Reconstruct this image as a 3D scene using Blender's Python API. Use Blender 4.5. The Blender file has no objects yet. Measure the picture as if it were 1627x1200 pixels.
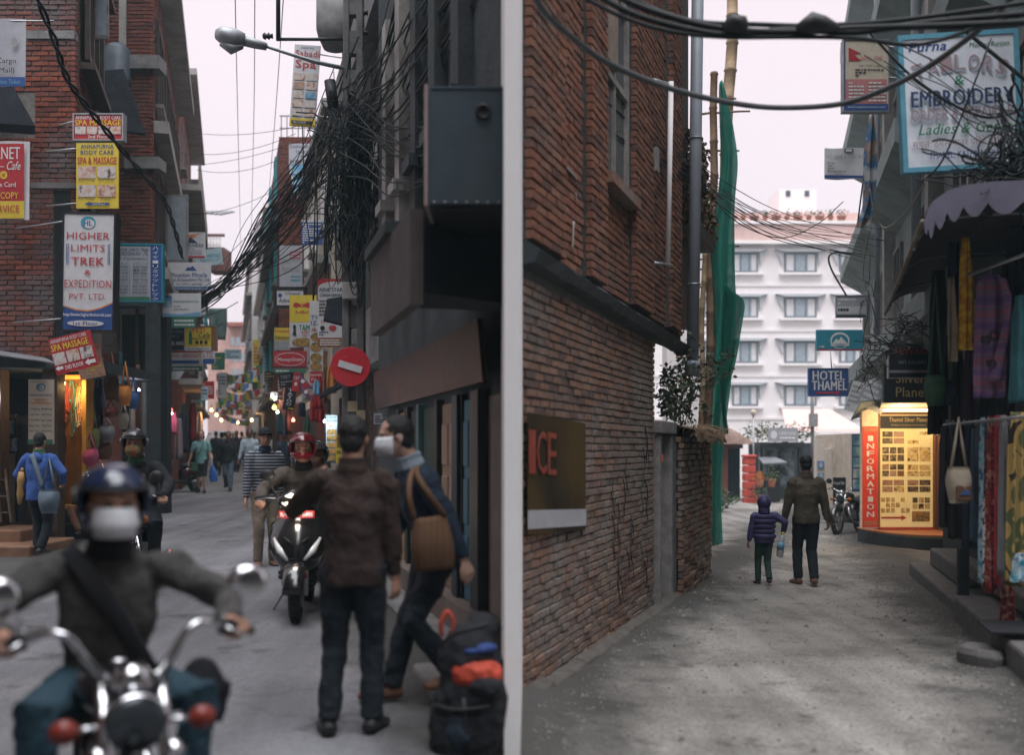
import bpy, bmesh, math, random
import numpy as np
from mathutils import Vector, Matrix, noise as mnoise
random.seed(7)
SC = bpy.context.scene
COL = SC.collection
R = math.radians
PI = math.pi
# ---------------------------------------------------------------- camera
F, CX, HY, CH = 1667.0, 813.5, 712.0, 1.6
cam_d = bpy.data.cameras.new('camera'); cam = bpy.data.objects.new('camera', cam_d); COL.objects.link(cam)
cam.location = (0, 0, CH); cam.rotation_euler = (PI/2, 0, 0)
cam_d.sensor_width = 36; cam_d.lens = 36*F/1627
cam_d.shift_y = (HY-600)/1627
cam_d.clip_start = .1; cam_d.clip_end = 2000
cam_d.dof.use_dof = True; cam_d.dof.focus_distance = 14.5; cam_d.dof.aperture_fstop = 1.05
SC.camera = cam
SC.render.resolution_x, SC.render.resolution_y = 1024, 756
# ---------------------------------------------------------------- sky, sun, exposure
world = bpy.data.worlds.new('World'); SC.world = world; world.use_nodes = True
SUN_EL, SUN_AZ = R(73), R(182)
nt = world.node_tree; nt.nodes.clear()
sky = nt.nodes.new('ShaderNodeTexSky'); sky.sky_type = 'NISHITA'; sky.sun_disc = False
sky.sun_elevation = SUN_EL; sky.sun_rotation = SUN_AZ; sky.dust_density = 4; sky.ozone_density = 2
hs = nt.nodes.new('ShaderNodeHueSaturation'); hs.inputs['Saturation'].default_value = .35
mx = nt.nodes.new('ShaderNodeMix'); mx.data_type = 'RGBA'
mx.inputs[0].default_value = .8
mx.inputs[7].default_value = (10.2, 8.75, 9.35, 1)
tc = nt.nodes.new('ShaderNodeTexCoord'); nz = nt.nodes.new('ShaderNodeTexNoise')
nz.inputs['Scale'].default_value = 2.2; nz.inputs['Detail'].default_value = 4
mr = nt.nodes.new('ShaderNodeMapRange'); mr.inputs[3].default_value = .93; mr.inputs[4].default_value = 1.07
mm = nt.nodes.new('ShaderNodeMix'); mm.data_type = 'RGBA'; mm.blend_type = 'MULTIPLY'; mm.inputs[0].default_value = 1
bg = nt.nodes.new('ShaderNodeBackground'); bg.inputs[1].default_value = .089
wo = nt.nodes.new('ShaderNodeOutputWorld')
L = nt.links.new
L(sky.outputs[0], hs.inputs['Color']); L(hs.outputs[0], mx.inputs[6]); L(tc.outputs['Generated'], nz.inputs[0])
L(nz.outputs[0], mr.inputs[0]); L(mx.outputs[2], mm.inputs[6]); L(mr.outputs[0], mm.inputs[7])
L(mm.outputs[2], bg.inputs[0]); L(bg.outputs[0], wo.inputs[0])
sl = bpy.data.lights.new('sun', 'SUN'); sl.energy = 3.6; sl.angle = R(60); sl.color = (.95, .97, 1)
sun = bpy.data.objects.new('sun', sl); COL.objects.link(sun)
sd = Vector((math.sin(SUN_AZ)*math.cos(SUN_EL), math.cos(SUN_AZ)*math.cos(SUN_EL), math.sin(SUN_EL)))
sun.rotation_euler = sd.to_track_quat('Z', 'Y').to_euler(); sun.location = (0, -5, 30)
vs = SC.view_settings
vs.view_transform = 'Standard'; vs.look = 'None'; vs.gamma = 1; vs.exposure = 0.42; vs.use_curve_mapping = False
SC.cycles.max_bounces = 6; SC.cycles.diffuse_bounces = 3; SC.cycles.glossy_bounces = 3; SC.cycles.transparent_max_bounces = 6
# ---------------------------------------------------------------- materials
MATS = {}
def M(key, col=None, rough=.75, var=.25, scale=6, bump=.15, bscale=60, metal=0, emit=0, coat=0, spec=.4, rnd=0, dirt=0, trans=0, detail=5, fold=0):
 if key in MATS: return MATS[key]
 if col is None: raise KeyError(key)
 m = bpy.data.materials.new(key); m.use_nodes = True; t = m.node_tree; n = t.nodes; l = t.links.new
 b = n['Principled BSDF']; b.inputs['Roughness'].default_value = rough; b.inputs['Metallic'].default_value = metal
 b.inputs['Specular IOR Level'].default_value = spec; b.inputs['Coat Weight'].default_value = coat
 if trans: b.inputs['Transmission Weight'].default_value = trans
 c = (*col[:3], 1)
 tcn = n.new('ShaderNodeTexCoord')
 out = None
 if var or rnd:
  nn = n.new('ShaderNodeTexNoise'); nn.inputs['Scale'].default_value = scale; nn.inputs['Detail'].default_value = detail; nn.inputs['Roughness'].default_value = .65
  l(tcn.outputs['Object'], nn.inputs[0])
  mp = n.new('ShaderNodeMapRange'); mp.inputs[1].default_value = .25; mp.inputs[2].default_value = .75
  mp.inputs[3].default_value = 1-var; mp.inputs[4].default_value = 1+var; l(nn.outputs[0], mp.inputs[0])
  val = mp.outputs[0]
  if rnd:
   oi = n.new('ShaderNodeObjectInfo'); ge = n.new('ShaderNodeNewGeometry')
   a = n.new('ShaderNodeMath'); a.operation = 'ADD'; l(oi.outputs['Random'], a.inputs[0]); l(ge.outputs['Random Per Island'], a.inputs[1])
   fr = n.new('ShaderNodeMath'); fr.operation = 'FRACT'; l(a.outputs[0], fr.inputs[0])
   m2 = n.new('ShaderNodeMapRange'); m2.inputs[3].default_value = 1-rnd; m2.inputs[4].default_value = 1+rnd; l(fr.outputs[0], m2.inputs[0])
   mu = n.new('ShaderNodeMath'); mu.operation = 'MULTIPLY'; l(val, mu.inputs[0]); l(m2.outputs[0], mu.inputs[1]); val = mu.outputs[0]
  mix = n.new('ShaderNodeMix'); mix.data_type = 'RGBA'; mix.blend_type = 'MULTIPLY'; mix.inputs[0].default_value = 1
  mix.inputs[6].default_value = c; l(val, mix.inputs[7]); out = mix.outputs[2]
  if dirt:
   n3 = n.new('ShaderNodeTexNoise'); n3.inputs['Scale'].default_value = scale*.35; n3.inputs['Detail'].default_value = 8; n3.inputs['Roughness'].default_value = .7
   l(tcn.outputs['Object'], n3.inputs[0])
   m3 = n.new('ShaderNodeMapRange'); m3.inputs[1].default_value = .5; m3.inputs[2].default_value = .68; m3.inputs[4].default_value = dirt; l(n3.outputs[0], m3.inputs[0])
   md = n.new('ShaderNodeMix'); md.data_type = 'RGBA'; l(m3.outputs[0], md.inputs[0]); l(out, md.inputs[6]); md.inputs[7].default_value = (.07, .06, .05, 1); out = md.outputs[2]
  l(out, b.inputs['Base Color'])
 else: b.inputs['Base Color'].default_value = c
 if bump:
  n2 = n.new('ShaderNodeTexNoise'); n2.inputs['Scale'].default_value = bscale; n2.inputs['Detail'].default_value = 4
  l(tcn.outputs['Object'], n2.inputs[0])
  bp = n.new('ShaderNodeBump'); bp.inputs['Strength'].default_value = bump; bp.inputs['Distance'].default_value = .02
  l(n2.outputs[0], bp.inputs['Height']); l(bp.outputs[0], b.inputs['Normal'])
  if fold:
   n4 = n.new('ShaderNodeTexNoise'); n4.inputs['Scale'].default_value = 7; n4.inputs['Detail'].default_value = 3; n4.inputs['Distortion'].default_value = 1.6; l(tcn.outputs['Object'], n4.inputs[0])
   b4_ = n.new('ShaderNodeBump'); b4_.inputs['Strength'].default_value = fold; b4_.inputs['Distance'].default_value = .06; l(n4.outputs[0], b4_.inputs['Height']); l(b4_.outputs[0], bp.inputs['Normal'])
 if emit:
  b.inputs['Emission Color'].default_value = c; b.inputs['Emission Strength'].default_value = emit
 MATS[key] = m; return m
def flat(key, col, rough=.55, **k):
 k.setdefault('var', .12); k.setdefault('scale', 9); k.setdefault('bump', .03)
 return M(key, col, rough, **k)
def photo_mat(key, cols, scale=5):
 if key in MATS: return MATS[key]
 m = bpy.data.materials.new(key); m.use_nodes = True; t = m.node_tree; n = t.nodes; l = t.links.new
 b = n['Principled BSDF']; b.inputs['Roughness'].default_value = .5
 tcn = n.new('ShaderNodeTexCoord'); nn = n.new('ShaderNodeTexNoise'); nn.inputs['Scale'].default_value = scale; nn.inputs['Detail'].default_value = 3; nn.inputs['Distortion'].default_value = .8
 cr = n.new('ShaderNodeValToRGB'); l(tcn.outputs['Object'], nn.inputs[0]); l(nn.outputs[0], cr.inputs[0]); l(cr.outputs[0], b.inputs['Base Color'])
 e = cr.color_ramp.elements; k = len(cols)
 while len(e) < k: e.new(.5)
 for i, c in enumerate(cols): e[i].position = .3+.4*i/(k-1); e[i].color = (*c, 1)
 MATS[key] = m; return m
def pattern_mat(key, cols, kind='wave', scale=10, axis='Z', rough=.85, dist=0, const=True):
 if key in MATS: return MATS[key]
 m = bpy.data.materials.new(key); m.use_nodes = True; t = m.node_tree; n = t.nodes; l = t.links.new
 b = n['Principled BSDF']; b.inputs['Specular IOR Level'].default_value = .12; b.inputs['Roughness'].default_value = rough
 tcn = n.new('ShaderNodeTexCoord')
 if kind == 'wave':
  w = n.new('ShaderNodeTexWave'); w.bands_direction = axis; w.inputs['Scale'].default_value = scale; w.inputs['Distortion'].default_value = dist
 elif kind == 'voronoi':
  w = n.new('ShaderNodeTexVoronoi'); w.inputs['Scale'].default_value = scale
 else:
  w = n.new('ShaderNodeTexNoise'); w.inputs['Scale'].default_value = scale; w.inputs['Detail'].default_value = 5
 l(tcn.outputs['Object'], w.inputs['Vector'])
 cr = n.new('ShaderNodeValToRGB'); l(w.outputs[0], cr.inputs[0]); l(cr.outputs[0], b.inputs['Base Color'])
 if const: cr.color_ramp.interpolation = 'CONSTANT'
 e = cr.color_ramp.elements; k = len(cols)
 while len(e) < k: e.new(.5)
 lo, hi = (0, 1) if kind != 'noise' else (.3, .7)
 for i, c in enumerate(cols): e[i].position = lo+(hi-lo)*i/k; e[i].color = (*c, 1)
 MATS[key] = m; return m
# ---------------------------------------------------------------- geometry helpers
def P(px, py, d): return Vector(((px-CX)/F*d, d, CH+(HY-py)/F*d))
def px2x(px, d): return (px-CX)/F*d
def py2z(py, d): return CH+(HY-py)/F*d
def sstep(t): t = max(0, min(1, t)); return t*t*(3-2*t)
def gz(x, d):
 dd = max(-10, min(d, 60)); mid = .034*d-.19; half = max(.35, (.606*d-4.18)/2)
 return (.0132+( -.0138-.0132)*sstep(((x-mid)/half+1)/2))*dd
def ldist(py): return 1.6*F/(py-690)                     # distance of a point of the left street's ground seen at row py
def rdist(py): return 1.6*F/(py-735)
def wm(o):
 m = Matrix.Identity(4)
 while o is not None: m = o.matrix_basis @ m; o = o.parent
 return m
def thing(name, label, cat, loc, rz=0, group=None, kind=None, rot=None):
 o = bpy.data.objects.new(name, None); COL.objects.link(o); o.empty_display_size = .1
 o.location = loc; o.rotation_euler = rot or (0, 0, rz)
 tag(o, label, cat, group, kind); return o
def tag(o, label=None, cat=None, group=None, kind=None):
 if label: o['label'] = label
 if cat: o['category'] = cat
 if group: o['group'] = group
 if kind: o['kind'] = kind
 return o
def copy_tree(o, parent=None):
 c = o.copy(); COL.objects.link(c); c.parent = parent
 for ch in [x for x in bpy.data.objects if x.parent == o]: copy_tree(ch, c)
 return c
class MB:
 def __init__(s): s.v = []; s.f = []; s.m = []; s.s = []
 def add(s, vs_, fs, mi=0, sm=False):
  o = len(s.v); s.v += [tuple(p) for p in vs_]
  for f in fs: s.f.append([i+o for i in f]); s.m.append(mi); s.s.append(sm)
  return s
 def bx(s, x0, x1, y0, y1, z0, z1, mi=0):
  return s.add([(x0,y0,z0),(x1,y0,z0),(x1,y1,z0),(x0,y1,z0),(x0,y0,z1),(x1,y0,z1),(x1,y1,z1),(x0,y1,z1)],
   [(0,3,2,1),(4,5,6,7),(0,1,5,4),(1,2,6,5),(2,3,7,6),(3,0,4,7)], mi)
 def hexa(s, p, mi=0):
  return s.add(p, [(0,3,2,1),(4,5,6,7),(0,1,5,4),(1,2,6,5),(2,3,7,6),(3,0,4,7)], mi)
 def box(s, c, sz, rot=None, mi=0):
  Rm = rot if rot is not None else Matrix.Identity(3)
  if not isinstance(Rm, Matrix): from mathutils import Euler; Rm = Euler(Rm).to_matrix()
  c = Vector(c); h = Vector(sz)/2
  pts = [c+Rm@Vector((a*h.x, b*h.y, e*h.z)) for e in (-1,1) for a,b in ((-1,-1),(1,-1),(1,1),(-1,1))]
  return s.hexa(pts, mi)
 def prism(s, poly, off, mi=0):
  n = len(poly); off = Vector(off); a = [Vector(p) for p in poly]
  s.add(a+[p+off for p in a], [tuple(range(n-1,-1,-1)), tuple(range(n,2*n))]+[(i,(i+1)%n,n+(i+1)%n,n+i) for i in range(n)], mi); return s
 def tube(s, pts, rad, n=8, mi=0, sm=True, flat_=None, closed=False):
  pts = [Vector(p) for p in pts]; k = len(pts)
  rs = rad if isinstance(rad, (list, tuple)) else [rad]*k
  vs_ = []; prev = None
  for i, p in enumerate(pts):
   t = (pts[min(i+1,k-1)]-pts[max(i-1,0)])
   if t.length < 1e-9: t = Vector((0,0,1))
   t.normalize()
   if prev is None:
    ref = Vector(flat_) if flat_ is not None else (Vector((1,0,0)) if abs(t.x) < .8 else Vector((0,1,0)))
   else: ref = prev
   a = ref - t*ref.dot(t)
   if a.length < 1e-6: a = t.orthogonal()
   a.normalize(); b = t.cross(a); prev = a
   r = rs[i]; ra, rb = r if isinstance(r, (tuple, list)) else (r, r)
   for j in range(n):
    q = 2*PI*j/n; vs_.append(p+a*(ra*math.cos(q))+b*(rb*math.sin(q)))
  fs = [(i*n+j, i*n+(j+1)%n, (i+1)*n+(j+1)%n, (i+1)*n+j) for i in range(k-1) for j in range(n)]
  fs += [tuple(range(n-1,-1,-1)), tuple(range((k-1)*n, k*n))]
  return s.add(vs_, fs, mi, sm)
 def ell(s, c, r, rot=None, seg=14, rings=9, mi=0, sm=True):
  c = Vector(c); Rm = Matrix.Identity(3) if rot is None else rot
  if not isinstance(Rm, Matrix): from mathutils import Euler; Rm = Euler(Rm).to_matrix()
  vs_ = [c+Rm@Vector((0,0,r[2]))]
  for i in range(1, rings):
   th = PI*i/rings
   for j in range(seg):
    ph = 2*PI*j/seg; vs_.append(c+Rm@Vector((r[0]*math.sin(th)*math.cos(ph), r[1]*math.sin(th)*math.sin(ph), r[2]*math.cos(th))))
  vs_.append(c+Rm@Vector((0,0,-r[2]))); e = len(vs_)-1
  fs = [(0, 1+j, 1+(j+1)%seg) for j in range(seg)]
  for i in range(rings-2):
   a = 1+i*seg; fs += [(a+j, a+seg+j, a+seg+(j+1)%seg, a+(j+1)%seg) for j in range(seg)]
  a = 1+(rings-2)*seg; fs += [(e, a+(j+1)%seg, a+j) for j in range(seg)]
  return s.add(vs_, fs, mi, sm)
 def lathe(s, prof, c, axis=(0,0,1), n=20, mi=0, sm=True):
  ax = Vector(axis).normalized(); a = ax.orthogonal().normalized(); b = ax.cross(a); c = Vector(c)
  vs_ = [c+ax*h+a*(r*math.cos(2*PI*j/n))+b*(r*math.sin(2*PI*j/n)) for r, h in prof for j in range(n)]
  k = len(prof)
  fs = [(i*n+j, i*n+(j+1)%n, (i+1)*n+(j+1)%n, (i+1)*n+j) for i in range(k-1) for j in range(n)]
  return s.add(vs_, fs, mi, sm)
 def torus(s, c, R_, r, axis=(0,0,1), n=28, k=8, mi=0, sq=1):
  ax = Vector(axis).normalized(); a = ax.orthogonal().normalized(); b = ax.cross(a); c = Vector(c); vs_ = []
  for i in range(n):
   q = 2*PI*i/n; d = a*math.cos(q)+b*math.sin(q)
   for j in range(k):
    w = 2*PI*j/k; vs_.append(c+d*(R_+r*math.cos(w))+ax*(r*sq*math.sin(w)))
  return s.add(vs_, [(i*k+j, i*k+(j+1)%k, ((i+1)%n)*k+(j+1)%k, ((i+1)%n)*k+j) for i in range(n) for j in range(k)], mi, True)
 def build(s, name, mats, parent=None, world=True, bevel=0, seg=1, smooth=None):
  if not isinstance(mats, (list, tuple)): mats = [mats]
  v = np.array(s.v, dtype=float).reshape(-1, 3)
  me = bpy.data.meshes.new(name); o = bpy.data.objects.new(name, me); COL.objects.link(o)
  if parent is not None:
   o.parent = parent
   if world:
    mi = np.array(wm(parent).inverted()); v = v@mi[:3,:3].T+mi[:3,3]
  elif world:
   org = np.array([(v[:,0].min()+v[:,0].max())/2, (v[:,1].min()+v[:,1].max())/2, v[:,2].min()])
   v = v-org; o.location = org
  me.from_pydata(v.tolist(), [], s.f)
  for m in mats: me.materials.append(M(m) if isinstance(m, str) else m)
  if len(mats) > 1: me.polygons.foreach_set('material_index', s.m)
  me.polygons.foreach_set('use_smooth', [bool(x) if smooth is None else smooth for x in s.s])
  me.update()
  if bevel:
   b = o.modifiers.new('bevel', 'BEVEL'); b.width = bevel; b.segments = seg; b.limit_method = 'ANGLE'; b.angle_limit = R(40)
  return o
class Wall:
 def __init__(s, a, k, side):
  s.a, s.k = a, k; q = math.sqrt(1+k*k); s.u = Vector((k/q, 1/q, 0)); s.n = Vector((1/q, -k/q, 0))*side; s.q = q
 def pt(s, d, z, out=0): return Vector((s.a+s.k*d, d, z))+s.n*out
 def d(s, px): return s.a/((px-CX)/F-s.k)
 def box(s, mb, d0, d1, z0, z1, o0, o1, mi=0):
  p = [s.pt(d0,z0,o0), s.pt(d1,z0,o0), s.pt(d1,z0,o1), s.pt(d0,z0,o1)]
  r = [s.pt(d0,z1,o0), s.pt(d1,z1,o0), s.pt(d1,z1,o1), s.pt(d0,z1,o1)]
  return mb.hexa(p+r, mi)
class Front:
 def __init__(s, d0): s.d0 = d0; s.u = Vector((1,0,0)); s.n = Vector((0,-1,0)); s.q = 1
 def pt(s, x, z, out=0): return Vector((x, s.d0-out, z))
 def box(s, mb, x0, x1, z0, z1, o0, o1, mi=0): return mb.bx(x0, x1, s.d0-o1, s.d0-o0, z0, z1, mi)
BRK = {}
def brick_mesh(i, mat):
 if (i, mat) in BRK: return BRK[(i, mat)]
 rr = random.Random(i*17+3); c = .06
 f = [(-.5,-.5,-.5),(.5,-.5,-.5),(.5,-.5,.5),(-.5,-.5,.5)]
 j = lambda: rr.uniform(-.03,.03)
 vs_ = [(-.5,.5,-.5),(.5,.5,-.5),(.5,.5,.5),(-.5,.5,.5),
           (-.5+j(),-.3,-.5),(.5+j(),-.3,-.5),(.5+j(),-.3,.5),(-.5+j(),-.3,.5),
           (-.475,-.5+j(),-.42+j()),(.475,-.5+j(),-.42+j()),(.475,-.5+j(),.42+j()),(-.475,-.5+j(),.42+j())]
 fs = [(8,9,10,11)]
 for a,b in ((0,4),(4,8)): fs += [(a+i_,a+(i_+1)%4,b+(i_+1)%4,b+i_) for i_ in range(4)]
 me = bpy.data.meshes.new('brick'); me.from_pydata(vs_, [], fs); me.materials.append(M(mat)); me.update()
 BRK[(i, mat)] = (me, vs_, fs); return BRK[(i, mat)]
def bricks(parent, wall, a0, a1, z0, z1, mat, holes=(), indiv=0, bw=.23, bh=.06, jt=.013, depth=.06, out=0, jit=.006, rough=0, seed=1, near=None):
 """bricks laid in running bond over wall coordinates a0..a1 (distance d or x), z0..z1; the nearest ones are single objects"""
 rr = random.Random(seed); q = wall.q; items = []; row = 0; z = z0
 while z < z1-.02:
  h = min(bh, z1-z); a = a0-((row % 2)*.5*(bw+jt))/q-rr.uniform(0,.02)
  while a < a1-.02:
   l0 = max(a, a0); l1 = min(a+bw/q, a1)
   if l1-l0 > .03:
    ok = True
    for (h0,h1,g0,g1) in holes:
     if l1 > h0+.01 and l0 < h1-.01 and z+h > g0+.01 and z < g1-.01:
      if l0 < h0-.04: l1 = h0
      elif l1 > h1+.04: l0 = h1
      else: ok = False
    if ok and l1-l0 > .03: items.append(((l0+l1)/2, z+h/2, (l1-l0)*q, h, out+rr.uniform(-jit,jit)))
   a += (bw+jt)/q
  z += bh+jt; row += 1
 def vis(it):
  p = wall.pt(it[0], it[1]); px = CX+p.x/p.y*F; py = HY-(p.z-CH)/p.y*F
  return (0 if (-5 < px < 1632 and -5 < py < 1205) else 1, p.y)
 items.sort(key=vis); mb = MB()
 ang = math.atan2(wall.u.y, wall.u.x)
 for i, (a, zc, ln, h, o) in enumerate(items):
  me, vs_, fs = brick_mesh(i % 4, mat); tilt = rr.gauss(0, .006+rough); dz = rr.gauss(0, rough*.1)
  c = wall.pt(a, zc+dz, o-depth/2)
  X = wall.u; Y = -wall.n; Z = Vector((0,0,1))
  if i < indiv:
   ob = bpy.data.objects.new('brick', me); COL.objects.link(ob)
   Mw = Matrix(((X.x*ln, Y.x*depth, 0, c.x),(X.y*ln, Y.y*depth, 0, c.y),(0,0,h,c.z),(0,0,0,1)))
   rt = Matrix.Rotation(tilt, 4, wall.n)
   Mw = Matrix.Translation(c)@rt@Matrix.Translation(-c)@Mw
   ob.parent = parent; ob.matrix_basis = wm(parent).inverted()@Mw
  else:
   mb.add([c+X*(p[0]*ln)+Y*(p[1]*depth)+Z*(p[2]*h+p[0]*tilt*ln) for p in vs_], fs)
 if mb.v: tag(mb.build('brickwork', mat, parent), kind='stuff')
# ---------------------------------------------------------------- lettering
_GL = {}
def text_mesh(s, bold=0, shear=0):
 k = (s, bold, shear)
 if k in _GL: return _GL[k]
 cu = bpy.data.curves.new('t', 'FONT'); cu.body = s; cu.resolution_u = 2; cu.offset = 0; cu.shear = shear; cu.fill_mode = 'FRONT'
 cu.space_character = 1.02+bold*1.5
 o = bpy.data.objects.new('t', cu); me = bpy.data.meshes.new_from_object(o)
 v = [tuple(p.co[:2]) for p in me.vertices]; f = [tuple(p.vertices) for p in me.polygons]
 bpy.data.objects.remove(o); bpy.data.curves.remove(cu); bpy.data.meshes.remove(me)
 if v:
  x = [p[0] for p in v]; y = [p[1] for p in v]; bb = (min(x), max(x), min(y), max(y))
 else: bb = (0,1,0,1)
 _GL[k] = (v, f, bb); return _GL[k]
def put_text(mb, s, cx, cz, w, h, y, mi=0, bold=.012, shear=0, rot=0, arch=0):
 v, f, (x0,x1,y0,y1) = text_mesh(s, bold, shear)
 if not v: return
 sx = w/max(x1-x0, 1e-6); sy = h/max(y1-y0, 1e-6); ca, sa = math.cos(rot), math.sin(rot); pts = []
 for p in v:
  a = (p[0]-(x0+x1)/2)*sx; b = (p[1]-(y0+y1)/2)*sy+arch*(1-(2*(p[0]-x0)/(x1-x0)-1)**2)
  pts.append((cx+a*ca-b*sa, y, cz+a*sa+b*ca))
 mb.add(pts, f, mi)
 if bold > .011:
  for s_ in (-1, 1): o = bold*h*.9*s_; mb.add([(p[0]+o*ca, p[1]-.0003*(2+s_), p[2]+o*sa) for p in pts], f, mi)
# ================================================================ setting: ground
def brick_material(key, col, grey, gfac, dark=(.06,.045,.04), gscale=.55, glo=.5):
 m = bpy.data.materials.new(key); m.use_nodes = True; t = m.node_tree; n = t.nodes; l = t.links.new
 b = n['Principled BSDF']; b.inputs['Roughness'].default_value = .9; b.inputs['Specular IOR Level'].default_value = .2
 ge = n.new('ShaderNodeNewGeometry'); oi = n.new('ShaderNodeObjectInfo')
 a = n.new('ShaderNodeMath'); a.operation = 'ADD'; l(oi.outputs['Random'], a.inputs[0]); l(ge.outputs['Random Per Island'], a.inputs[1])
 fr = n.new('ShaderNodeMath'); fr.operation = 'FRACT'; l(a.outputs[0], fr.inputs[0])
 cr = n.new('ShaderNodeValToRGB'); l(fr.outputs[0], cr.inputs[0]); e = cr.color_ramp.elements
 e[0].color = (col[0]*.55, col[1]*.6, col[2]*.7, 1); e[1].position = 1; e[1].color = (col[0]*1.25, col[1]*1.3, col[2]*1.25, 1)
 e2 = e.new(.45); e2.color = (*col, 1); e3 = e.new(.8); e3.color = (col[0]*1.1, col[1]*.95, col[2]*.85, 1)
 nn = n.new('ShaderNodeTexNoise'); nn.inputs['Scale'].default_value = gscale; nn.inputs['Detail'].default_value = 9; nn.inputs['Roughness'].default_value = .72
 l(ge.outputs['Position'], nn.inputs[0])
 mr_ = n.new('ShaderNodeMapRange'); mr_.inputs[1].default_value = glo; mr_.inputs[2].default_value = glo+.14; mr_.inputs[4].default_value = gfac; l(nn.outputs[0], mr_.inputs[0])
 mx_ = n.new('ShaderNodeMix'); mx_.data_type = 'RGBA'; l(mr_.outputs[0], mx_.inputs[0]); l(cr.outputs[0], mx_.inputs[6]); mx_.inputs[7].default_value = (*grey, 1)
 n2 = n.new('ShaderNodeTexNoise'); n2.inputs['Scale'].default_value = 22; n2.inputs['Detail'].default_value = 6; n2.inputs['Roughness'].default_value = .75; l(ge.outputs['Position'], n2.inputs[0])
 m2 = n.new('ShaderNodeMapRange'); m2.inputs[1].default_value = .3; m2.inputs[2].default_value = .7; m2.inputs[3].default_value = .55; m2.inputs[4].default_value = 1.3; l(n2.outputs[0], m2.inputs[0])
 mu = n.new('ShaderNodeMix'); mu.data_type = 'RGBA'; mu.blend_type = 'MULTIPLY'; mu.inputs[0].default_value = 1; l(mx_.outputs[2], mu.inputs[6]); l(m2.outputs[0], mu.inputs[7])
 l(mu.outputs[2], b.inputs['Base Color'])
 bp = n.new('ShaderNodeBump'); bp.inputs['Strength'].default_value = .5; bp.inputs['Distance'].default_value = .01; l(n2.outputs[0], bp.inputs['Height']); l(bp.outputs[0], b.inputs['Normal'])
 MATS[key] = m
brick_material('brick_street', (.21,.07,.048), (.125,.125,.13), .85, glo=.445)
brick_material('brick_deep', (.165,.06,.044), (.15,.14,.14), .4)
brick_material('brick_lane', (.215,.14,.108), (.22,.205,.185), .8, gscale=.8, glo=.45)
brick_material('brick_lane_up', (.205,.103,.073), (.15,.135,.12), .6, gscale=.9, glo=.54)
M('mortar', (.17,.155,.145), .95, var=.35, scale=14, bump=.6, bscale=40)
M('mortar_dark', (.075,.08,.078), .95, var=.35, scale=14, bump=.6, bscale=40)
M('concrete', (.19,.19,.19), .9, var=.35, scale=4, bump=.4, bscale=30, dirt=.55)
M('concrete_pale', (.31,.30,.285), .9, var=.3, scale=3, bump=.3, bscale=30, dirt=.45)
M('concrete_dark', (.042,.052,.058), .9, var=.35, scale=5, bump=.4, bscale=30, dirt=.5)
M('plaster_cream', (.55,.49,.40), .9, var=.2, scale=3, bump=.2, dirt=.35)
M('plaster_white', (.82,.79,.785), .85, var=.05, scale=3, bump=.08, dirt=.0)
M('plaster_pink', (.55,.36,.31), .9, var=.2, scale=2, bump=.1, dirt=.2)
M('plaster_teal', (.21,.255,.255), .9, var=.22, scale=2.2, bump=.25, dirt=.5)
M('plaster_grey', (.24,.245,.255), .9, var=.25, scale=2.2, bump=.25, dirt=.4)
M('dark_inside', (.012,.018,.021), .9, var=.4, bump=.1)  # near-black colour holding the shade of shop interiors and recesses
M('dark_wood', (.06,.042,.032), .7, var=.4, scale=9, bump=.3)
M('old_wood', (.20,.165,.13), .85, var=.4, scale=7, bump=.5)
M('timber_grey', (.23,.22,.21), .85, var=.4, scale=7, bump=.5)
M('glass_dark', (.05,.065,.08), .12, var=.1, bump=.02, bscale=3, spec=.7)
M('glass_pale', (.30,.36,.40), .15, var=.2, bump=.02, bscale=3, spec=.6)
M('steel', (.35,.36,.37), .45, var=.3, scale=12, metal=.7, bump=.1)
M('galvanised', (.36,.38,.40), .55, var=.25, scale=9, metal=.5, bump=.15)
M('black_plastic', (.017,.018,.02), .5, var=.3, bump=.1)
M('cable', (.007,.011,.013), .6, var=.3, bump=.0)
M('cable_grey', (.06,.065,.07), .6, var=.3, bump=.0)
M('rust', (.20,.09,.05), .85, var=.5, scale=10, bump=.4)
M('tin', (.22,.23,.25), .6, var=.4, scale=5, metal=.3, bump=.2, dirt=.5)
M('tarp_black', (.014,.016,.02), .95, spec=.08, var=.5, scale=3, bump=.4, bscale=12)
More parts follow.
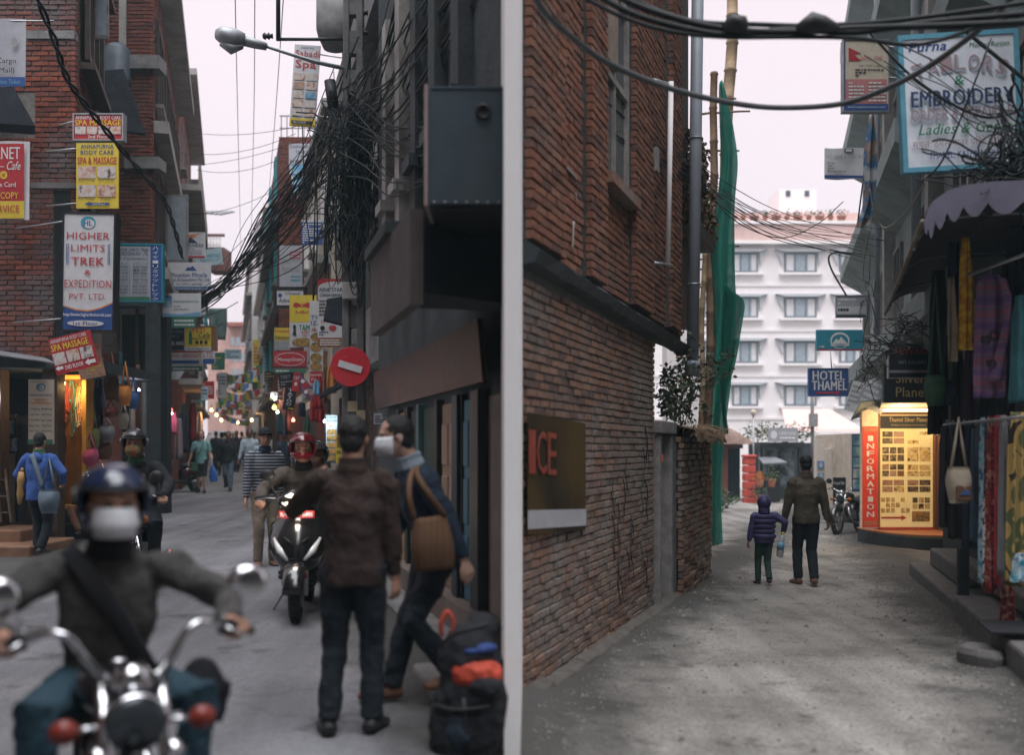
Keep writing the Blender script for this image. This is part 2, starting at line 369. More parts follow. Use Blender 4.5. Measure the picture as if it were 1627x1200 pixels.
def ground_mat(key, cols, speck, wheel=None):
 m = bpy.data.materials.new(key); m.use_nodes = True; t = m.node_tree; n = t.nodes; l = t.links.new
 b = n['Principled BSDF']; b.inputs['Roughness'].default_value = .92; b.inputs['Specular IOR Level'].default_value = .25
 ge = n.new('ShaderNodeNewGeometry')
 n1 = n.new('ShaderNodeTexNoise'); n1.inputs['Scale'].default_value = .55; n1.inputs['Detail'].default_value = 8; n1.inputs['Roughness'].default_value = .62
 n2 = n.new('ShaderNodeTexNoise'); n2.inputs['Scale'].default_value = 38; n2.inputs['Detail'].default_value = 6; n2.inputs['Roughness'].default_value = .7
 vo = n.new('ShaderNodeTexVoronoi'); vo.inputs['Scale'].default_value = 55
 for q in (n1, n2, vo): l(ge.outputs['Position'], q.inputs['Vector'])
 cr = n.new('ShaderNodeValToRGB'); l(n1.outputs[0], cr.inputs[0]); e = cr.color_ramp.elements
 e[0].position = .33; e[0].color = (*cols[0], 1); e[1].position = .68; e[1].color = (*cols[2], 1); k = e.new(.5); k.color = (*cols[1], 1)
 m2 = n.new('ShaderNodeMapRange'); m2.inputs[1].default_value = .3; m2.inputs[2].default_value = .7; m2.inputs[3].default_value = 1-speck; m2.inputs[4].default_value = 1+speck; l(n2.outputs[0], m2.inputs[0])
 mp_ = n.new('ShaderNodeMapping'); mp_.inputs['Rotation'].default_value = (0,0,wheel or 0); mp_.inputs['Scale'].default_value = (2.2,.16,1); l(ge.outputs['Position'], mp_.inputs[0])
 n5 = n.new('ShaderNodeTexNoise'); n5.inputs['Scale'].default_value = 1.2; n5.inputs['Detail'].default_value = 5; l(mp_.outputs[0], n5.inputs[0])
 m5 = n.new('ShaderNodeMapRange'); m5.inputs[1].default_value = .35; m5.inputs[2].default_value = .65; m5.inputs[3].default_value = .72; m5.inputs[4].default_value = 1.12; l(n5.outputs[0], m5.inputs[0])
 n6 = n.new('ShaderNodeTexNoise'); n6.inputs['Scale'].default_value = 1.7; n6.inputs['Detail'].default_value = 7; n6.inputs['Roughness'].default_value = .7; l(ge.outputs['Position'], n6.inputs[0])
 m6 = n.new('ShaderNodeMapRange'); m6.inputs[1].default_value = .56; m6.inputs[2].default_value = .64; m6.inputs[3].default_value = 1; m6.inputs[4].default_value = .62; l(n6.outputs[0], m6.inputs[0])
 x5 = n.new('ShaderNodeMath'); x5.operation = 'MULTIPLY'; l(m5.outputs[0], x5.inputs[0]); l(m6.outputs[0], x5.inputs[1])
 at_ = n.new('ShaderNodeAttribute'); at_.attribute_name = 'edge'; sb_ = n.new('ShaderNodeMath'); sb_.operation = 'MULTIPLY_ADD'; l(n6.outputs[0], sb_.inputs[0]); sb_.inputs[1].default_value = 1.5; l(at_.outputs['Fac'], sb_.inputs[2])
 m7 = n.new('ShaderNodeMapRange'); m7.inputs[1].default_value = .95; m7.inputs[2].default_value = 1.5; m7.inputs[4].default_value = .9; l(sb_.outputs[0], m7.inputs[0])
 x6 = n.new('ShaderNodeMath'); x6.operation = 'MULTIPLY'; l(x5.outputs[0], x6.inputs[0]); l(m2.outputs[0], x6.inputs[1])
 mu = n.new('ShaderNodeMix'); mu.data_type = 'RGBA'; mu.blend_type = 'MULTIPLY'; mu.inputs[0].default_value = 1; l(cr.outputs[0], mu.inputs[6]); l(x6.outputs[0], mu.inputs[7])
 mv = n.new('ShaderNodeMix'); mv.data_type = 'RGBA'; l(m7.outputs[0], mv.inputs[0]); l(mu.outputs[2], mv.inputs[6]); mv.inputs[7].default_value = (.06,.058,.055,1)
 nd = n.new('ShaderNodeTexNoise'); nd.inputs['Scale'].default_value = 2.5; nd.inputs['Detail'].default_value = 4; l(ge.outputs['Position'], nd.inputs[0])
 va = n.new('ShaderNodeVectorMath'); va.operation = 'MULTIPLY_ADD'; l(nd.outputs[1], va.inputs[0]); va.inputs[1].default_value = (.7,.7,0); l(ge.outputs['Position'], va.inputs[2])
 vc = n.new('ShaderNodeTexVoronoi'); vc.feature = 'DISTANCE_TO_EDGE'; vc.inputs['Scale'].default_value = .55; l(va.outputs[0], vc.inputs['Vector'])
 mc = n.new('ShaderNodeMapRange'); mc.inputs[1].default_value = .002; mc.inputs[2].default_value = .012; mc.inputs[3].default_value = .84; mc.inputs[4].default_value = 1; l(vc.outputs[0], mc.inputs[0])
 mw = n.new('ShaderNodeMix'); mw.data_type = 'RGBA'; mw.blend_type = 'MULTIPLY'; mw.inputs[0].default_value = 1; l(mv.outputs[2], mw.inputs[6]); l(mc.outputs[0], mw.inputs[7])
 l(mw.outputs[2], b.inputs['Base Color'])
 ad = n.new('ShaderNodeMath'); ad.operation = 'ADD'; l(n2.outputs[0], ad.inputs[0]); l(vo.outputs[0], ad.inputs[1])
 bp = n.new('ShaderNodeBump'); bp.inputs['Strength'].default_value = .55; bp.inputs['Distance'].default_value = .012; l(ad.outputs[0], bp.inputs['Height']); l(bp.outputs[0], b.inputs['Normal'])
 MATS[key] = m
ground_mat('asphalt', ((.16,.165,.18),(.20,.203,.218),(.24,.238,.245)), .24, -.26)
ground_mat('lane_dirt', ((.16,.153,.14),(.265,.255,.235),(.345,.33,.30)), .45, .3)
ground_mat('earth', ((.10,.085,.07),(.15,.13,.11),(.2,.17,.14)), .4)
LW = Wall(-2.205, -.269, 1); LW2 = Wall(-1.46, -.269, 1); RS = Wall(1.9, -.269, -1)
BW = Wall(-2.279, .337, 1); RB = Wall(2.46, .252, -1)
def gridmesh(name, xs, ys, keep, mat, bumpy):
 idx = {}; mb = MB()
 def vi(i, j):
  if (i, j) not in idx:
   x, y = xs[i], ys[j]; z = gz(x, y)+bumpy(x, y)
   idx[(i,j)] = len(mb.v); mb.v.append((x, y, z))
  return idx[(i,j)]
 for i in range(len(xs)-1):
  for j in range(len(ys)-1):
   if keep((xs[i]+xs[i+1])/2, (ys[j]+ys[j+1])/2):
    mb.f.append([vi(i,j), vi(i+1,j), vi(i+1,j+1), vi(i,j+1)]); mb.m.append(0); mb.s.append(True)
 o = mb.build(name, mat, world=False); tag(o, kind='structure'); return o
ys_ = [-6,-4,-2,0,2,3,4]+[4+.16*i for i in range(1,170)]+[31.2+1.2*i for i in range(1,26)]+[66,74,85,100]
def bl(x, y): return .012*mnoise.noise((x*.5,y*.5,0))+.006*mnoise.noise((x*1.7,y*1.7,3))
def br(x, y):
 e = max(0, 1-abs(x-(BW.a+BW.k*y)-.1)/.8); e2 = max(0, 1-abs(x-(RB.a-.5+RB.k*y))/.9)
 return .02*mnoise.noise((x*.6,y*.6,7))+.012*mnoise.noise((x*2,y*2,3))+.035*(e+e2)*(.5+abs(mnoise.noise((x*3,y*3,9))))
mid = lambda y: .034*y-.19
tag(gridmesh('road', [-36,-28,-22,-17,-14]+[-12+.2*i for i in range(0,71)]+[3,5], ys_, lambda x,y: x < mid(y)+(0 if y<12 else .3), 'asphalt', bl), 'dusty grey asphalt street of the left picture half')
def edge_dirt_shade(o, f):
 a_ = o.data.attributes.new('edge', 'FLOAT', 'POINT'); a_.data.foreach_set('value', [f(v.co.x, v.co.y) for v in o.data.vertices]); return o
ed_l = lambda x, y: max(0, 1-abs(x-(BW.a+BW.k*y)-.05)/1.1)+max(0, 1-abs(x-(RB.a-.55+RB.k*y))/1.2)+(max(0, (7.5-y)/9) if y > 0 else .4)  # dark gravel verges, plus shade painted into the colour of the nearest ground
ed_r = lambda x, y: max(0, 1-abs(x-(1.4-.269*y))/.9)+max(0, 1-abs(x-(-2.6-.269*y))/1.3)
tag(edge_dirt_shade(bpy.data.objects['road'], ed_r))
tag(gridmesh('lane', [-.9+.2*i for i in range(0,66)]+[13,15,18,22,28,36], ys_, lambda x,y: x >= mid(y)-.12, 'lane_dirt', br), 'dusty gravelly lane of the right picture half'); edge_dirt_shade(bpy.data.objects['lane'], ed_l)
g = MB(); g.add([(-60,-35,-1.3),(60,-35,-1.3),(60,130,-1.3),(-60,130,-1.3)], [(0,1,2,3)])
tag(g.build('ground', 'earth', world=False), kind='structure')
# ================================================================ buildings, generic street facade
def body_prism(mb, wall, d0, d1, z0, z1, depth, mi=0, out=0):
 s = -1 if wall.n.x > 0 else 1
 a, b = wall.pt(d0, z0, out), wall.pt(d1, z0, out); o = Vector((s*depth, 0, 0))
 p = [a, b, b+o, a+o]; mb.hexa(p+[q+Vector((0,0,z1-z0)) for q in p], mi)
def window_on(parent, wall, d0, d1, z0, z1, frame='dark_wood', pane='glass_dark', fr=.06, out=.0, bars=1, sill=None, shutters=None):
 mb = MB(); q = wall.q
 wall.box(mb, d0, d1, z1-fr, z1, out, out+.07); wall.box(mb, d0, d1, z0, z0+fr, out, out+.07)
 wall.box(mb, d0, d0+fr/q, z0+fr, z1-fr, out, out+.068); wall.box(mb, d1-fr/q, d1, z0+fr, z1-fr, out, out+.068)
 for i in range(bars):
  c = d0+(d1-d0)*(i+1)/(bars+1); wall.box(mb, c-fr*.35/q, c+fr*.35/q, z0+fr, z1-fr, out, out+.06)
 w = mb.build('window', frame, parent)
 mb = MB(); wall.box(mb, d0+fr/q, d1-fr/q, z0+fr, z1-fr, out-.02, out+.02); mb.build('pane', pane, w)
 if sill: mb = MB(); wall.box(mb, d0-.06, d1+.06, z0-.07, z0-.002, out, out+.16); mb.build('sill', sill, w)
 return w
def facade(name, label, wall, d0, d1, z1, floors, bays, wmat, smat='concrete', slab_out=.5, depth=6, frame='dark_wood', pane='glass_dark', rail=None, roof=.5, base=0, cat='building', win=(.9,1.3), pane2=None, group=None, z0=None):
 c = wall.pt((d0+d1)/2, base-.3); t = thing(name, label, cat, (c.x, c.y, base-.3), group=group)
 mb = MB(); body_prism(mb, wall, d0, d1, base-.5 if z0 is None else z0, z1, depth); mb.build('wall', wmat, t)
 if roof:
  mb = MB(); s = -1 if wall.n.x > 0 else 1
  body_prism(mb, wall, d0-.15, d1+.1, z1+.004, z1+.18, depth+.3, 0, roof); mb.build('roof_slab', smat, t)
 L_ = (d1-d0)/bays
 for fi, z in enumerate(floors):
  so = slab_out*(1 if (fi+int(d0)) % 2 == 0 else .75)
  mb = MB(); wall.box(mb, d0+.05, d1-.05, z-.17, z, -.01, so); sb = mb.build('floor_slab', smat, t)
  if rail and fi < len(floors):
   if rail == 'solid':
    mb = MB(); wall.box(mb, d0+.1, d1-.1, z+.002, z+.62, so-.09, so-.01); mb.build('parapet', smat, sb)
   else:
    mb = MB()
    for k in range(int((d1-d0)/.35)):
     dd = d0+.15+k*.35; wall.box(mb, dd, dd+.03, z+.002, z+.8, so-.06, so-.03)
    wall.box(mb, d0+.1, d1-.1, z+.802, z+.85, so-.08, so-.02); mb.build('railing', rail, sb)
  top = floors[fi+1] if fi+1 < len(floors) else z1
  for b in range(bays):
   w0 = d0+L_*(b+.5)-win[0]/2; zz = z+.75
   if zz+win[1] < top-.05:
    window_on(t, wall, w0, w0+win[0], zz, zz+win[1], frame, pane2 if (pane2 and (b+fi) % 3 == 0) else pane, sill=smat)
 return t
# ================================================================ left street, left side
def X(px, d): return px2x(px, d)
def Z(py, d): return py2z(py, d)
# --- corner brick house
D1 = 15.0
bh = thing('brick_house', 'tall worn brick corner house with grey mortar smears, at left edge of left street', 'house', (X(40,D1), D1+1, gz(-6,D1)))
FW = Front(D1)
mb = MB(); a = LW.pt(D1+.025, 2.9, -.025); b_ = LW.pt(18.4, 2.9, -.025); o = Vector((-4,0,0))
mb.hexa([a,b_,b_+o,a+o]+[p+Vector((0,0,10)) for p in (a,b_,b_+o,a+o)]); mb.build('wall', 'mortar', bh)  # unseen upper wall raised for the shade it casts on the street
mb = MB(); mb.bx(-10.4, X(120,D1)+.12, D1-.06, D1+3.2, 2.74, 2.895); mb.build('floor_slab', 'concrete_dark', bh)
bx0, bx1 = X(-14,D1), X(120,D1)
mb = MB(); FW.box(mb, X(86,D1), X(119,D1), 2.91, Z(303,D1), -.02, -.008); mb.build('recess_shade_panel', 'dark_inside', bh)  # flat dark panel, the shade of a recess put into its colour
bricks(bh, FW, bx0, bx1, 2.91, 9.0, 'brick_street', holes=[(X(0,D1)-1, X(55,D1), Z(215,D1), Z(146,D1)), (X(42,D1), X(119,D1)+.2, Z(62,D1), Z(48,D1)), (X(50,D1),X(121,D1),Z(300,D1),Z(290,D1)),(X(85,D1),X(121,D1),Z(600,D1),Z(300,D1)-.02)], indiv=290, seed=3, rough=.004)
bricks(bh, LW, D1, 18.4, 2.91, 9.0, 'brick_street', holes=[(15.45,17.4,5.1,6.5),(15.45,17.4,7.3,8.9),(15.1,18.3,2.3,Z(300,D1))], seed=4, rough=.003)
mb = MB(); FW.box(mb, X(50,D1), X(121,D1), Z(300,D1)+.005, Z(290,D1)-.005, -.1, .03); mb.build('concrete_band', 'concrete', bh)
mb = MB(); FW.box(mb, X(42,D1), X(119,D1), Z(62,D1)+.005, Z(48,D1)-.005, -.1, .02); mb.build('concrete_band', 'concrete', bh)
for z0, z1 in ((5.1,6.5),(7.3,8.9)):
 w = window_on(bh, LW, 15.5, 17.35, z0+.05, z1-.05, 'dark_wood', 'glass_dark', fr=.12, out=.06, bars=2)
 mb = MB(); LW.box(mb, 15.35, 17.5, z1-.03, z1+.05, .0, .28); mb.build('hood', 'dark_wood', w)
 mb = MB(); LW.box(mb, 15.4, 17.45, z0-.12, z0-.02, .0, .22); mb.build('sill', 'dark_wood', w)
 mb = MB(); p = LW.pt(16.2, (z0+z1)/2, .13); mb.box(p+Vector((.10,-.03,.2)), (.22,.03,.75)); cs = mb.build('casement', 'timber_grey', w)
 mb = MB(); mb.box(p+Vector((.10,-.032,.2)), (.15,.034,.65)); mb.build('pane', 'glass_pale', cs)
# dark passage under the slab, beam and posts of the shop level
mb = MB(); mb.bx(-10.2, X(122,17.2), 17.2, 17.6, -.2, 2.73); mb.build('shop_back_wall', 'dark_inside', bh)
mb = MB(); mb.bx(X(66,D1), X(90,D1), D1+.02, D1+.28, 0, 2.73); mb.build('post', 'dark_wood', bh)
mb = MB(); mb.bx(X(-30,D1), X(0,D1), D1+.02, D1+.28, 0, 2.73); mb.build('post', 'dark_wood', bh)
# wooden shop window behind, with panes
sw = thing('shop_window', 'dark wooden shop window with framed panes at far left under the brick house', 'window', (X(20,15.6),15.6,.35))
mb = MB()
for zz in (.45,1.25,2.0): mb.bx(-9.0, X(48,15.6), 15.58, 15.66, zz-.05, zz+.05)
for k in range(5): xx = X(-60+k*27,15.6); mb.bx(xx-.04, xx+.04, 15.57, 15.655, .3, 2.1)
mb.build('frame', 'dark_wood', sw)
mb = MB(); mb.bx(-9.0, X(48,15.6), 15.60, 15.62, .32, 2.08); mb.build('pane', 'glass_dark', sw)
# canopy sheets on the brick wall and shop
def canopy(name, label, pts_top, pts_bot, th, mat, cat='canopy', extra=None):
 mb = MB(); n = len(pts_top); vs_ = list(pts_top)+list(pts_bot); up = Vector((0,0,th))
 k = len(vs_); fs = []
 for i in range(n-1): fs += [(i,i+1,n+i+1,n+i), (k+i,k+n+i,k+n+i+1,k+i+1)]
 fs += [(0,n,k+n,k),(n-1,k+n-1,k+2*n-1,2*n-1)]
 for i in range(n-1): fs += [(i,k+i,k+i+1,i+1),(n+i,n+i+1,k+n+i+1,k+n+i)]
 mb.add([Vector(p)+up for p in vs_]+[Vector(p) for p in vs_], fs)
 o = mb.build(name, mat); tag(o, label, cat); return o
canopy('window_canopy', 'black sloping canopy on the brick wall above the red cafe sign', [(X(-60,15),14.9,Z(140,15)),(X(18,15),14.9,Z(140,15))], [(X(-60,14),14.0,Z(205,14.0)),(X(56,14),14.0,Z(214,14.0))], .12, 'tarp_black')
bc = canopy('balcony_canopy', 'black sheet hood hanging over balcony between the two brick houses', [(X(165,19.6),19.6,Z(116,19.6)),(X(196,19.6),19.6,Z(113,19.6))], [(X(166,18.6),18.6,Z(208,18.6)),(X(231,18.6),18.6,Z(216,18.6))], .05, 'tarp_black')
canopy('shop_awning', 'dark tin shop awning sagging at far left under the brick house', [(-9.2,15.0,Z(528,15)),(X(70,15),15.0,Z(570,15))], [(-9.2,13.6,Z(520,13.6)),(X(86,13.6),13.6,Z(578,13.6))], .02, 'tin')
# --- second brick house with concrete column and beams
D2 = 20.0
b2 = thing('brick_house', 'red brick house with concrete ledges behind the corner house', 'house', (X(200,D2), D2+2, gz(-7,D2)))
FW2 = Front(D2)
mb = MB(); a = LW2.pt(D2+.025, 4.3, -.025); b_ = LW2.pt(29.9, 4.3, -.025); o = Vector((-4,0,0))
mb.hexa([a,b_,b_+o,a+o]+[p+Vector((0,0,7.2)) for p in (a,b_,b_+o,a+o)]); mb.build('wall', 'mortar', b2)
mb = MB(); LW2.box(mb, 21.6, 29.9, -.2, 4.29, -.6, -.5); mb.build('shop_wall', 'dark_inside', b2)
bricks(b2, FW2, X(150,D2), X(243,D2), 4.55, 11.0, 'brick_deep', holes=[(X(189,D2),X(201,D2),Z(92,D2),12),(X(196,D2),X(244,D2),Z(112,D2),Z(90,D2)),(X(200,D2),X(244,D2),Z(270,D2),Z(251,D2))], indiv=270, seed=5)
for y0,y1,x0 in ((112,90,196),(270,251,200)):
 mb = MB(); FW2.box(mb, X(x0,D2)+.01, X(256,D2), Z(y0,D2)+.005, Z(y1,D2)-.005, -.3, .12); mb.build('concrete_beam', 'concrete', b2)
mb = MB(); mb.bx(X(189,D2)+.005, X(201,D2)-.005, D2-.02, D2+.2, Z(92,D2)+.01, 11.3); mb.build('column', 'concrete_pale', b2)
mb = MB(); mb.bx(X(150,D2), X(243,D2)+.02, D2-.05, D2+.3, 4.3, 4.54); mb.build('concrete_beam', 'concrete_dark', b2)
mb = MB(); mb.bx(X(243,D2)-.12, X(243,D2)+.10, D2-.08, D2+.14, 0, 4.29); mb.build('column', 'concrete_dark', b2)
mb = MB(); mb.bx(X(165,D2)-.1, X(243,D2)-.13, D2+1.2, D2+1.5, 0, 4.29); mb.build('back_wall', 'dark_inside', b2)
mb = MB(); mb.bx(X(165,D2), X(236,D2), D2+.6, D2+.7, 2.5, 2.75); mb.build('concrete_beam', 'concrete_dark', b2)
for px in (176,206):
 mb = MB(); mb.bx(X(px,D2), X(px+3.5,D2), D2+.3, D2+.38, 2.76, 4.29); mb.build('window_post', 'dark_wood', b2)
for z0 in (5.2, 8.0):
 mb = MB(); LW2.box(mb, 20.1, 29.8, z0-.35, z0-.12, -.05, .28); sb = mb.build('floor_slab', 'concrete_pale', b2)
 for k in range(4):
  d0 = 20.6+k*2.35; w = window_on(b2, LW2, d0, d0+1.5, z0+.35, z0+2.0, 'dark_wood', 'glass_dark', fr=.09, bars=1, sill='concrete_pale')
  if k == 1 and z0 < 6:
   mb = MB(); p = LW2.pt(d0, z0+1.2, .05); mb.box(p+Vector((.25,.0,0)), (.5,.03,1.5)); c = mb.build('casement', 'timber_grey', w)
   mb = MB(); mb.box(p+Vector((.25,-.003,0)), (.4,.034,1.38)); mb.build('pane', 'glass_pale', c)
bricks(b2, LW2, D2, 29.9, 5.2, 11.0, 'brick_deep', holes=[(20.55+k*2.35,22.15+k*2.35,z0+.2,z0+2.05) for k in range(4) for z0 in (5.2,8.0)]+[(20,30,7.6,7.9)], seed=6)
mb = MB(); body_prism(mb, LW2, 19.8, 29.95, 11.1, 11.3, 4.5, 0, .42); mb.build('roof_slab', 'concrete_pale', b2)
# water tank on balcony, small roof pieces
wt = MB(); c = P(186,100,19.9); wt.lathe([(0,-.42),(.24,-.42),(.255,-.3),(.24,-.28),(.255,-.12),(.24,-.1),(.255,.06),(.24,.08),(.25,.25),(.12,.36),(0,.36)], c, n=24)
tag(wt.build('water_tank', M('tank', (.055,.075,.095), .5, var=.2, bump=.05)), 'dark ribbed plastic water tank on ledge above the black hood', 'water tank')
# --- further row, left
fL3 = facade('row_house', 'grey plastered row house with deep balcony slabs beyond the second brick house', LW2, 30.05, 39.5, 12.3, [3.6,6.4,9.2], 3, 'brick_deep', 'concrete_pale', .62, frame='timber_grey', rail='solid', roof=.5, base=.3, cat='house')
fL4 = facade('row_house', 'pale row house with turquoise balcony rails further along left street', Wall(-1.7,-.269,1), 39.7, 50, 11.6, [3.4,6.2,9.0], 3, 'plaster_grey', 'concrete_pale', .75, rail=flat('turquoise', (.05,.32,.36)), roof=.6, base=.4, cat='house')
facade('row_house', 'brick roof-terrace house in the distance on the left side of the street', Wall(-1.7,-.269,1), 50.3, 62, 13.2, [3.5,6.4,9.4], 3, 'brick_deep', 'concrete_pale', .5, roof=.35, base=.5, cat='house')
facade('row_house', 'far hazy house near the end of the left street, left side', Wall(-2.4,-.269,1), 62.5, 84, 11.5, [4,7], 4, 'plaster_pink', 'concrete_pale', .4, roof=.3, base=.6, cat='house')
# rooftop shed with blue panel and corrugated sheet
rt = thing('rooftop_shed', 'rooftop shelter with corrugated sheet and blue panel on left row', 'shed', P(335,372,45))
mb = MB(); n = 24; pts = []
for i in range(n+1):
 t = i/n; xx = X(312,45)+t*(X(360,45)-X(312,45)); zz = Z(324,45)+.03*math.sin(i*PI*.5)
 pts += [(xx,44.2,zz-.55-.1*t),(xx,46.5,zz)]
mb.add(pts+[(p[0],p[1],p[2]+.03) for p in pts], [(2*i,2*i+2,2*i+3,2*i+1) for i in range(n)]+[(2*n+2+2*i,2*n+2+2*i+1,2*n+2+2*i+3,2*n+2+2*i+2) for i in range(n)]); mb.build('corrugated_roof', 'tin', rt)
mb = MB(); mb.bx(X(311,44.1), X(325,44.1), 44.1, 44.15, Z(342,44.1), Z(324,44.1)); mb.build('blue_panel', flat('panel_blue', (.03,.20,.50)), rt)
mb = MB(); mb.bx(X(322,45), X(325,45), 45.2, 45.3, Z(400,45), Z(336,45)); mb.bx(X(311,45), X(313,45), 45.2, 45.3, Z(400,45), Z(336,45)); mb.build('post', 'concrete_pale', rt)
# balustraded brick parapet further back
bt = thing('roof_terrace', 'brick roof terrace with white balusters beyond the rooftop shelter', 'terrace', P(345,420,56))
mb = MB(); mb.bx(X(329,56), X(356,56), 56, 57.5, Z(430,56), Z(393,56)); mb.bx(X(328,56), X(357,56), 55.9, 56.05, Z(376,56), Z(372,56)); mb.build('parapet', 'brick_deep', bt)
for k in range(5):
 mb = MB(); xx = X(330+k*5,56); mb.lathe([(.05,0),(.09,.15),(.04,.35),(.07,.52)], (xx,55.97,Z(393,56)), n=8); mb.build('baluster', 'plaster_white', bt)
# far end of street
eb = thing('far_building', 'hazy pink building closing the far end of the left street', 'building', (X(385,92),92,.6))
mb = MB(); mb.bx(X(330,92), X(402,92), 92, 97, 0, Z(520,92)); mb.bx(X(372,92), X(398,92), 91, 92, 0, Z(545,92)); mb.build('wall', 'plaster_pink', eb)
mb = MB(); mb.bx(X(364,92), X(400,92), 90.6, 92, Z(521,92), Z(515,92)); mb.build('roof_slab', M('roof_red', (.30,.10,.07), .8), eb)
for i in range(4):
 for j in range(3):
  mb = MB(); xx = X(367+i*8.5,91); mb.bx(xx, xx+.32, 90.95, 91.02, Z(600-j*25,91), Z(586-j*25,91)); mb.build('window', 'glass_pale', eb)
# ================================================================ left street, right side
sh = thing('shuttered_building', 'dark shop building with folding shutters and concrete canopy, right side of left street', 'building', (.2,10,gz(-1,9)))
mb = MB(); a, b_ = RS.pt(7.3,-.3), RS.pt(13.4,-.3); m0, m1 = Vector((.034*7.3-.19-.02,7.3,-.3)), Vector((.034*13.4-.19-.02,13.4,-.3))
mb.hexa([a,b_,m1,m0]+[p+Vector((0,0,13)) for p in (a,b_,m1,m0)]); mb.build('wall', 'concrete_dark', sh)  # raised well above the visible part to shade the near street
# canopy slab with tall fascia
mb = MB(); RS.box(mb, 6.55, 8.35, 2.47, 3.05, .70, .78); mb.build('fascia', M('fascia_tan', (.09,.078,.077), .85, var=.3, scale=4, dirt=.4), sh)
mb = MB(); RS.box(mb, 7.3, 8.35, 2.93, 3.045, .0, .695); mb.build('canopy_slab', 'concrete_dark', sh)
mb = MB(); RS.box(mb, 7.3, 8.4, 3.06, 3.14, .0, .82); mb.build('cornice', 'concrete_dark', sh)
mb = MB(); a, b_ = RS.pt(6.6,2.55,.69), Vector((-.045,6.9,2.55)); c_ = Vector((-.08,7.28,2.55)); d_ = RS.pt(7.28,2.55,.69); mb.hexa([a,b_,c_,d_]+[p+Vector((0,0,.47)) for p in (a,b_,c_,d_)]); mb.build('canopy_end', 'dark_inside', sh)
# sign board hung under the canopy
mb = MB(); p0 = [RS.pt(7.32,2.06,.10),RS.pt(12.6,2.06,.10),RS.pt(12.6,2.5,.14),RS.pt(7.32,2.5,.14)]; mb.prism(p0, RS.n*.04); mb.build('shop_sign_board', pattern_mat('shopsign', [(.010,.014,.016),(.018,.013,.014),(.04,.018,.017),(.012,.017,.02)], 'noise', 3, const=False, rough=.4), sh)
pan = [(636,640,'black_plastic',.05),(640,651,M('ochre_lit', (.50,.30,.12), .7, var=.2),.03),(651,656,'black_plastic',.06),(656,672,M('shutter_green', (.03,.055,.05), .6),.02),(672,676,M('teal_post', (.05,.12,.13), .5),.07),(676,702,'shutter_green',.02),(702,706,'black_plastic',.07),(706,732,M('door_tan', (.26,.19,.14), .7, var=.25),.02),(732,741,M('post_navy', (.02,.035,.05), .5),.08),(741,743,'black_plastic',.05),(743,765,M('door_teal', (.035,.13,.19), .55, var=.2),.03),(765,778,'black_plastic',.09),(778,800,M('wall_beige', (.19,.165,.14), .85, var=.2, dirt=.3),.01)]
for x0, x1, m, o in pan:
 d0, d1 = RS.d(x1), RS.d(x0)
 mb = MB(); RS.box(mb, max(d0,7.31)+.004, d1-.004, .40, 2.03 if o > .04 else 1.98, -.02, o); sp = mb.build('shutter_panel' if o < .045 else 'door_post', m, sh, bevel=.006)
 if m in (MATS['shutter_green'], MATS['door_tan'], MATS['door_teal']) :
  for zz in (.55, 1.0, 1.45):
   for s in (0, 1):
    e0 = d0+(d1-d0)*(.1+.45*s); e1 = e0+(d1-d0)*.36
    mb = MB(); RS.box(mb, e0, e1, zz, zz+.36, o, o+.018); mb.build('door_panel', m, sp, bevel=.008)
mb = MB(); RS.box(mb, 7.32, 12.6, .18, .395, -.02, .16); mb.build('door_sill', M('sill_tan', (.16,.13,.115), .85, var=.25, dirt=.3), sh)
mb = MB(); RS.box(mb, 7.3, 12.9, -.1, .175, -.02, .42); mb.build('step', 'concrete', sh, bevel=.02)
for k in range(5):
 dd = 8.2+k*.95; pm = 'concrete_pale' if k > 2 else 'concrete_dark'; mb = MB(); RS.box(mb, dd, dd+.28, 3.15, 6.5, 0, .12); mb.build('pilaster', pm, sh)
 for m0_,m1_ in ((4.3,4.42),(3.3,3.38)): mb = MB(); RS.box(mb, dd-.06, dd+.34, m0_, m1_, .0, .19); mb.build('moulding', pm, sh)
# concrete gutter kerb sloping beside the step
mb = MB(); kp = [(598,1045),(640,1000),(700,1000),(640,1045)]
RS.box(mb, 6.1, 7.2, 0, .16, .42, .66); kb = mb.build('kerb', 'concrete', bevel=.03, seg=2); tag(kb, 'worn sloping concrete kerb below the shop step beside the backpack', 'kerb')
# blue-grey box at the tip
bb = thing('sign_box', 'large blue-grey metal box mounted above the shop canopy', 'box', (X(740,6.0),6.4,Z(325,6.0)))
mb = MB(); mb.bx(X(681,6.0), X(800.5,6.0)-.005, 6.0, 6.75, Z(325,6.0), Z(136,6.0)); mb.build('casing', M('box_blue', (.045,.072,.092), .55, var=.2, scale=3, bump=.1, dirt=.2), bb, bevel=.012, seg=2)
mb = MB(); mb.bx(X(679.6,6.0)-.02, X(681,6.0)-.003, 5.99, 6.76, Z(327,6.0), Z(134,6.0)); mb.build('lit_side_plate', M('box_side_lit', (.33,.25,.245), .6, var=.2, scale=4, dirt=.3), bb)  # pinkish light on the side face put into this plate's colour
for q_ in ((X(683,6),X(799,6),Z(141,6),Z(137,6)),(X(683,6),X(799,6),Z(324,6),Z(319,6)),(X(681.5,6),X(685,6),Z(319,6),Z(141,6))): mb = MB(); mb.bx(q_[0], q_[1], 5.992, 5.999, q_[2], q_[3]); mb.build('edge_strip', 'box_blue', bb)
for k in range(7): mb = MB(); mb.lathe([(0,-.006),(.006,-.004),(.008,0)], (X(690+k*17,6),5.992,Z(321.5,6)), axis=(0,1,0), n=8); mb.build('rivet', 'steel', bb)
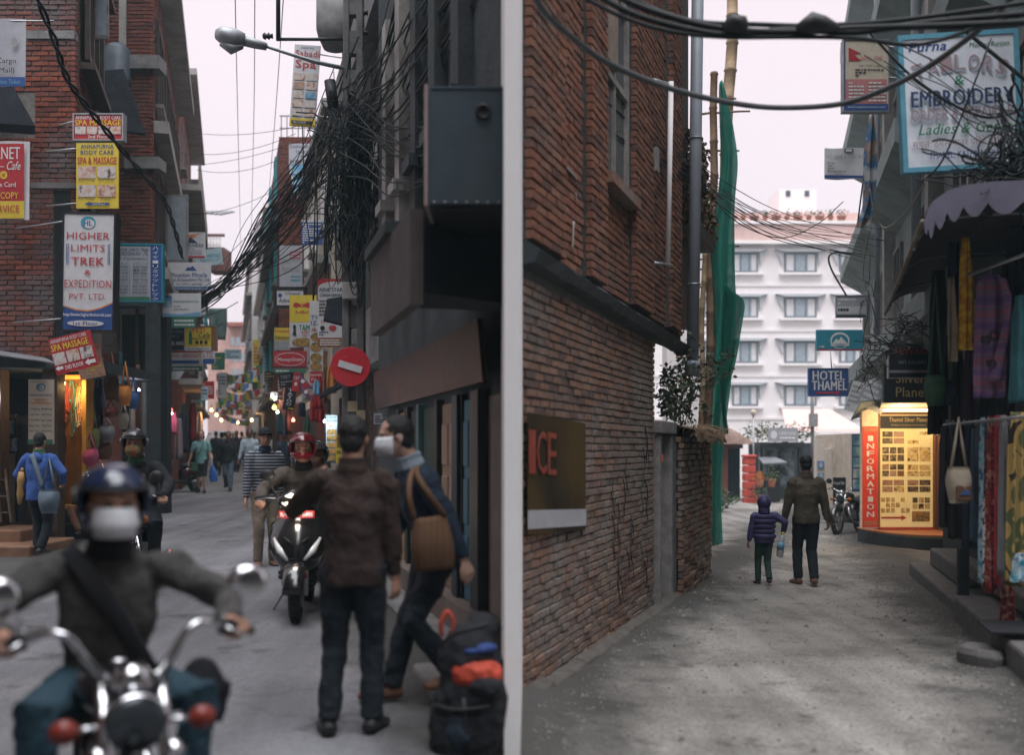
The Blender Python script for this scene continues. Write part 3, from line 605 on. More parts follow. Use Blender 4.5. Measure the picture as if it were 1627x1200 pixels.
mb = MB(); c = P(768,178,6.0); mb.lathe([(.0,-.001),(.045,-.001),(.045,-.02),(.03,-.022),(.03,-.004),(0,-.004)], c, axis=(0,1,0), n=16); mb.build('socket', 'black_plastic', bb)
mb = MB(); mb.bx(X(690,6.0), X(790,6.0), 6.02, 6.7, Z(327,6.0)-.02, Z(325,6.0)-.004); mb.build('bottom_plate', 'black_plastic', bb)
# rest of the right row
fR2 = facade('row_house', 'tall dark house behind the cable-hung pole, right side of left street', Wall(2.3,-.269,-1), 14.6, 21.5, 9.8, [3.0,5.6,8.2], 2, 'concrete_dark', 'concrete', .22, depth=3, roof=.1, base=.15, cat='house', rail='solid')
# rounded balcony high up
rb = MB(); c = RS.pt(19, Z(48,19), .0)
rb.lathe([(.0,-.4),(.2,-.34),(.30,-.12),(.33,0),(.33,.75),(.29,.75),(.29,.02),(0,.02)], c, n=24); tag(rb.build('round_balcony', 'concrete', None), 'rounded grey concrete balcony high on the right row above the spa banner', 'balcony')
fR3 = facade('row_house', 'narrow house with white window frames beyond the pole, right row', Wall(2.1,-.269,-1), 21.7, 29.6, 8.6, [3.0,5.6], 3, 'plaster_cream', 'concrete_pale', .3, depth=4, roof=.2, base=.25, cat='house', frame='plaster_white')
b4 = facade('brick_house', 'brick house with roof railing carrying the grey trekking board', Wall(1.42,-.269,-1), 30, 41.5, 10.5, [3.2,5.8,8.3], 3, 'brick_deep', 'concrete', .25, depth=6, roof=0, base=.35, cat='house', frame='turquoise')
mb = MB()
for k in range(6): mb.bx(X(446+k*9,30.2), X(446+k*9,30.2)+.03, 30.2, 30.23, 10.5, 11.15)
mb.bx(X(444,30.2), X(500,30.2), 30.2, 30.23, 11.15, 11.19); mb.bx(X(444,30.2), X(500,30.2), 30.2, 30.23, 10.8, 10.83); mb.build('roof_railing', 'steel', b4)
bricks(b4, Front(29.99), X(443,30), X(512,30), 5.0, 10.5, 'brick_deep', seed=8)
facade('row_house', 'pale grey far house on the right row under the cables', Wall(1.55,-.269,-1), 42, 56, 11.2, [3.4,6.2,8.8], 4, 'plaster_grey', 'plaster_white', .3, depth=7, roof=.2, base=.5, cat='house', frame='plaster_white')
facade('row_house', 'whitish hazy house farthest along the right row', Wall(1.2,-.269,-1), 56.5, 82, 12.0, [4,7,10], 5, 'plaster_white', 'concrete_pale', .3, depth=7, roof=.2, base=.6, cat='house', frame='plaster_grey')
# white divider, added to fill the blank strip between the two halves
mb = MB(); w0, w1 = X(801,5.3), X(826,5.3)
mb.hexa([(w0,5.3,-.4),(w1,5.3,-.4),(.075,7.28,-.4),(-.075,7.28,-.4),(w0,5.3,7),(w1,5.3,7),(.075,7.28,7),(-.075,7.28,7)])
tag(mb.build('added_divider', M('divider_white', (.86,.86,.86), .8, var=.03, bump=.05)), 'tall slim white divider added to fill the blank strip between the two halves', 'wall')
# unseen houses added beside and behind the viewer to shade the foreground
facade('shade_house', 'unseen tall brick house added beside the viewer on the left to cast shade', Wall(-4.9,0,1), -4, 8, 13, [3,6,9], 4, 'brick_deep', 'concrete', .3, base=-.2, cat='house')
facade('shade_house', 'unseen tall grey house added beside the viewer on the right to cast shade', Wall(4.9,0,-1), -6.5, 3, 8, [3.2], 3, 'plaster_grey', 'concrete', .3, base=-.3, cat='house')
mb = MB(); mb.bx(-14, -.9, -12, -3.6, -.5, 25); tag(mb.build('shade_house', 'plaster_cream'), 'unseen tall cream house added behind the viewer on the left to cast shade', 'house')
mb = MB(); mb.bx(-.4, 12, -14, -7, -.5, 12); tag(mb.build('shade_house', 'plaster_grey'), 'unseen tall grey house added behind the viewer on the right to cast shade', 'house')
# ================================================================ right lane, left side: brick building
ws = thing('brick_building', 'old brown brick building with concrete ledge and pilasters along right lane', 'building', (1,9.5,gz(1,9.5)))
DE = 11.33
mb = MB(); m0, m1 = Vector((.034*7.3-.19+.02,7.3,-.5)), Vector((.034*DE-.19+.02,DE,-.5))
a, b_ = BW.pt(7.0,-.5,-.014), BW.pt(DE-.01,-.5,-.014)
mb.hexa([m0,m1,b_,a]+[p+Vector((0,0,3.4)) for p in (m0,m1,b_,a)]); mb.build('wall', 'mortar_dark', ws)
a, b_ = BW.pt(7.0,2.9,-.03), BW.pt(13.1,2.9,-.03); m1 = Vector((.034*13.1-.19+.02,13.1,2.9)); m0.z = 2.9
mb = MB(); mb.hexa([m0,m1,b_,a]+[p+Vector((0,0,9.5)) for p in (m0,m1,b_,a)]); mb.build('upper_wall', 'mortar_dark', ws)  # unseen height added so the near lane falls darker
mb = MB(); k = 28
vs_ = []
for i in range(k+1):
 d = 6.95+(13.0-6.95)*i/k; r = lambda s: .02*mnoise.noise((d*4,s,1.3))
 z0 = 2.93-(d-7)*.012
 vs_ += [BW.pt(d,z0-.12+r(1),-.02), BW.pt(d,z0-.10+r(2),.09+r(3)), BW.pt(d,z0-.02+r(4),.13+r(5)), BW.pt(d,z0+.05+r(6),.02)]
mb.add(vs_, [(4*i+j,4*i+j+1,4*i+5+j,4*i+4+j) for i in range(k) for j in range(3)]+[(4*k,4*k+1,4*k+2,4*k+3),(3,2,1,0)]); mb.build('ledge', 'concrete_dark', ws)
bricks(ws, BW, 6.95, DE, -.22, 2.74, 'brick_lane', indiv=200, seed=11, rough=.012, jit=.009, bw=.21, bh=.050, jt=.012)
pil = [(6.95,7.75),(8.47,9.0),(10.1,10.95),(12.0,12.6)]
wins = [(9.06,10.06,4.02,5.75)]
bricks(ws, BW, 6.95, 13.05, 2.99, 7.9, 'brick_lane_up', holes=[(a,b,2.9,8) for a,b in pil]+[(9.0,10.1,3.88,5.9)], indiv=60, seed=12, rough=.005, bh=.055, jt=.012)
for i, (a, b) in enumerate(pil):
 mb = MB(); BW.box(mb, a+.01, b-.01, 2.985, 7.9, -.05, .05); pl = mb.build('pilaster', 'mortar_dark', ws)
 bricks(pl, BW, a, b, 2.99, 7.9, 'brick_lane_up', indiv=90 if i in (1,2) else 0, out=.075, depth=.05, seed=20+i, rough=.005, bh=.055, jt=.012)
 qw = Wall(BW.a, BW.k, 1)
 if i:
  for kk in range(int((7.9-2.99)/.073)):
   pass
w = window_on(ws, BW, 9.02, 10.08, 3.98, 5.8, 'timber_grey', 'glass_dark', fr=.07, out=-.06, bars=1)
mb = MB(); BW.box(mb, 9.0, 10.1, 3.88, 3.975, -.05, .12); mb.build('sill', 'brick_lane', w)
mb = MB(); BW.box(mb, 9.1, 10.0, 4.9, 4.96, -.05, .01); mb.build('crossbar', 'timber_grey', w)
mb = MB(); BW.box(mb, 9.05, 9.5, 5.0, 5.75, .01, .04); mb.build('open_shutter', 'old_wood', w)
# drainpipe, with socket at its lower end
dp = thing('drainpipe', 'thick grey plastic drainpipe down the corner of the brick building', 'drainpipe', BW.pt(12.85,2.55,.15))
c0, c1 = BW.pt(12.85,2.62,.16), BW.pt(12.95,8.2,.22)
mb = MB(); mb.tube([c0, c1], .075, 18); mb.build('pipe', M('pvc', (.27,.30,.34), .5, var=.15, scale=3, bump=.05), dp)
mb = MB(); mb.lathe([(.06,-.14),(.088,-.14),(.088,-.03),(.095,-.02),(.095,.03),(.076,.04)], c0, n=18); mb.build('socket', 'pvc', dp)
for zz in (3.6,5.4): mb = MB(); mb.torus(c0.lerp(c1,(zz-2.62)/5.6), .08, .012, n=18, k=6); mb.build('clip', 'steel', dp)
# tube-light bracket on the wall
tl = thing('tube_light_bracket', 'bare tube light bracket fixed upright between the brick pilasters', 'bracket', BW.pt(11.5,3.6,.1))
mb = MB(); mb.tube([BW.pt(11.3,3.55,.15),BW.pt(11.22,5.5,.2)], .028, 8); mb.build('tube', 'plaster_white', tl)
mb = MB(); mb.tube([BW.pt(11.0,3.6,.04),BW.pt(10.98,5.4,.04)], .02, 6); mb.build('back_bar', 'old_wood', tl)
for zz in (3.55,5.48): mb = MB(); mb.tube([BW.pt(11.0,zz,.0),BW.pt(11.27,zz,.2)], .018, 6); mb.build('arm', 'steel', tl)
mb = MB(); BW.box(mb, 10.98, 11.1, 4.5, 4.75, .03, .1); mb.build('ballast_box', 'timber_grey', tl)
# poster on wall
po = thing('poster', 'large dark gold wall poster with cropped red letters and grey strip', 'poster', BW.pt(7.35,1.2,.03))
d0, d1 = 6.97, BW.d(924); zt0, zb0 = Z(655,d0), Z(850,d0); zt1, zb1 = Z(673,d1), Z(843,d1)
def pq(u, v, o): d = d0+(d1-d0)*u; zt = zt0+(zt1-zt0)*u; zb = zb0+(zb1-zb0)*u; return BW.pt(d, zt+(zb-zt)*v, o)
def pquad(name, u0, u1, v0, v1, o, mat, par, n=10, wav=.006):
 mb = MB(); vs_ = []
 for i in range(n+1):
  for j in range(5):
   u = u0+(u1-u0)*i/n; v = v0+(v1-v0)*j/4; vs_.append(pq(u, v, o+wav*mnoise.noise((u*4,v*5,2))))
 mb.add(vs_, [(i*5+j,i*5+j+1,i*5+6+j,i*5+5+j) for i in range(n) for j in range(4)], 0, True); mb.add([p+BW.n*-.004 for p in map(Vector, vs_)], [(i*5+j,i*5+5+j,i*5+6+j,i*5+j+1) for i in range(n) for j in range(4)])
 return mb.build(name, mat, par)
pquad('sheet', 0, 1, 0, 1, .035, pattern_mat('poster_gold', [(.012,.010,.008),(.02,.016,.010),(.06,.04,.015)], 'noise', .8, const=False, rough=.65), po)
pquad('grey_strip', 0, 1, .80, .955, .039, flat('strip_grey', (.36,.37,.40)), po)
mb = MB(); pz = MB()
for s, u0, u1 in (('I',.0,.10),('C',.12,.27),('E',.29,.43)):
 for bold, m_, o in ((.06, 0, .042), (.01, 1, .046)):
  v, f, (x0,x1,y0,y1) = text_mesh(s, bold)
  mb.add([pq(u0+(u1-u0)*(p[0]-x0)/(x1-x0), .50-.36*(p[1]-y0)/(y1-y0), o) for p in v], f, m_)
mb.build('lettering', [flat('letter_pale', (.3,.24,.22)), flat('letter_red', (.22,.03,.02))], po)
# graffiti scrawl: thin painted strokes on the brick faces
gf = MB(); rr = random.Random(4)
for k in range(20):
 d = rr.uniform(9.3,11.0); z = rr.uniform(.35,1.9); pts = []
 a = rr.uniform(0,6); 
 for i in range(9):
  pts.append(BW.pt(d+.05*math.sin(a+i*.9)+.01*i, z-.045*i+.04*math.cos(a+i*1.2), .012+.004*mnoise.noise((d,z,i))))
 gf.tube(pts, [.003+.003*rr.random()]*9, 5)
tag(gf.build('graffiti', M('graffiti_ink', (.012,.014,.02), .7, var=.2)), 'dark blue scrawled graffiti on the rough lower brickwork of the lane', 'graffiti', kind='stuff')
# stone kerb strip along the base
ks = thing('kerb_stones', 'uneven line of kerb stones along the foot of the brick wall', 'kerb', BW.pt(9,-.15,.2))
d = 6.9; rr = random.Random(9)
while d < 12.4:
 ln = rr.uniform(.35,.6); mb = MB(); z = gz(BW.pt(d,0,.2).x, d)
 mb.hexa([BW.pt(d+.01,z-.1,.0),BW.pt(d+ln-.01,z-.1,.0),BW.pt(d+ln-.01,z-.1,.13+rr.uniform(-.03,.03)),BW.pt(d+.01,z-.1,.13+rr.uniform(-.03,.03)),BW.pt(d+.01,z+.07,-.01),BW.pt(d+ln-.01,z+.07,-.01),BW.pt(d+ln-.01,z+.04+rr.uniform(-.02,.02),.11),BW.pt(d+.01,z+.04+rr.uniform(-.02,.02),.11)])
 mb.build('stone', M('kerb_dirt', (.11,.10,.088), .95, var=.4, scale=8, bump=.6), ks, bevel=.02, seg=2); d += ln
# doorway and rubble wall beyond
rw = thing('rubble_wall', 'crumbling brick garden wall with thatched top beyond the dark doorway', 'wall', BW.pt(15,-.3,0))
BW2 = Wall(BW.a+.12, BW.k, 1)
mb = MB(); body_prism(mb, BW2, 12.35, 14.7, -.5, 1.75, .5, 0, -.07); mb.build('wall', 'mortar_dark', rw)
bricks(rw, BW2, 12.35, 14.7, -.3, 1.75, 'brick_lane', indiv=120, seed=31, rough=.02, jit=.018)
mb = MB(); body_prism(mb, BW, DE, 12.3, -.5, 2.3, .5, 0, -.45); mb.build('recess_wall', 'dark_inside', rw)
dr = thing('doorway', 'dark narrow doorway with weathered timber posts between brick wall and garden wall', 'doorway', BW.pt(11.9,-.15,.0))
for dd, w_ in ((11.45,.12),(12.15,.14)):
 mb = MB(); BW.box(mb, dd, dd+w_, -.2, 1.75, -.12, .03); mb.build('post', 'timber_grey', dr, bevel=.01)
mb = MB(); BW.box(mb, 11.4, 12.35, 1.76, 1.9, -.15, .06); mb.build('lintel', 'timber_grey', dr, bevel=.012)
mb = MB(); BW.box(mb, 11.58, 12.14, -.15, 1.74, -.3, -.2); mb.build('door_leaf', 'dark_wood', dr)
mb = MB(); BW.box(mb, 11.5, 11.62, 1.45, 1.53, .035, .04); mb.build('sticker', flat('sticker_red', (.5,.06,.06)), dr)
# ---------------------------------------------------------------- foliage helper
def leaf_mass(mb, c, r, n, size, rr, mi=0, droop=0, shell=.35):
 for _ in range(n):
  while True:
   p = Vector((rr.uniform(-1,1), rr.uniform(-1,1), rr.uniform(-1,1)))
   if shell < p.length < 1: break
  q = Vector((c[0]+p.x*r[0], c[1]+p.y*r[1], c[2]+p.z*r[2]))
  a = Vector((rr.gauss(0,1), rr.gauss(0,1), rr.gauss(0,.6)-droop)).normalized(); b = a.orthogonal().normalized()
  b = (b*math.cos(rr.random()*6)+a.cross(b)*math.sin(rr.random()*6)).normalized(); s = size*rr.uniform(.6,1.4)
  mb.add([q, q+a*s*.5+b*s*.28, q+a*s, q+a*s*.5-b*s*.28], [(0,1,2,3)], mi)
M('leaf_dark', (.05,.07,.04), .7, var=.4, rnd=.4, bump=0); M('leaf_mid', (.07,.10,.05), .7, var=.4, rnd=.4, bump=0); M('dead_leaf', (.10,.065,.035), .9, var=.4, rnd=.4, bump=0); M('straw', (.20,.13,.08), .95, var=.4, rnd=.5, bump=0)
rr = random.Random(12)
v = thing('climbing_plant', 'straggly climbing plant with sparse leaves over the doorway by drainpipe', 'plant', BW.pt(12.6,1.9,.0))
mb = MB(); stems = []
for k in range(16):
 d = rr.uniform(12.0,14.6); z = rr.uniform(1.8,2.1); pts = []
 dx = rr.uniform(-.03,.09)
 for i in range(8): pts.append(BW.pt(d+dx*i*.6+.03*rr.gauss(0,1), z+.13*i*rr.uniform(.6,1.1), .05+.02*i*rr.uniform(-1,1.6)))
 mb.tube(pts, [.007-.0007*i for i in range(8)], 5); stems.append(pts)
mb.build('stem', 'dead_leaf', v)
mb = MB()
for pts in stems:
 for p in pts[1:]: leaf_mass(mb, p, (.08,.08,.09), 7, .065, rr, droop=.4, shell=0)
for k in range(5): leaf_mass(mb, BW.pt(11.9+k*.12,2.25,.0), (.10,.10,.35), 60, .075, rr, droop=.6, shell=0)
mb.build('leaves', 'leaf_dark', v)
th = MB(); 
for k in range(900):
 d = rr.uniform(12.3,14.75); o = rr.uniform(-.35,.22); z = 1.72+.12*(1-abs(o)/.4)+rr.uniform(-.05,.08)
 p = BW2.pt(d,z,o); q = p+Vector((rr.gauss(.03,.06),rr.gauss(0,.08),rr.gauss(-.06,.07))); b = Vector((0,.012,.004)); th.add([p-b,p+b,q+b*.4,q-b*.4],[(0,1,2,3)])
mb2 = MB(); kk = 20
vs_ = [BW2.pt(12.3+2.45*i/kk, 1.74+.13*s+.04*mnoise.noise((i*.7,s,0)), o+.03*mnoise.noise((i*.9,s,4))) for i in range(kk+1) for o,s in ((-.4,0),(-.1,1),(.15,.6),(.2,-.5))]
mb2.add(vs_, [(4*i+j,4*i+j+1,4*i+5+j,4*i+4+j) for i in range(kk) for j in range(3)]); mb2.build('thatch_bed', 'dead_leaf', rw)
tag(th.build('thatch', 'straw', rw), kind='stuff')
# dry vine mass under the eave by the pipe
ev = thing('dry_vine_eave', 'dark overhanging eave thick with dead brown vines above the lane', 'eave', BW.pt(14.2,3.6,.2))
mb = MB(); BW.box(mb, 13.2, 14.3, 4.25, 4.4, -.3, .22); mb.build('eave_board', 'dark_wood', ev)
mb = MB()
for k in range(60): leaf_mass(mb, BW.pt(rr.uniform(13.2,14.2), rr.uniform(4.4,5.6), rr.uniform(-.05,.2)), (.10,.12,.16), 34, .075, rr, droop=1.2, shell=0)
mb.build('dead_vines', 'dead_leaf', ev)
mb = MB(); body_prism(mb, BW, 13.15, 14.2, 3.2, 8, 1.2, 0, -.12); mb.build('wall', 'dark_wood', ev)
# small back building with white wall behind scaffold
wb = MB(); wb.bx(X(1060,30), X(1116,30), 30, 31, -1.2, Z(300,30)); tag(wb.build('rendered_wall', 'plaster_white'), 'pale rendered wall seen between drainpipe and bamboo scaffold', 'wall')
# ---------------------------------------------------------------- bamboo scaffold and green net
M('bamboo', (.36,.25,.15), .7, var=.35, scale=5, bump=.3, bscale=20); M('bamboo_dark', (.20,.12,.07), .75, var=.35, scale=5, bump=.3, bscale=20)
sc = thing('bamboo_scaffold', 'bamboo pole scaffold with crossbars rising beside the green net', 'scaffold', P(1130,870,19))
def bamboo(p, q, r, mat='bamboo', name='pole', n=9):
 p, q = Vector(p), Vector(q); k = 15; pts = []; rs = []
 for i in range(k):
  t = i/(k-1); c = p.lerp(q, t)+Vector((.02*math.sin(i*1.3),.015*math.cos(i*.9),0)); 
  pts += [c, c+(q-p)*.004, c+(q-p)*.008]; rs += [r*(1-.25*t), r*(1.16-.25*t), r*(1-.25*t)]
 mb = MB(); mb.tube(pts, rs, n); return mb.build(name, mat, sc)
bamboo(P(1121,885,18.2), P(1136,120,18.5), .085, 'bamboo_dark'); bamboo(P(1130,868,18.9), P(1152,330,19.1), .07); bamboo(P(1140,560,19.2), P(1167,-60,19.6), .13); bamboo(P(1111,868,18.1), P(1120,285,18.3), .055)
bamboo(P(1106,905,17.4), P(1112,700,17.6), .05, 'rust'); 
for x0,y0,x1,y1 in ((1092,391,1175,391),(1086,412,1130,412),(1082,429,1120,428),(1080,457,1122,456),(1078,476,1120,476),(1080,516,1150,516),(1075,568,1120,567),(1075,604,1150,604),(1105,157,1170,156),(1108,181,1192,176),(1100,312,1140,310),(1105,239,1175,239),(1095,332,1135,331)):
 bamboo(P(x0,y0,18.9), P(x1,y1,19.3), .022, 'bamboo_dark' if y0 % 2 else 'bamboo', 'crossbar', 6)
def netmat():
 m = bpy.data.materials.new('green_net'); m.use_nodes = True; t = m.node_tree; n = t.nodes; l = t.links.new
 b = n['Principled BSDF']; b.inputs['Base Color'].default_value = (.02,.22,.18,1); b.inputs['Roughness'].default_value = .7
 tr = n.new('ShaderNodeBsdfTranslucent'); tr.inputs[0].default_value = (.06,.48,.40,1); mxs = n.new('ShaderNodeMixShader'); mxs.inputs[0].default_value = .75
 l(b.outputs[0], mxs.inputs[1]); l(tr.outputs[0], mxs.inputs[2]); tp = n.new('ShaderNodeBsdfTransparent'); m3_ = n.new('ShaderNodeMixShader'); m3_.inputs[0].default_value = .22; l(mxs.outputs[0], m3_.inputs[1]); l(tp.outputs[0], m3_.inputs[2]); l(m3_.outputs[0], n['Material Output'].inputs[0]); MATS['green_net'] = m
netmat()
def drape(name, rows, d, mat, parent=None, wav=.12, n=9, seed=1):
 mb = MB(); vs_ = []; k = len(rows)
 for i,(y,xl,xr) in enumerate(rows):
  for j in range(n):
   t = j/(n-1); p = P(xl+(xr-xl)*t, y, d)
   p.y += wav*math.sin(t*9+seed+.3*i)+wav*.6*mnoise.noise((t*3,i*.6,seed)); vs_.append(p)
 mb.add(vs_, [(i*n+j,i*n+j+1,(i+1)*n+j+1,(i+1)*n+j) for i in range(k-1) for j in range(n-1)], 0, True)
 o = mb.build(name, mat, parent)
 s = o.modifiers.new('subsurf','SUBSURF'); s.levels = s.render_levels = 2
 s = o.modifiers.new('solid','SOLIDIFY'); s.thickness = .004; return o
gn = thing('green_netting', 'long torn green construction net draped down the bamboo scaffold', 'netting', P(1140,866,18.4))
drape('net_sheet', [(130,1144,1146),(180,1144,1159),(220,1146,1166),(262,1147,1172),(300,1142,1168),(340,1134,1166),(385,1124,1168),(450,1132,1168),(480,1134,1172),(520,1132,1170),(570,1130,1168),(640,1128,1160),(700,1124,1152),(760,1124,1148),(820,1124,1147),(866,1126,1150)], 18.4, 'green_net', gn, seed=2)
drape('loose_flap', [(452,1150,1152),(462,1148,1166),(475,1146,1188),(500,1146,1183),(540,1146,1176),(580,1146,1170),(620,1146,1154),(655,1148,1152),(690,1152,1158)], 18.2, 'green_net', gn, wav=.1, seed=5)
pv = thing('leafy_shrub', 'small leafy branch poking out by the bamboo poles', 'plant', P(1140,590,17.6))
mb = MB(); mb.tube([P(1122,620,17.6),P(1140,585,17.5),P(1158,565,17.4)], .008, 5); mb.tube([P(1125,612,17.6),P(1150,600,17.4),P(1165,592,17.4)], .006, 5); mb.build('stem', 'dead_leaf', pv)
mb = MB()
for px,py in ((1125,600),(1135,585),(1145,575),(1155,565),(1140,600),(1150,590),(1162,592),(1130,575),(1160,560),(1118,590)): leaf_mass(mb, P(px,py,17.5), (.10,.1,.08), 12, .08, rr, shell=0)
mb.build('leaves', 'leaf_dark', pv)
# ---------------------------------------------------------------- hotel
HD = 60.0
ho = thing('hotel_building', 'white four storey hotel with pink parapet closing the lane', 'hotel', (X(1250,HD),HD+3,gz(13,HD)))
mb = MB(); mb.bx(X(1040,HD), X(1460,HD), HD, HD+9, -1.3, Z(385,HD)); mb.build('wall', 'plaster_white', ho)
M('pink_band', (.64,.46,.42), .8, var=.12, scale=2)
mb = MB(); mb.bx(X(1030,HD), X(1470,HD), HD-.5, HD+9, Z(385,HD)+.003, Z(359,HD)); mb.build('pink_parapet', 'pink_band', ho)
mb = MB(); mb.bx(X(1030,HD), X(1470,HD), HD-.6, HD-.1, Z(390,HD), Z(385,HD)); mb.bx(X(1030,HD), X(1470,HD), HD-.62, HD-.3, Z(359,HD)+.003, Z(354,HD)); mb.build('cornice', 'plaster_white', ho)
mb = MB(); mb.bx(X(1150,HD), X(1380,HD), HD+3, HD+8, Z(359,HD), Z(340,HD)); mb.build('terrace_wall', 'plaster_cream', ho)
mb = MB(); mb.bx(X(1165,HD), X(1385,HD), HD+2.4, HD+8.2, Z(340,HD)+.003, Z(323,HD)); mb.build('terrace_roof', 'pink_band', ho)
mb = MB(); mb.bx(X(1238,HD+5), X(1297,HD+5), HD+5, HD+7.9, Z(323,HD), Z(300,HD+5)); ph = mb.build('penthouse', 'plaster_white', ho)
for px in (1252,1282): mb = MB(); mb.bx(X(px-3.5,HD+5), X(px+3.5,HD+5), HD+4.95, HD+5.02, Z(312,HD+5), Z(303,HD+5)); mb.build('window', 'glass_dark', ph)
M('hood_grey', (.50,.52,.54), .8, var=.1); M('curtain', (.62,.62,.63), .8, var=.15, scale=3)
FH = Front(HD)
for y0,y1 in ((402,433),(473,505),(543,577),(613,645)):
 for x0,x1 in ((1108,1140),(1163,1204),(1246,1297),(1333,1368)):
  w = window_on(ho, FH, X(x0,HD), X(x1,HD), Z(y1,HD), Z(y0,HD), M('frame_slate', (.16,.19,.21), .6), 'glass_pale', fr=.09, out=.03, bars=2)
  wd = X(x1,HD)-X(x0,HD)
  for s in (0, 2):
   mb = MB(); xx = X(x0,HD)+.12+s*wd/3; mb.bx(xx, xx+wd/3-.22, HD-.058, HD-.052, Z(y1,HD)+.1, Z(y0,HD)-.1); mb.build('curtain', 'curtain', w)
  mb = MB(); e = .55; mb.prism([(X(x0,HD)-.05,HD,Z(y0,HD)+.03),(X(x1,HD)+.05,HD,Z(y0,HD)+.03),(X(x1,HD)+e,HD,Z(y0,HD)+.18),(X(x0,HD)-e,HD,Z(y0,HD)+.18)], (0,-.35,0)); mb.build('hood', 'hood_grey', w)
  for s in (-1,1):
   xx = X(x0,HD)-.06 if s < 0 else X(x1,HD)+.06
   mb = MB(); mb.prism([(xx,HD,Z(y0,HD)+.02),(xx+s*e*.85,HD,Z(y0,HD)+.14),(xx+s*.05,HD,Z(y0,HD)-.75)], (0,-.14,0)); mb.build('bracket', 'hood_grey', w)
  mb = MB(); mb.bx(X(x0,HD)-.3, X(x1,HD)+.3, HD-.3, HD+.01, Z(y1,HD)-.16, Z(y1,HD)-.03); mb.build('sill', 'plaster_white', w)
 mb = MB(); mb.bx(X(1040,HD), X(1460,HD), HD-.08, HD+.01, Z(y1+22,HD), Z(y1+18,HD)); mb.build('string_course', 'plaster_white', ho)
for k in range(16):
 t = thing('flower_pot', ('1st 2nd 3rd 4th 5th 6th 7th 8th 9th 10th 11th 12th 13th 14th 15th 16th'.split()[k])+' flower pot from the left on the hotel parapet', 'flower pot', (X(1165+k*11.5,HD)+.1*(k%3),HD-.3,Z(354,HD)), group='pots along the hotel parapet')
 mb = MB(); mb.lathe([(.09,0),(.15,.26),(.17,.26),(.17,.32),(0,.3)], t.location, n=10); mb.build('pot', M('terracotta', (.32,.12,.07), .8), t)
 mb = MB(); leaf_mass(mb, t.location+Vector((0,0,.48)), (.25,.2,.22), 30, .14, rr); mb.build('leaves', 'leaf_mid' if k % 3 else 'pink_band', t)
# ---------------------------------------------------------------- gate area in front of hotel
GD = 42.0
ct = thing('gate_cottage', 'low brick gatehouse with shaggy thatched roof and dark doorway', 'gatehouse', (X(1165,GD),GD+1,gz(8,GD)))
zg = gz(9,GD)
mb = MB(); mb.bx(X(1120,GD), X(1157,GD), GD, GD+2.5, zg-.2, Z(705,GD)); mb.bx(X(1157,GD), X(1181,GD), GD+.05, GD+2.5, Z(713,GD), Z(705,GD)); mb.build('wall', 'brick_deep', ct)
mb = MB(); mb.bx(X(1157,GD), X(1181,GD), GD+.6, GD+.7, zg-.2, Z(713,GD)); mb.build('door_opening', 'dark_inside', ct)
mb = MB(); n = 10; vs_ = []
for i in range(n+1):
 t = i/n; xx = X(1112,GD)+t*(X(1196,GD)-X(1112,GD)); h = math.sin(PI*min(1,.12+t*.88))**.6
 vs_ += [(xx,GD-.5,Z(706,GD)),(xx,GD-.35,Z(706,GD)+.45*h),(xx,GD+1,Z(706,GD)+.75*h),(xx,GD+2.6,Z(706,GD))]
mb.add(vs_, [(4*i+j,4*i+4+j,4*i+5+j,4*i+1+j) for i in range(n) for j in range(3)]+[(0,1,2,3),(4*n+3,4*n+2,4*n+1,4*n)], 0, True); mb.build('thatched_roof', M('thatch_old', (.20,.135,.11), .95, var=.5, scale=5, bump=.9, bscale=20), ct)
rp = thing('gate_pillar', 'banded red painted gate pillar beside the dark gatehouse door', 'pillar', (X(1190,40.5),40.5,zg-.1))
M('red_paint', (.50,.07,.045), .7, var=.2, scale=4)
for k in range(6):
 z0 = zg-.1+k*.31; mb = MB(); mb.bx(X(1181,40.5), X(1199,40.5), 40.3, 40.75, z0+.02, z0+.305); mb.build('block', 'red_paint', rp, bevel=.03)
mb = MB(); mb.bx(X(1180,40.5), X(1200.5,40.5), 40.25, 40.8, zg-.1+6*.31, zg-.1+6*.31+.1); mb.build('cap', 'red_paint', rp, bevel=.03)
gp = thing('gate_porch', 'dark glazed entrance porch under the grey board at lane end', 'porch', (X(1240,GD),GD,zg))
mb = MB(); mb.bx(X(1206,GD), X(1276,GD), GD-.2, GD+1, Z(712,GD), Z(703,GD)); mb.bx(X(1207,GD), X(1211,GD), GD-.1, GD, zg, Z(712,GD)); mb.bx(X(1268,GD), X(1274,GD), GD-.1, GD+.1, zg, Z(712,GD)); mb.bx(X(1236,GD), X(1239,GD), GD-.1, GD, zg, Z(712,GD)); mb.build('frame', 'black_plastic', gp)
mb = MB(); mb.bx(X(1211,GD), X(1268,GD), GD+.6, GD+.65, zg, Z(712,GD)); mb.build('glazing', pattern_mat('porch_glass', [(.03,.04,.04),(.06,.08,.08),(.25,.3,.32),(.05,.07,.06)], 'noise', 1.3, const=False, rough=.2), gp)
mb = MB(); mb.prism([(X(1199,GD),GD-1.4,Z(738,GD)),(X(1236,GD),GD-1.4,Z(736,GD)),(X(1230,GD),GD,Z(728,GD)),(X(1204,GD),GD,Z(728,GD))], (0,0,.06)); mb.build('lean_to_sheet', 'tin', gp)
mb = MB(); mb.bx(X(1213,GD), X(1228,GD), GD-1.0, GD-.6, zg, Z(742,GD)); mb.build('counter', 'black_plastic', gp)
wr = thing('boundary_wall', 'cream boundary wall with stepped top right of lane end', 'wall', (X(1325,36),36,gz(11,36)))
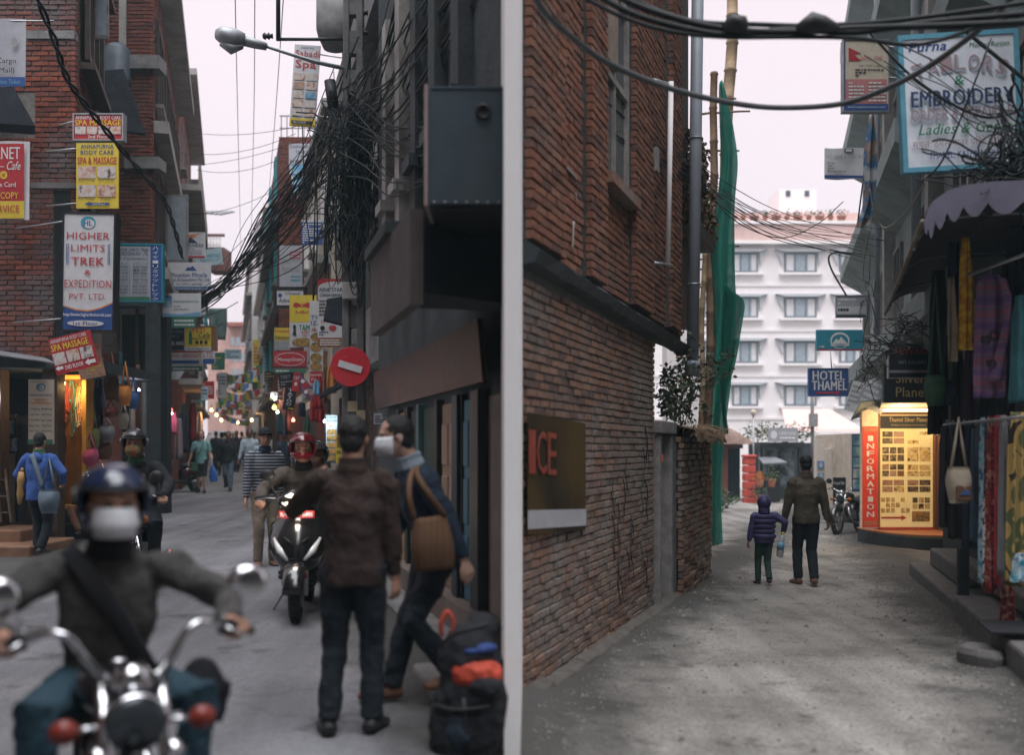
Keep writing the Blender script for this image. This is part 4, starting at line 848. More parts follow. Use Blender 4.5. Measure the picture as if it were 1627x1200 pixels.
mb = MB(); z0 = gz(11,36)-.2; mb.prism([(X(1297,36),36,z0),(X(1372,36),36,z0),(X(1372,36),36,Z(696,36)),(X(1345,36),36,Z(700,36)),(X(1325,36),36,Z(712,36)),(X(1310,36),36,Z(714,36)),(X(1310,36),36,Z(698,36)),(X(1297,36),36,Z(698,36))], (0,.3,0)); mb.build('wall', M('wall_cream', (.62,.56,.49), .85, var=.1), wr)
for x0,y0,x1,y1 in ((1299,733,1309,745),(1300,752,1309,762),(1337,725,1346,741)):
 mb = MB(); mb.bx(X(x0,35.97), X(x1,35.97), 35.95, 35.99, Z(y1,35.97), Z(y0,35.97)); pb = mb.build('number_plate', flat('plate_blue', (.10,.22,.42)), wr)
 mb = MB(); put_text(mb, '0', (X(x0,35.97)+X(x1,35.97))/2, (Z(y0,35.97)+Z(y1,35.97))/2, .1, .16, 35.945); mb.build('lettering', 'plaster_white', pb)
mb = MB(); mb.prism([(X(1232,48),46,Z(686,46)),(X(1350,48),46,Z(686,46)),(X(1330,48),49,Z(654,49)),(X(1252,48),49,Z(654,49))], (0,.1,.12)); tag(mb.build('tiled_roof', 'pink_band'), 'low pinkish roof in front of the hotel ground floor', 'roof')
hg = thing('hedge', 'flowering hedge growing over the entrance porch at lane end', 'hedge', (X(1235,44),44,zg))
mb = MB()
for k in range(20): leaf_mass(mb, (X(1192+k*5.2,43.5),43.6+rr.uniform(0,.6),Z(690,43.5)+rr.uniform(-.25,.35)), (.4,.4,.32), 42, .13, rr)
mb.build('leaves', 'leaf_mid', hg)
mb = MB()
for k in range(8): leaf_mass(mb, (X(1200+k*12,43.3),43.1,Z(688,43.5)+rr.uniform(-.2,.3)), (.3,.2,.25), 6, .09, rr)
mb.build('blossom', M('blossom', (.55,.22,.06), .8, rnd=.2), hg)
mb = MB(); mb.bx(X(1190,44.5), X(1298,44.5), 44.3, 44.6, zg-.2, Z(704,44.5)); mb.build('back_wall', 'concrete_dark', hg)
pt_ = thing('palm_plant', 'spiky palm fronds beside the cream boundary wall', 'plant', (X(1330,37.5),37.5,gz(11,37.5)))
mb = MB()
for k in range(16):
 a = k*.9; b0 = P(1333,712,37.5); pts = [b0+Vector((math.cos(a)*t*.55, math.sin(a)*t*.5, .55*t-.5*t*t)) for t in (0,.35,.7,1)]
 mb.tube(pts, [(.03,.004),(.05,.004),(.04,.004),(.004,.003)], 4)
mb.build('fronds', 'leaf_mid', pt_); mb = MB(); mb.tube([P(1333,760,37.5),P(1333,710,37.5)], .06, 7); mb.build('trunk', 'dead_leaf', pt_)
up = thing('utility_pole', 'thin grey pole with box standing before the hotel', 'pole', P(1291,790,40))
mb = MB(); mb.tube([P(1292,792,40),P(1290,585,40)], .07, 8); mb.build('post', 'concrete', up)
mb = MB(); c = P(1291,668,40); mb.box(c+Vector((0,-.1,0)), (.3,.2,.5)); mb.build('meter_box', 'steel', up)
lp = thing('garden_lamp', 'garden lamp post with round pale head near red pillar', 'lamp post', (X(1197,41),41,zg))
mb = MB(); mb.tube([(X(1197,41),41,zg),P(1197,660,41)], .035, 8); mb.build('post', 'steel', lp); mb = MB(); mb.ell(P(1197,656,41), (.12,.12,.12)); mb.build('globe', 'plaster_cream', lp)
gs = MB(); leaf_mass(gs, P(1150,795,38), (.5,.4,.35), 260, .14, rr, shell=0); leaf_mass(gs, P(1140,800,33), (.4,.4,.25), 200, .12, rr, shell=0); tag(gs.build('weeds', 'leaf_mid'), 'clump of green weeds at the lane edge below the gatehouse', 'weeds', kind='stuff')
for (px,py,r_,m_) in ((1206,782,.28,'leaf_mid'),(1226,757,.3,'leaf_mid'),(1207,758,.2,'blossom')):
 s_ = thing('potted_bush', {1206:'round yellow-green bush at the foot of the red pillar',1226:'grey-green bush standing inside the porch',1207:'orange flowering plant beside the red pillar'}[px], 'bush', P(px,py+8,40))
 mb = MB(); leaf_mass(mb, P(px,py,39.8), (r_,r_,r_), 160, .1, rr, shell=0); mb.build('leaves', m_, s_); mb = MB(); c = P(px,py+9,39.8); mb.lathe([(.12,-.2),(.17,.12),(.0,.1)], c, n=10); mb.build('pot', 'terracotta', s_)
pd_ = thing('plaster_drips', 'white plaster drips down the upper brickwork of the lane', 'stain', BW.pt(7.9,3.2,.02))
for k,(x0,y0,x1,y1,w_) in enumerate(((888,255,914,284,5),(884,288,886,350,3),(893,312,895,342,4),(912,306,913,318,3),(909,352,907,398,3))):
 mb = MB(); pts = []
 for i in range(7):
  t = i/6; d = BW.d(x0+(x1-x0)*t); pts.append(BW.pt(d, Z(y0+(y1-y0)*t,d), .012))
 mb.tube(pts, [(w_/F*8*(.5+.6*abs(mnoise.noise((i*1.7,k,0)))),.008) for i in range(7)], 6, flat_=BW.u); mb.build('drip', 'concrete_pale', pd_)
# ================================================================ signs
W_ = flat('ink_white', (.72,.72,.72)); flat('ink_red', (.46,.045,.05)); flat('ink_blue', (.035,.08,.26)); flat('ink_navy', (.02,.04,.11)); flat('ink_black', (.025,.025,.03)); flat('ink_yellow', (.72,.55,.06)); flat('ink_green', (.04,.20,.10)); flat('ink_orange', (.62,.22,.05)); flat('ink_teal', (.04,.30,.38)); flat('ink_grey', (.30,.31,.33)); flat('ink_gold', (.45,.33,.16)); flat('ink_pink', (.55,.22,.22)); flat('ink_sky', (.16,.36,.52))
flat('bg_white', (.60,.61,.63)); flat('bg_grey', (.38,.40,.44)); flat('bg_red', (.44,.035,.045)); flat('bg_blue', (.03,.085,.27)); flat('bg_yellow', (.68,.52,.06)); flat('bg_black', (.02,.022,.028)); flat('bg_teal', (.03,.25,.34)); flat('bg_cream', (.62,.56,.44)); flat('bg_paleblue', (.42,.56,.62)); flat('bg_green', (.05,.20,.13)); flat('bg_brown', (.25,.11,.05))
photo_mat('ph_skin', [(.20,.09,.06),(.55,.33,.25),(.62,.56,.52),(.30,.16,.12)], 9); photo_mat('ph_spa', [(.5,.35,.28),(.62,.6,.58),(.12,.05,.05)], 9); photo_mat('ph_blue', [(.03,.12,.30),(.10,.30,.45),(.5,.58,.6)], 3); photo_mat('ph_food', [(.30,.08,.02),(.55,.30,.08),(.08,.10,.03),(.60,.5,.35)], 14); photo_mat('ph_city', [(.25,.12,.08),(.5,.3,.2),(.2,.2,.25)], 6)
def sign(name, label, x0, y0, x1, y1, d, bg, els, cat='sign', tilt=0, yaw=0, frame=None, fw=.03, th=.03, group=None, rod=None, cloth=False, mid=None):
 c = P((x0+x1)/2, (y0+y1)/2, d); w = (x1-x0)/F*d; h = (y1-y0)/F*d
 t = thing(name, label, cat, c, group=group, rot=(0, -R(tilt), R(yaw)))
 mb = MB()
 if cloth:
  n, m = 10, 8; vs_ = []
  for s_ in (0, 1):
   for i in range(n+1):
    for j in range(m+1):
     u, v = i/n-.5, j/m-.5; vs_.append((u*w, s_*.004+.012*math.sin(u*7+v*2), -v*h+.012*math.sin(u*6)))
  q = (n+1)*(m+1); f = lambda i, j: i*(m+1)+j
  mb.add(vs_, [(f(i,j),f(i,j+1),f(i+1,j+1),f(i+1,j)) for i in range(n) for j in range(m)]+[(q+f(i,j),q+f(i+1,j),q+f(i+1,j+1),q+f(i,j+1)) for i in range(n) for j in range(m)], 0, True)
  mb.build('sheet', bg, t, world=False); base = -.018
 else:
  mb.bx(-w/2, w/2, 0, th, -h/2, h/2); mb.build('panel', bg, t, world=False); base = 0
 if frame:
  mb = MB()
  mb.bx(-w/2-fw, w/2+fw, -.012, th+.01, h/2, h/2+fw); mb.bx(-w/2-fw, w/2+fw, -.012, th+.01, -h/2-fw, -h/2)
  mb.bx(-w/2-fw, -w/2, -.012, th+.01, -h/2, h/2); mb.bx(w/2, w/2+fw, -.012, th+.01, -h/2, h/2); mb.build('frame', frame, t, world=False)
 fx = lambda u: (u-.5)*w
 fz = lambda v: (.5-v)*h
 txt, shp, mats, smats = MB(), MB(), [], []
 ly = base-.003
 def mi(lst, m):
  if m not in lst: lst.append(m)
  return lst.index(m)
 rr = random.Random(int(x0*7+y0))
 for k, e in enumerate(els):
  y = ly-.0012*k
  if e[0] == 't':
   _, s, cx, cy, tw, thh, m = e[:7]; o = e[7] if len(e) > 7 else {}
   put_text(txt, s, fx(cx), fz(cy), tw*w, thh*h, y, mi(mats, m), **o)
  elif e[0] == 'r':
   _, a, b, c2, d2, m = e; shp.add([(fx(a),y,fz(d2)),(fx(c2),y,fz(d2)),(fx(c2),y,fz(b)),(fx(a),y,fz(b))], [(0,1,2,3)], mi(smats, m))
  elif e[0] == 'e':
   _, a, b, ra, rb_, m = e; n = 22; shp.add([(fx(a)+ra*w*math.cos(2*PI*i/n), y, fz(b)+rb_*h*math.sin(2*PI*i/n)) for i in range(n)], [tuple(range(n))], mi(smats, m))
  elif e[0] == 'p':
   _, pts, m = e; shp.add([(fx(a),y,fz(b)) for a, b in pts], [tuple(range(len(pts)-1,-1,-1))], mi(smats, m))
  elif e[0] == 'l':
   _, a, b, c2, d2, n, m = e; hh = (d2-b)/n
   for i in range(n):
    u = a
    while u < c2-.02:
     ww = rr.uniform(.03,.11); u2 = min(c2, u+ww); v = b+hh*(i+.25)
     txt.add([(fx(u),y,fz(v+hh*.5)),(fx(u2),y,fz(v+hh*.5)),(fx(u2),y,fz(v)),(fx(u),y,fz(v))], [(0,1,2,3)], mi(mats, m)); u = u2+.018
     if rr.random() < .08: break
 if shp.v: tag(shp.build('print', smats, t, world=False), kind='stuff' if len(shp.f) > 1 else None)
 if txt.v: tag(txt.build('lettering', mats, t, world=False), kind='stuff')
 if rod:
  for (u, v), dv in rod:
   mb = MB(); p = Vector((fx(u), th*.5, fz(v))); mb.tube([p, p+Vector(dv)], .012, 6); mb.build('bracket_rod', 'steel', t, world=False)
 return t
LR = lambda x=-.9: [((.02,.08),(x,.15,0)),((.02,.92),(x,.15,0))]
RR = lambda x=.9: [((.98,.08),(x,.15,0)),((.98,.92),(x,.15,0))]
sign('cargo_banner', 'weathered grey cloth banner reading Cargo at upper left edge', -52, 30, 41, 138, 13.6, 'bg_grey', [('r',0,.86,1,1,'bg_blue'),('t','& Cargo',.62,.63,.46,.10,'ink_black'),('t','& (Mail)',.60,.77,.44,.10,'ink_black'),('t','Reservation Ticket',.62,.93,.60,.07,'ink_sky'),('e',.82,.35,.05,.08,'ink_grey')], cat='banner', cloth=True, rod=[((.02,.02),(1.1,0,0))])
sign('cafe_sign', 'red and yellow internet cafe banner with white edge at far left', -60, 225, 47, 350, 13.3, 'bg_white', [('r',0,.03,.93,.76,'bg_red'),('r',0,.76,.93,.98,'bg_yellow'),('t','INTERNET',.52,.15,.70,.15,'ink_white'),('t','— Cafe',.70,.31,.36,.11,'ink_white',{'shear':.35}),('e',.63,.43,.055,.052,'ink_yellow'),('t','@',.63,.43,.05,.05,'ink_red'),('t','Recharge Card',.55,.56,.52,.085,'ink_white'),('t','PHOTOCOPY',.54,.69,.62,.085,'ink_yellow'),('t','ALL SERVICE',.53,.86,.66,.09,'ink_red')], cloth=True)
sp = [('t','ANNAPURNA BODY CARE',.5,.12,.94,.15,'ink_white'),('t','SPA MASSAGE',.5,.33,.96,.22,'ink_yellow',{'bold':.03})]
sign('spa_sign', 'red spa massage lightbox with four photos, second floor, above the yellow board', 118, 182, 194, 221, 14.75, 'bg_red', sp+[('r',.02+.245*k,.48,.24+.245*k,.80,'ph_skin' if k%2 else 'ph_spa') for k in range(4)]+[('t','2nd Floor',.5,.90,.42,.13,'ink_white',{'bold':.03})], frame='galvanised', fw=.02, th=.12, rod=[((.0,.2),(-.5,.3,0))])
sign('massage_board', 'yellow body care board with four massage photos and blue arrow', 121, 227, 188, 331, 14.7, 'bg_yellow', [('t','ANNAPURNA',.5,.055,.78,.065,'ink_blue',{'bold':.02}),('t','BODY CARE',.5,.145,.78,.065,'ink_blue',{'bold':.02}),('t','SPA & MASSAGE',.5,.27,.92,.11,'ink_red',{'bold':.02})]+[('r',.05+.46*(k%2),.36+.285*(k//2),.47+.46*(k%2),.54+.285*(k//2),('ph_skin','ph_spa')[(k+k//2)%2]) for k in range(4)]+[('t',('Body Massage','Head Massage','Foot Massage','Facial')[k],.26+.46*(k%2),.575+.285*(k//2),.38 if k < 3 else .22,.035,'ink_navy') for k in range(4)]+[('p',[(.20,.935),(.34,.90),(.34,.918),(.80,.918),(.80,.955),(.34,.955),(.34,.972)],'bg_blue'),('t','2nd Floor',.55,.937,.3,.025,'ink_white')], rod=LR(-.5))
wing = [('r',.06,.26,.075,.44,'ink_blue'),('r',.09,.26,.105,.44,'ink_blue'),('r',.895,.26,.91,.44,'ink_blue'),('r',.925,.26,.94,.44,'ink_blue')]
sign('trek_sign', 'tall white Higher Limits Trek and Expedition lightbox with blue foot', 101, 340, 180, 524, 14.2, 'bg_white', [('p',[(0,.80),(.25,.835),(.5,.845),(.75,.82),(1,.77),(1,1),(0,1)],'bg_blue'),('p',[(0,.80),(.25,.835),(.5,.845),(.75,.82),(1,.77),(1,.757),(.75,.808),(.5,.833),(.25,.823),(0,.792)],'ink_orange'),('e',.48,.075,.15,.055,'ink_teal'),('e',.50,.085,.11,.040,'bg_white'),('t','HL',.48,.08,.16,.045,'ink_blue',{'bold':.03}),('t','HIGHER',.49,.19,.86,.062,'ink_red',{'bold':.01}),('t','LIMITS',.49,.295,.68,.058,'ink_red',{'bold':.004}),('t','TREK',.49,.41,.66,.068,'ink_red',{'bold':.03}),('t','&',.49,.505,.13,.042,'ink_red',{'bold':.03}),('t','EXPEDITION',.5,.605,.94,.068,'ink_red',{'bold':.005}),('t','PVT. LTD.',.5,.715,.74,.052,'ink_red',{'bold':.005}),('t','http://www.higherlimitstrek.com',.5,.875,.96,.038,'ink_white'),('e',.47,.947,.37,.026,'bg_white'),('t','1st Floor',.47,.947,.50,.034,'ink_blue',{'bold':.02})]+wing, frame='black_plastic', fw=.025, th=.16, tilt=-1, rod=[((.02,.05),(-1.0,.6,0)),((.02,.9),(-1.0,.6,0))])
sign('information_board', 'pale blue Higher Limits Trek information board with blue Japanese strip', 180, 389, 256, 478, 16.6, 'bg_grey', [('r',0,0,1,.03,'bg_teal'),('r',0,.93,.76,1,'bg_green'),('r',.775,0,1,1,'bg_blue'),('t','HIGHER LIMITS TREK',.39,.09,.70,.06,'ink_navy'),('t','& EXPEDITION PVT. LTD.',.39,.165,.70,.06,'ink_navy'),('t','無料  (Free Information )',.39,.245,.66,.06,'ink_navy')]+[('t',s,.17+.40*(i%2),.34+.058*(i//2),.30,.042,'ink_navy') for i,s in enumerate(('トレッキング','ラフティング','TREKKING','RAFTING','ジャングル','観光','JUNGLE SAFARI','SIGHT SEEING','フライト','チベットツアー','MTN FLIGHT','TIBET TOUR','ブータンツアー','バスチケット','BHUTAN TOUR','BUS TICKET','航空券','ホテル予約','AIR TICKET','HOTEL BOOKING'))]+[('t',c,.885,.06+.083*k,.11,.058,'ink_white') for k,c in enumerate('ハイヤーリミッツトレック')]+[('r',.36,.33,.365,.91,'ink_navy')], frame='bg_teal', fw=.02, th=.12, yaw=4)
sign('price_board', 'brown food picture board half hidden behind the tilted red spa sign', 122, 548, 162, 601, 14.4, 'ph_city', [('l',.3,.55,.95,.9,4,'ink_yellow')], tilt=12)
sign('tilted_spa_sign', 'tilted red spa massage board with white arrow hanging over shop', 82, 531, 150, 589, 14.0, 'bg_red', [('t','ANNAPURNA BODY CARE',.47,.09,.86,.10,'ink_white'),('t','SPA MASSAGE',.47,.27,.88,.18,'ink_yellow',{'bold':.03})]+[('r',.02+.325*k,.42,.31+.325*k,.74,('ph_spa','ph_skin')[k%2]) for k in range(3)]+[('t','2ND FLOOR',.46,.86,.44,.12,'ink_white',{'bold':.02}),('p',[(.72,.86),(.82,.76),(.82,.81),(.97,.81),(.97,.91),(.82,.91),(.82,.96)],'ink_white'),('p',[(.02,.84),(.10,.76),(.10,.80),(.2,.80),(.2,.88),(.10,.88),(.10,.92)],'ink_white')], tilt=14)
sign('standing_banner', 'white standing Higher Limits banner with service list beside shop display', 45, 603, 85, 706, 14.6, 'bg_cream', [('e',.5,.12,.19,.06,'bg_teal'),('e',.53,.125,.12,.04,'bg_cream'),('t','HL',.48,.12,.2,.04,'ink_blue',{'bold':.03}),('t','HIGHER LIMITS TREK & EXPEDITION',.5,.245,.9,.03,'ink_blue'),('t','無料案内',.5,.315,.5,.035,'ink_orange'),('t','Free Information !',.5,.36,.9,.05,'ink_orange')]+[('t',s,.26+.49*(i%2),.46+.085*(i//2),.40,.04,'ink_green' if i%2==0 else 'ink_navy') for i,s in enumerate(('Trekking','Rafting','Jungle Safari','Sight Seeing','Mountain Flight','Bus Ticket','Bhutan Tour','Tibet Tour','Flight Ticket','Hotel Booking'))]+[('r',0,.93,1,1,'bg_green'),('l',.1,.03,.9,.05,1,'ink_grey')], cat='banner')
sign('wilderness_sign', 'white Wilderness Excursion sign with orange mountain logo', 269, 369, 326, 410, 24, 'bg_white', [('p',[(.25,.35),(.45,.12),(.95,.02),(.6,.18),(.8,.14),(.55,.3)],'ink_orange'),('p',[(.2,.42),(.42,.22),(.5,.30),(.6,.2),(.8,.42)],'ink_navy'),('t','WILDERNESS',.5,.51,.9,.12,'ink_navy',{'bold':.02}),('t','EXCURSION',.5,.63,.4,.05,'ink_navy'),('t','Trek & Tour Operator in',.5,.72,.8,.07,'ink_blue'),('t','NEPAL/TIBET/BHUTAN',.5,.82,.8,.07,'ink_blue'),('r',0,.92,1,1,'bg_red')], rod=LR(-.6))
sign('heritage_sign', 'pale turquoise heritage treks sign behind the wilderness sign', 306, 396, 353, 422, 31, 'bg_paleblue', [('t','NEPAL HERITAGE',.55,.42,.8,.2,'ink_teal',{'bold':.02}),('t','TREKS PVT. LTD.',.6,.68,.7,.16,'ink_teal'),('p',[(.05,.4),(.12,.15),(.2,.4)],'ink_blue')], tilt=6)
sign('mountain_miracle_sign', 'blue and white Mountain Miracle Treks sign above the cable bundle', 266, 417, 335, 461, 22, 'bg_white', [('p',[(.4,.3),(.47,.16),(.52,.2),(.58,.12),(.68,.3)],'ink_blue'),('t','Mountain Miracle',.5,.45,.82,.16,'ink_blue',{'bold':.02}),('t','Treks & Expedition Pvt. Ltd.',.5,.64,.96,.14,'ink_blue',{'bold':.015}),('t','Tel.: +977-1-4419031',.5,.79,.6,.08,'ink_navy'),('r',0,.88,1,1,'bg_blue'),('t','www.mountainmiracletreks.com',.5,.94,.85,.07,'ink_white')], rod=LR(-.6))
sign('nepal_adventure_sign', 'white sign with blue-green picture corner below the Mountain Miracle sign', 258, 466, 319, 503, 21, 'bg_white', [('r',0,.1,.25,.6,'ph_blue'),('t','Great Himalaya Adventure Pvt. Ltd.',.62,.36,.66,.13,'ink_green'),('l',.3,.5,.95,.75,2,'ink_grey'),('p',[(0,.85),(.5,.9),(1,.8),(1,1),(0,1)],'ink_sky')])
sign('green_sign', 'small green hoarding tucked under the white adventure sign', 262, 503, 311, 521, 21.6, 'bg_green', [('l',.3,.2,.95,.9,2,'ink_white')])
sign('curio_sign', 'white G lettered sign end behind the adventure signs', 316, 468, 326, 500, 27, 'bg_white', [('t','Gift',.5,.2,.8,.16,'ink_navy')])
sign('street_name_sign', 'black street name sign with white lettering above the handicraft board', 259, 519, 294, 556, 24, 'bg_black', [('t','ठमेल मार्ग',.5,.22,.8,.17,'ink_grey'),('t','(3000 ft)',.5,.45,.5,.13,'ink_grey'),('t','THAMEL MARG',.5,.72,.9,.16,'ink_white')], frame='steel', fw=.02)
sign('yeti_cafe_sign', 'yellow Yeti Cafe sign with bottle and orange edge', 294, 519, 344, 557, 23.6, 'bg_yellow', [('r',.83,0,1,1,'bg_brown'),('t','YETI',.42,.15,.42,.2,'ink_red',{'bold':.04}),('t','Cafe',.62,.35,.38,.2,'ink_black',{'shear':.3}),('t','Restaurant & Bar',.52,.5,.55,.1,'ink_black'),('p',[(.12,.75),(.12,.35),(.16,.15),(.19,.15),(.23,.35),(.23,.75)],'ink_green'),('e',.38,.66,.05,.08,'ink_black'),('e',.52,.66,.05,.08,'ink_black'),('e',.67,.66,.05,.08,'ink_black'),('r',0,.86,.83,1,'bg_white'),('t','www.cafeyeti.com',.42,.93,.7,.09,'ink_black')], frame='steel', fw=.02)
sign('handicraft_sign', 'white and green Dahal Handicraft board with blue arrow', 267, 557, 322, 590, 24, 'bg_white', [('r',0,0,1,.1,'bg_red'),('t','DAHAL HANDICRAFT',.5,.25,.9,.16,'ink_red',{'bold':.02}),('p',[(.03,.55),(.12,.42),(.12,.48),(.9,.48),(.9,.63),(.12,.63),(.12,.68)],'bg_blue'),('r',.08,.76,1,1,'bg_green'),('l',.15,.8,.9,.97,1,'ink_white')])
sign('company_sign', 'small sign ending in LTD. right of the handicraft board', 322, 557, 341, 579, 27, 'bg_white', [('r',0,.6,1,1,'bg_blue'),('t','LTD.',.5,.3,.8,.4,'ink_red')])
for i,(x0,y0,x1,y1,d,bg,ink,lab) in enumerate(((357,555,383,571,44,'bg_paleblue','ink_blue','pale blue distant sign strip above the far street'),(336,560,357,588,40,'bg_green','ink_yellow','green and yellow distant sign left of the prayer flags'),(346,592,360,632,42,'bg_grey','ink_navy','grey narrow hanging sign beside the prayer flags'),(322,606,340,634,32,'bg_red','ink_white','red hanging banner by the left row of shops'),(319,615,330,636,31,'bg_paleblue','ink_navy','small pale blue sign left of the red hanging banner'),(417,548,428,590,40,'bg_paleblue','ink_teal','tall pale sign with teal writing in the right row'),(402,540,412,582,50,'bg_yellow','ink_red','slim yellow distant sign of the right row'),(420,590,436,606,34,'bg_black','ink_gold','black and gold small sign below the money transfer sign'),(422,610,440,626,36,'bg_grey','ink_navy','grey distant sign under the black and gold sign'),(441,600,449,636,27,'bg_brown','ink_white','narrow orange-brown sign beside the tattoo board'))):
 sign('shop_sign', lab, x0, y0, x1, y1, d, bg, [('l',.1,.12,.9,.9,3 if y1-y0 < 25 else 6,ink)])
sign('spa_banner', 'tall leaning Spa banner with ten small photos high on the right row', 464, 71, 505, 201, 19.5, 'bg_white', [('r',0,.9,1,1,'bg_yellow'),('t','SABADI SPA',.5,.035,.5,.022,'ink_blue'),('t','Sabadi',.52,.105,.92,.075,'ink_red',{'bold':.02}),('t','Spa',.48,.25,.78,.13,'ink_red',{'bold':.03})]+[('r',.06+.48*(k%2),.35+.11*(k//2),.48+.48*(k%2),.435+.11*(k//2),('ph_skin','ph_spa','ph_city','ph_skin','ph_spa','ph_blue','ph_skin','ph_spa','ph_spa','ph_skin')[k]) for k in range(10)]+[('t',('Thai Massage','Body Therapy')[k%2],.27+.48*(k%2),.448+.11*(k//2),.3,.012,'ink_black') for k in range(10)]+[('r',.08,.935,.8,.975,'bg_black'),('t','4th FLOOR',.40,.955,.5,.022,'ink_white'),('p',[(.8,.92),(.95,.955),(.8,.99)],'bg_black')], cat='banner', tilt=-4, rod=[((.95,.1),(.8,.2,0)),((.95,.85),(.8,.2,0))])
sign('treks_board', 'grey Funny Nepal Treks board with blue lake photos on brick house', 459, 228, 500, 262, 29.6, 'bg_grey', [('t','FUNNY NEPAL',.5,.15,.9,.14,'ink_black'),('t','TREKS',.5,.4,.5,.14,'ink_black'),('t','&',.5,.6,.12,.12,'ink_black'),('t','EXPEDITION',.5,.83,.9,.14,'ink_black')])
for k in range(3): sign('photo_board', ('upper','middle','lower')[k]+' blue lake photo board under the grey treks board', 460+k*3, 261+k*16.5, 497, 276+k*16.5, 29.6, 'ph_blue', [])
sign('text_board', 'blue board covered in white writing below the lake photos', 479, 349, 512, 389, 22.5, 'bg_blue', [('r',0,0,1,.1,'bg_white'),('l',.06,.14,.94,.95,9,'ink_white')])
sign('map_board', 'pale board with red and green bars high on right row', 444, 390, 480, 457, 26, 'bg_grey', [('r',.45,.14+.07*k,.95,.165+.07*k,'ink_red') for k in range(3)]+[('r',.5,.72+.09*k,.95,.75+.09*k,'ink_teal') for k in range(2)]+[('l',.08,.3,.9,.7,6,'ink_grey')])
sign('adventure_sign', 'white Unique Adventure sign in dark frame, right row', 440, 461, 482, 485, 25, 'bg_white', [('e',.12,.35,.08,.14,'ink_blue'),('t','Unique',.6,.25,.55,.26,'ink_navy',{'bold':.02}),('t','Adventure',.5,.68,.85,.28,'ink_navy',{'bold':.02})], frame='black_plastic', fw=.08)
sign('restaurant_sign', 'yellow and white energy drink restaurant sign with two red bulls', 460, 469, 503, 552, 19.8, 'bg_white', [('r',0,0,1,.52,'bg_yellow'),('e',.46,.20,.09,.045,'ink_orange'),('p',[(.12,.21),(.2,.14),(.32,.15),(.42,.19),(.42,.23),(.3,.23),(.26,.25)],'ink_red'),('p',[(.80,.21),(.72,.14),(.60,.15),(.50,.19),(.50,.23),(.62,.23),(.66,.25)],'ink_red'),('t','RedBull',.46,.325,.46,.06,'ink_red',{'bold':.03}),('t','TAMAS',.66,.62,.62,.11,'ink_green',{'bold':.03}),('t','RESTRO',.7,.715,.5,.05,'ink_red'),('t','ON TOP',.7,.78,.4,.04,'ink_red'),('p',[(.12,.77),(.15,.68),(.13,.60),(.19,.56),(.25,.60),(.23,.68),(.26,.77)],'ink_black'),('e',.5,.90,.40,.08,'ph_food')])
sign('food_banner', 'tall Japanese food banner with three dish photos beside the restaurant sign', 492, 478, 513, 609, 19, 'bg_white', [('t','TO',.45,.2,.7,.05,'ink_blue',{'bold':.03}),('t','IZA',.5,.27,.8,.05,'ink_blue',{'bold':.03}),('t','焼き',.5,.35,.7,.05,'ink_red'),('e',.5,.44,.42,.05,'ph_food'),('e',.5,.56,.46,.055,'ph_food'),('e',.5,.69,.46,.055,'ph_food'),('e',.5,.80,.46,.055,'ph_food'),('r',0,.86,1,1,'bg_red'),('t','Japanese',.5,.90,.9,.04,'ink_white'),('t','Food',.5,.955,.7,.04,'ink_white')], cat='banner')
sign('cargo_sign', 'white cargo service sign with red arch partly hidden by the pole', 505, 443, 543, 552, 17, 'bg_white', [('r',0,0,1,.12,'bg_red'),('e',.7,.14,.7,.10,'bg_white'),('r',0,.86,1,1,'bg_brown'),('t','NINE STAR',.56,.16,.95,.06,'ink_navy',{'bold':.03}),('t','CARGO SERVICE',.56,.24,.95,.045,'ink_navy'),('l',.06,.3,.7,.55,5,'ink_black'),('e',.2,.72,.10,.035,'ink_black'),('e',.62,.72,.16,.04,'ink_red'),('t','DHL',.3,.62,.3,.04,'ink_red'),('l',.06,.76,.9,.84,2,'ink_navy'),('l',.1,.88,.95,.98,3,'ink_white')])
sign('yellow_adventure_sign', 'yellow Unique Adventure sign above the red money transfer sign', 436, 521, 461, 556, 24, 'bg_grey', [('r',0,0,1,.58,'bg_yellow'),('t','Unique',.5,.16,.9,.2,'ink_red',{'bold':.03}),('t','Adventure',.5,.44,.94,.2,'ink_black',{'bold':.02}),('l',.1,.62,.9,.95,3,'ink_grey')])
sign('money_sign', 'red MoneyGram sign with white oval', 435, 558, 486, 585, 22, 'bg_red', [('e',.5,.48,.47,.40,'bg_white'),('e',.5,.48,.45,.36,'bg_red'),('t','MoneyGram',.5,.52,.78,.26,'ink_white',{'bold':.02,'shear':.2}),('r',0,.92,1,1,'bg_black')], th=.1)
sign('strip_sign', 'dark teal strip sign right beneath the money transfer sign', 436, 586, 486, 593, 22, 'bg_green', [('l',.05,.2,.95,.8,1,'ink_white')])
sign('dark_banner', 'black shop banner with pale script above the tattoo board', 443, 592, 470, 615, 20.6, 'bg_black', [('t','TIBET',.4,.3,.6,.25,'ink_grey'),('l',.1,.55,.9,.9,2,'ink_grey')], tilt=6)
sign('tattoo_sign', 'black hanging tattoo board with white letters and yellow arrow', 451, 615, 469, 652, 20, 'bg_black', [('t',c,.5,.14+.15*k,.42,.12,'ink_white',{'bold':.02}) for k,c in enumerate('TATOO')]+[('p',[(.5,.9),(.85,.9),(.85,.87),(1,.92),(.85,.97),(.85,.94),(.5,.94)],'ink_yellow')], tilt=-8)
sign('tshirt_board', 'small red and white T-shirt shop board beside the country flag', 465, 591, 476, 622, 19, 'bg_red', [('t','T-Shirt',.5,.3,.8,.2,'ink_white',{'rot':.5}),('e',.5,.62,.2,.1,'ink_white')], tilt=-6)
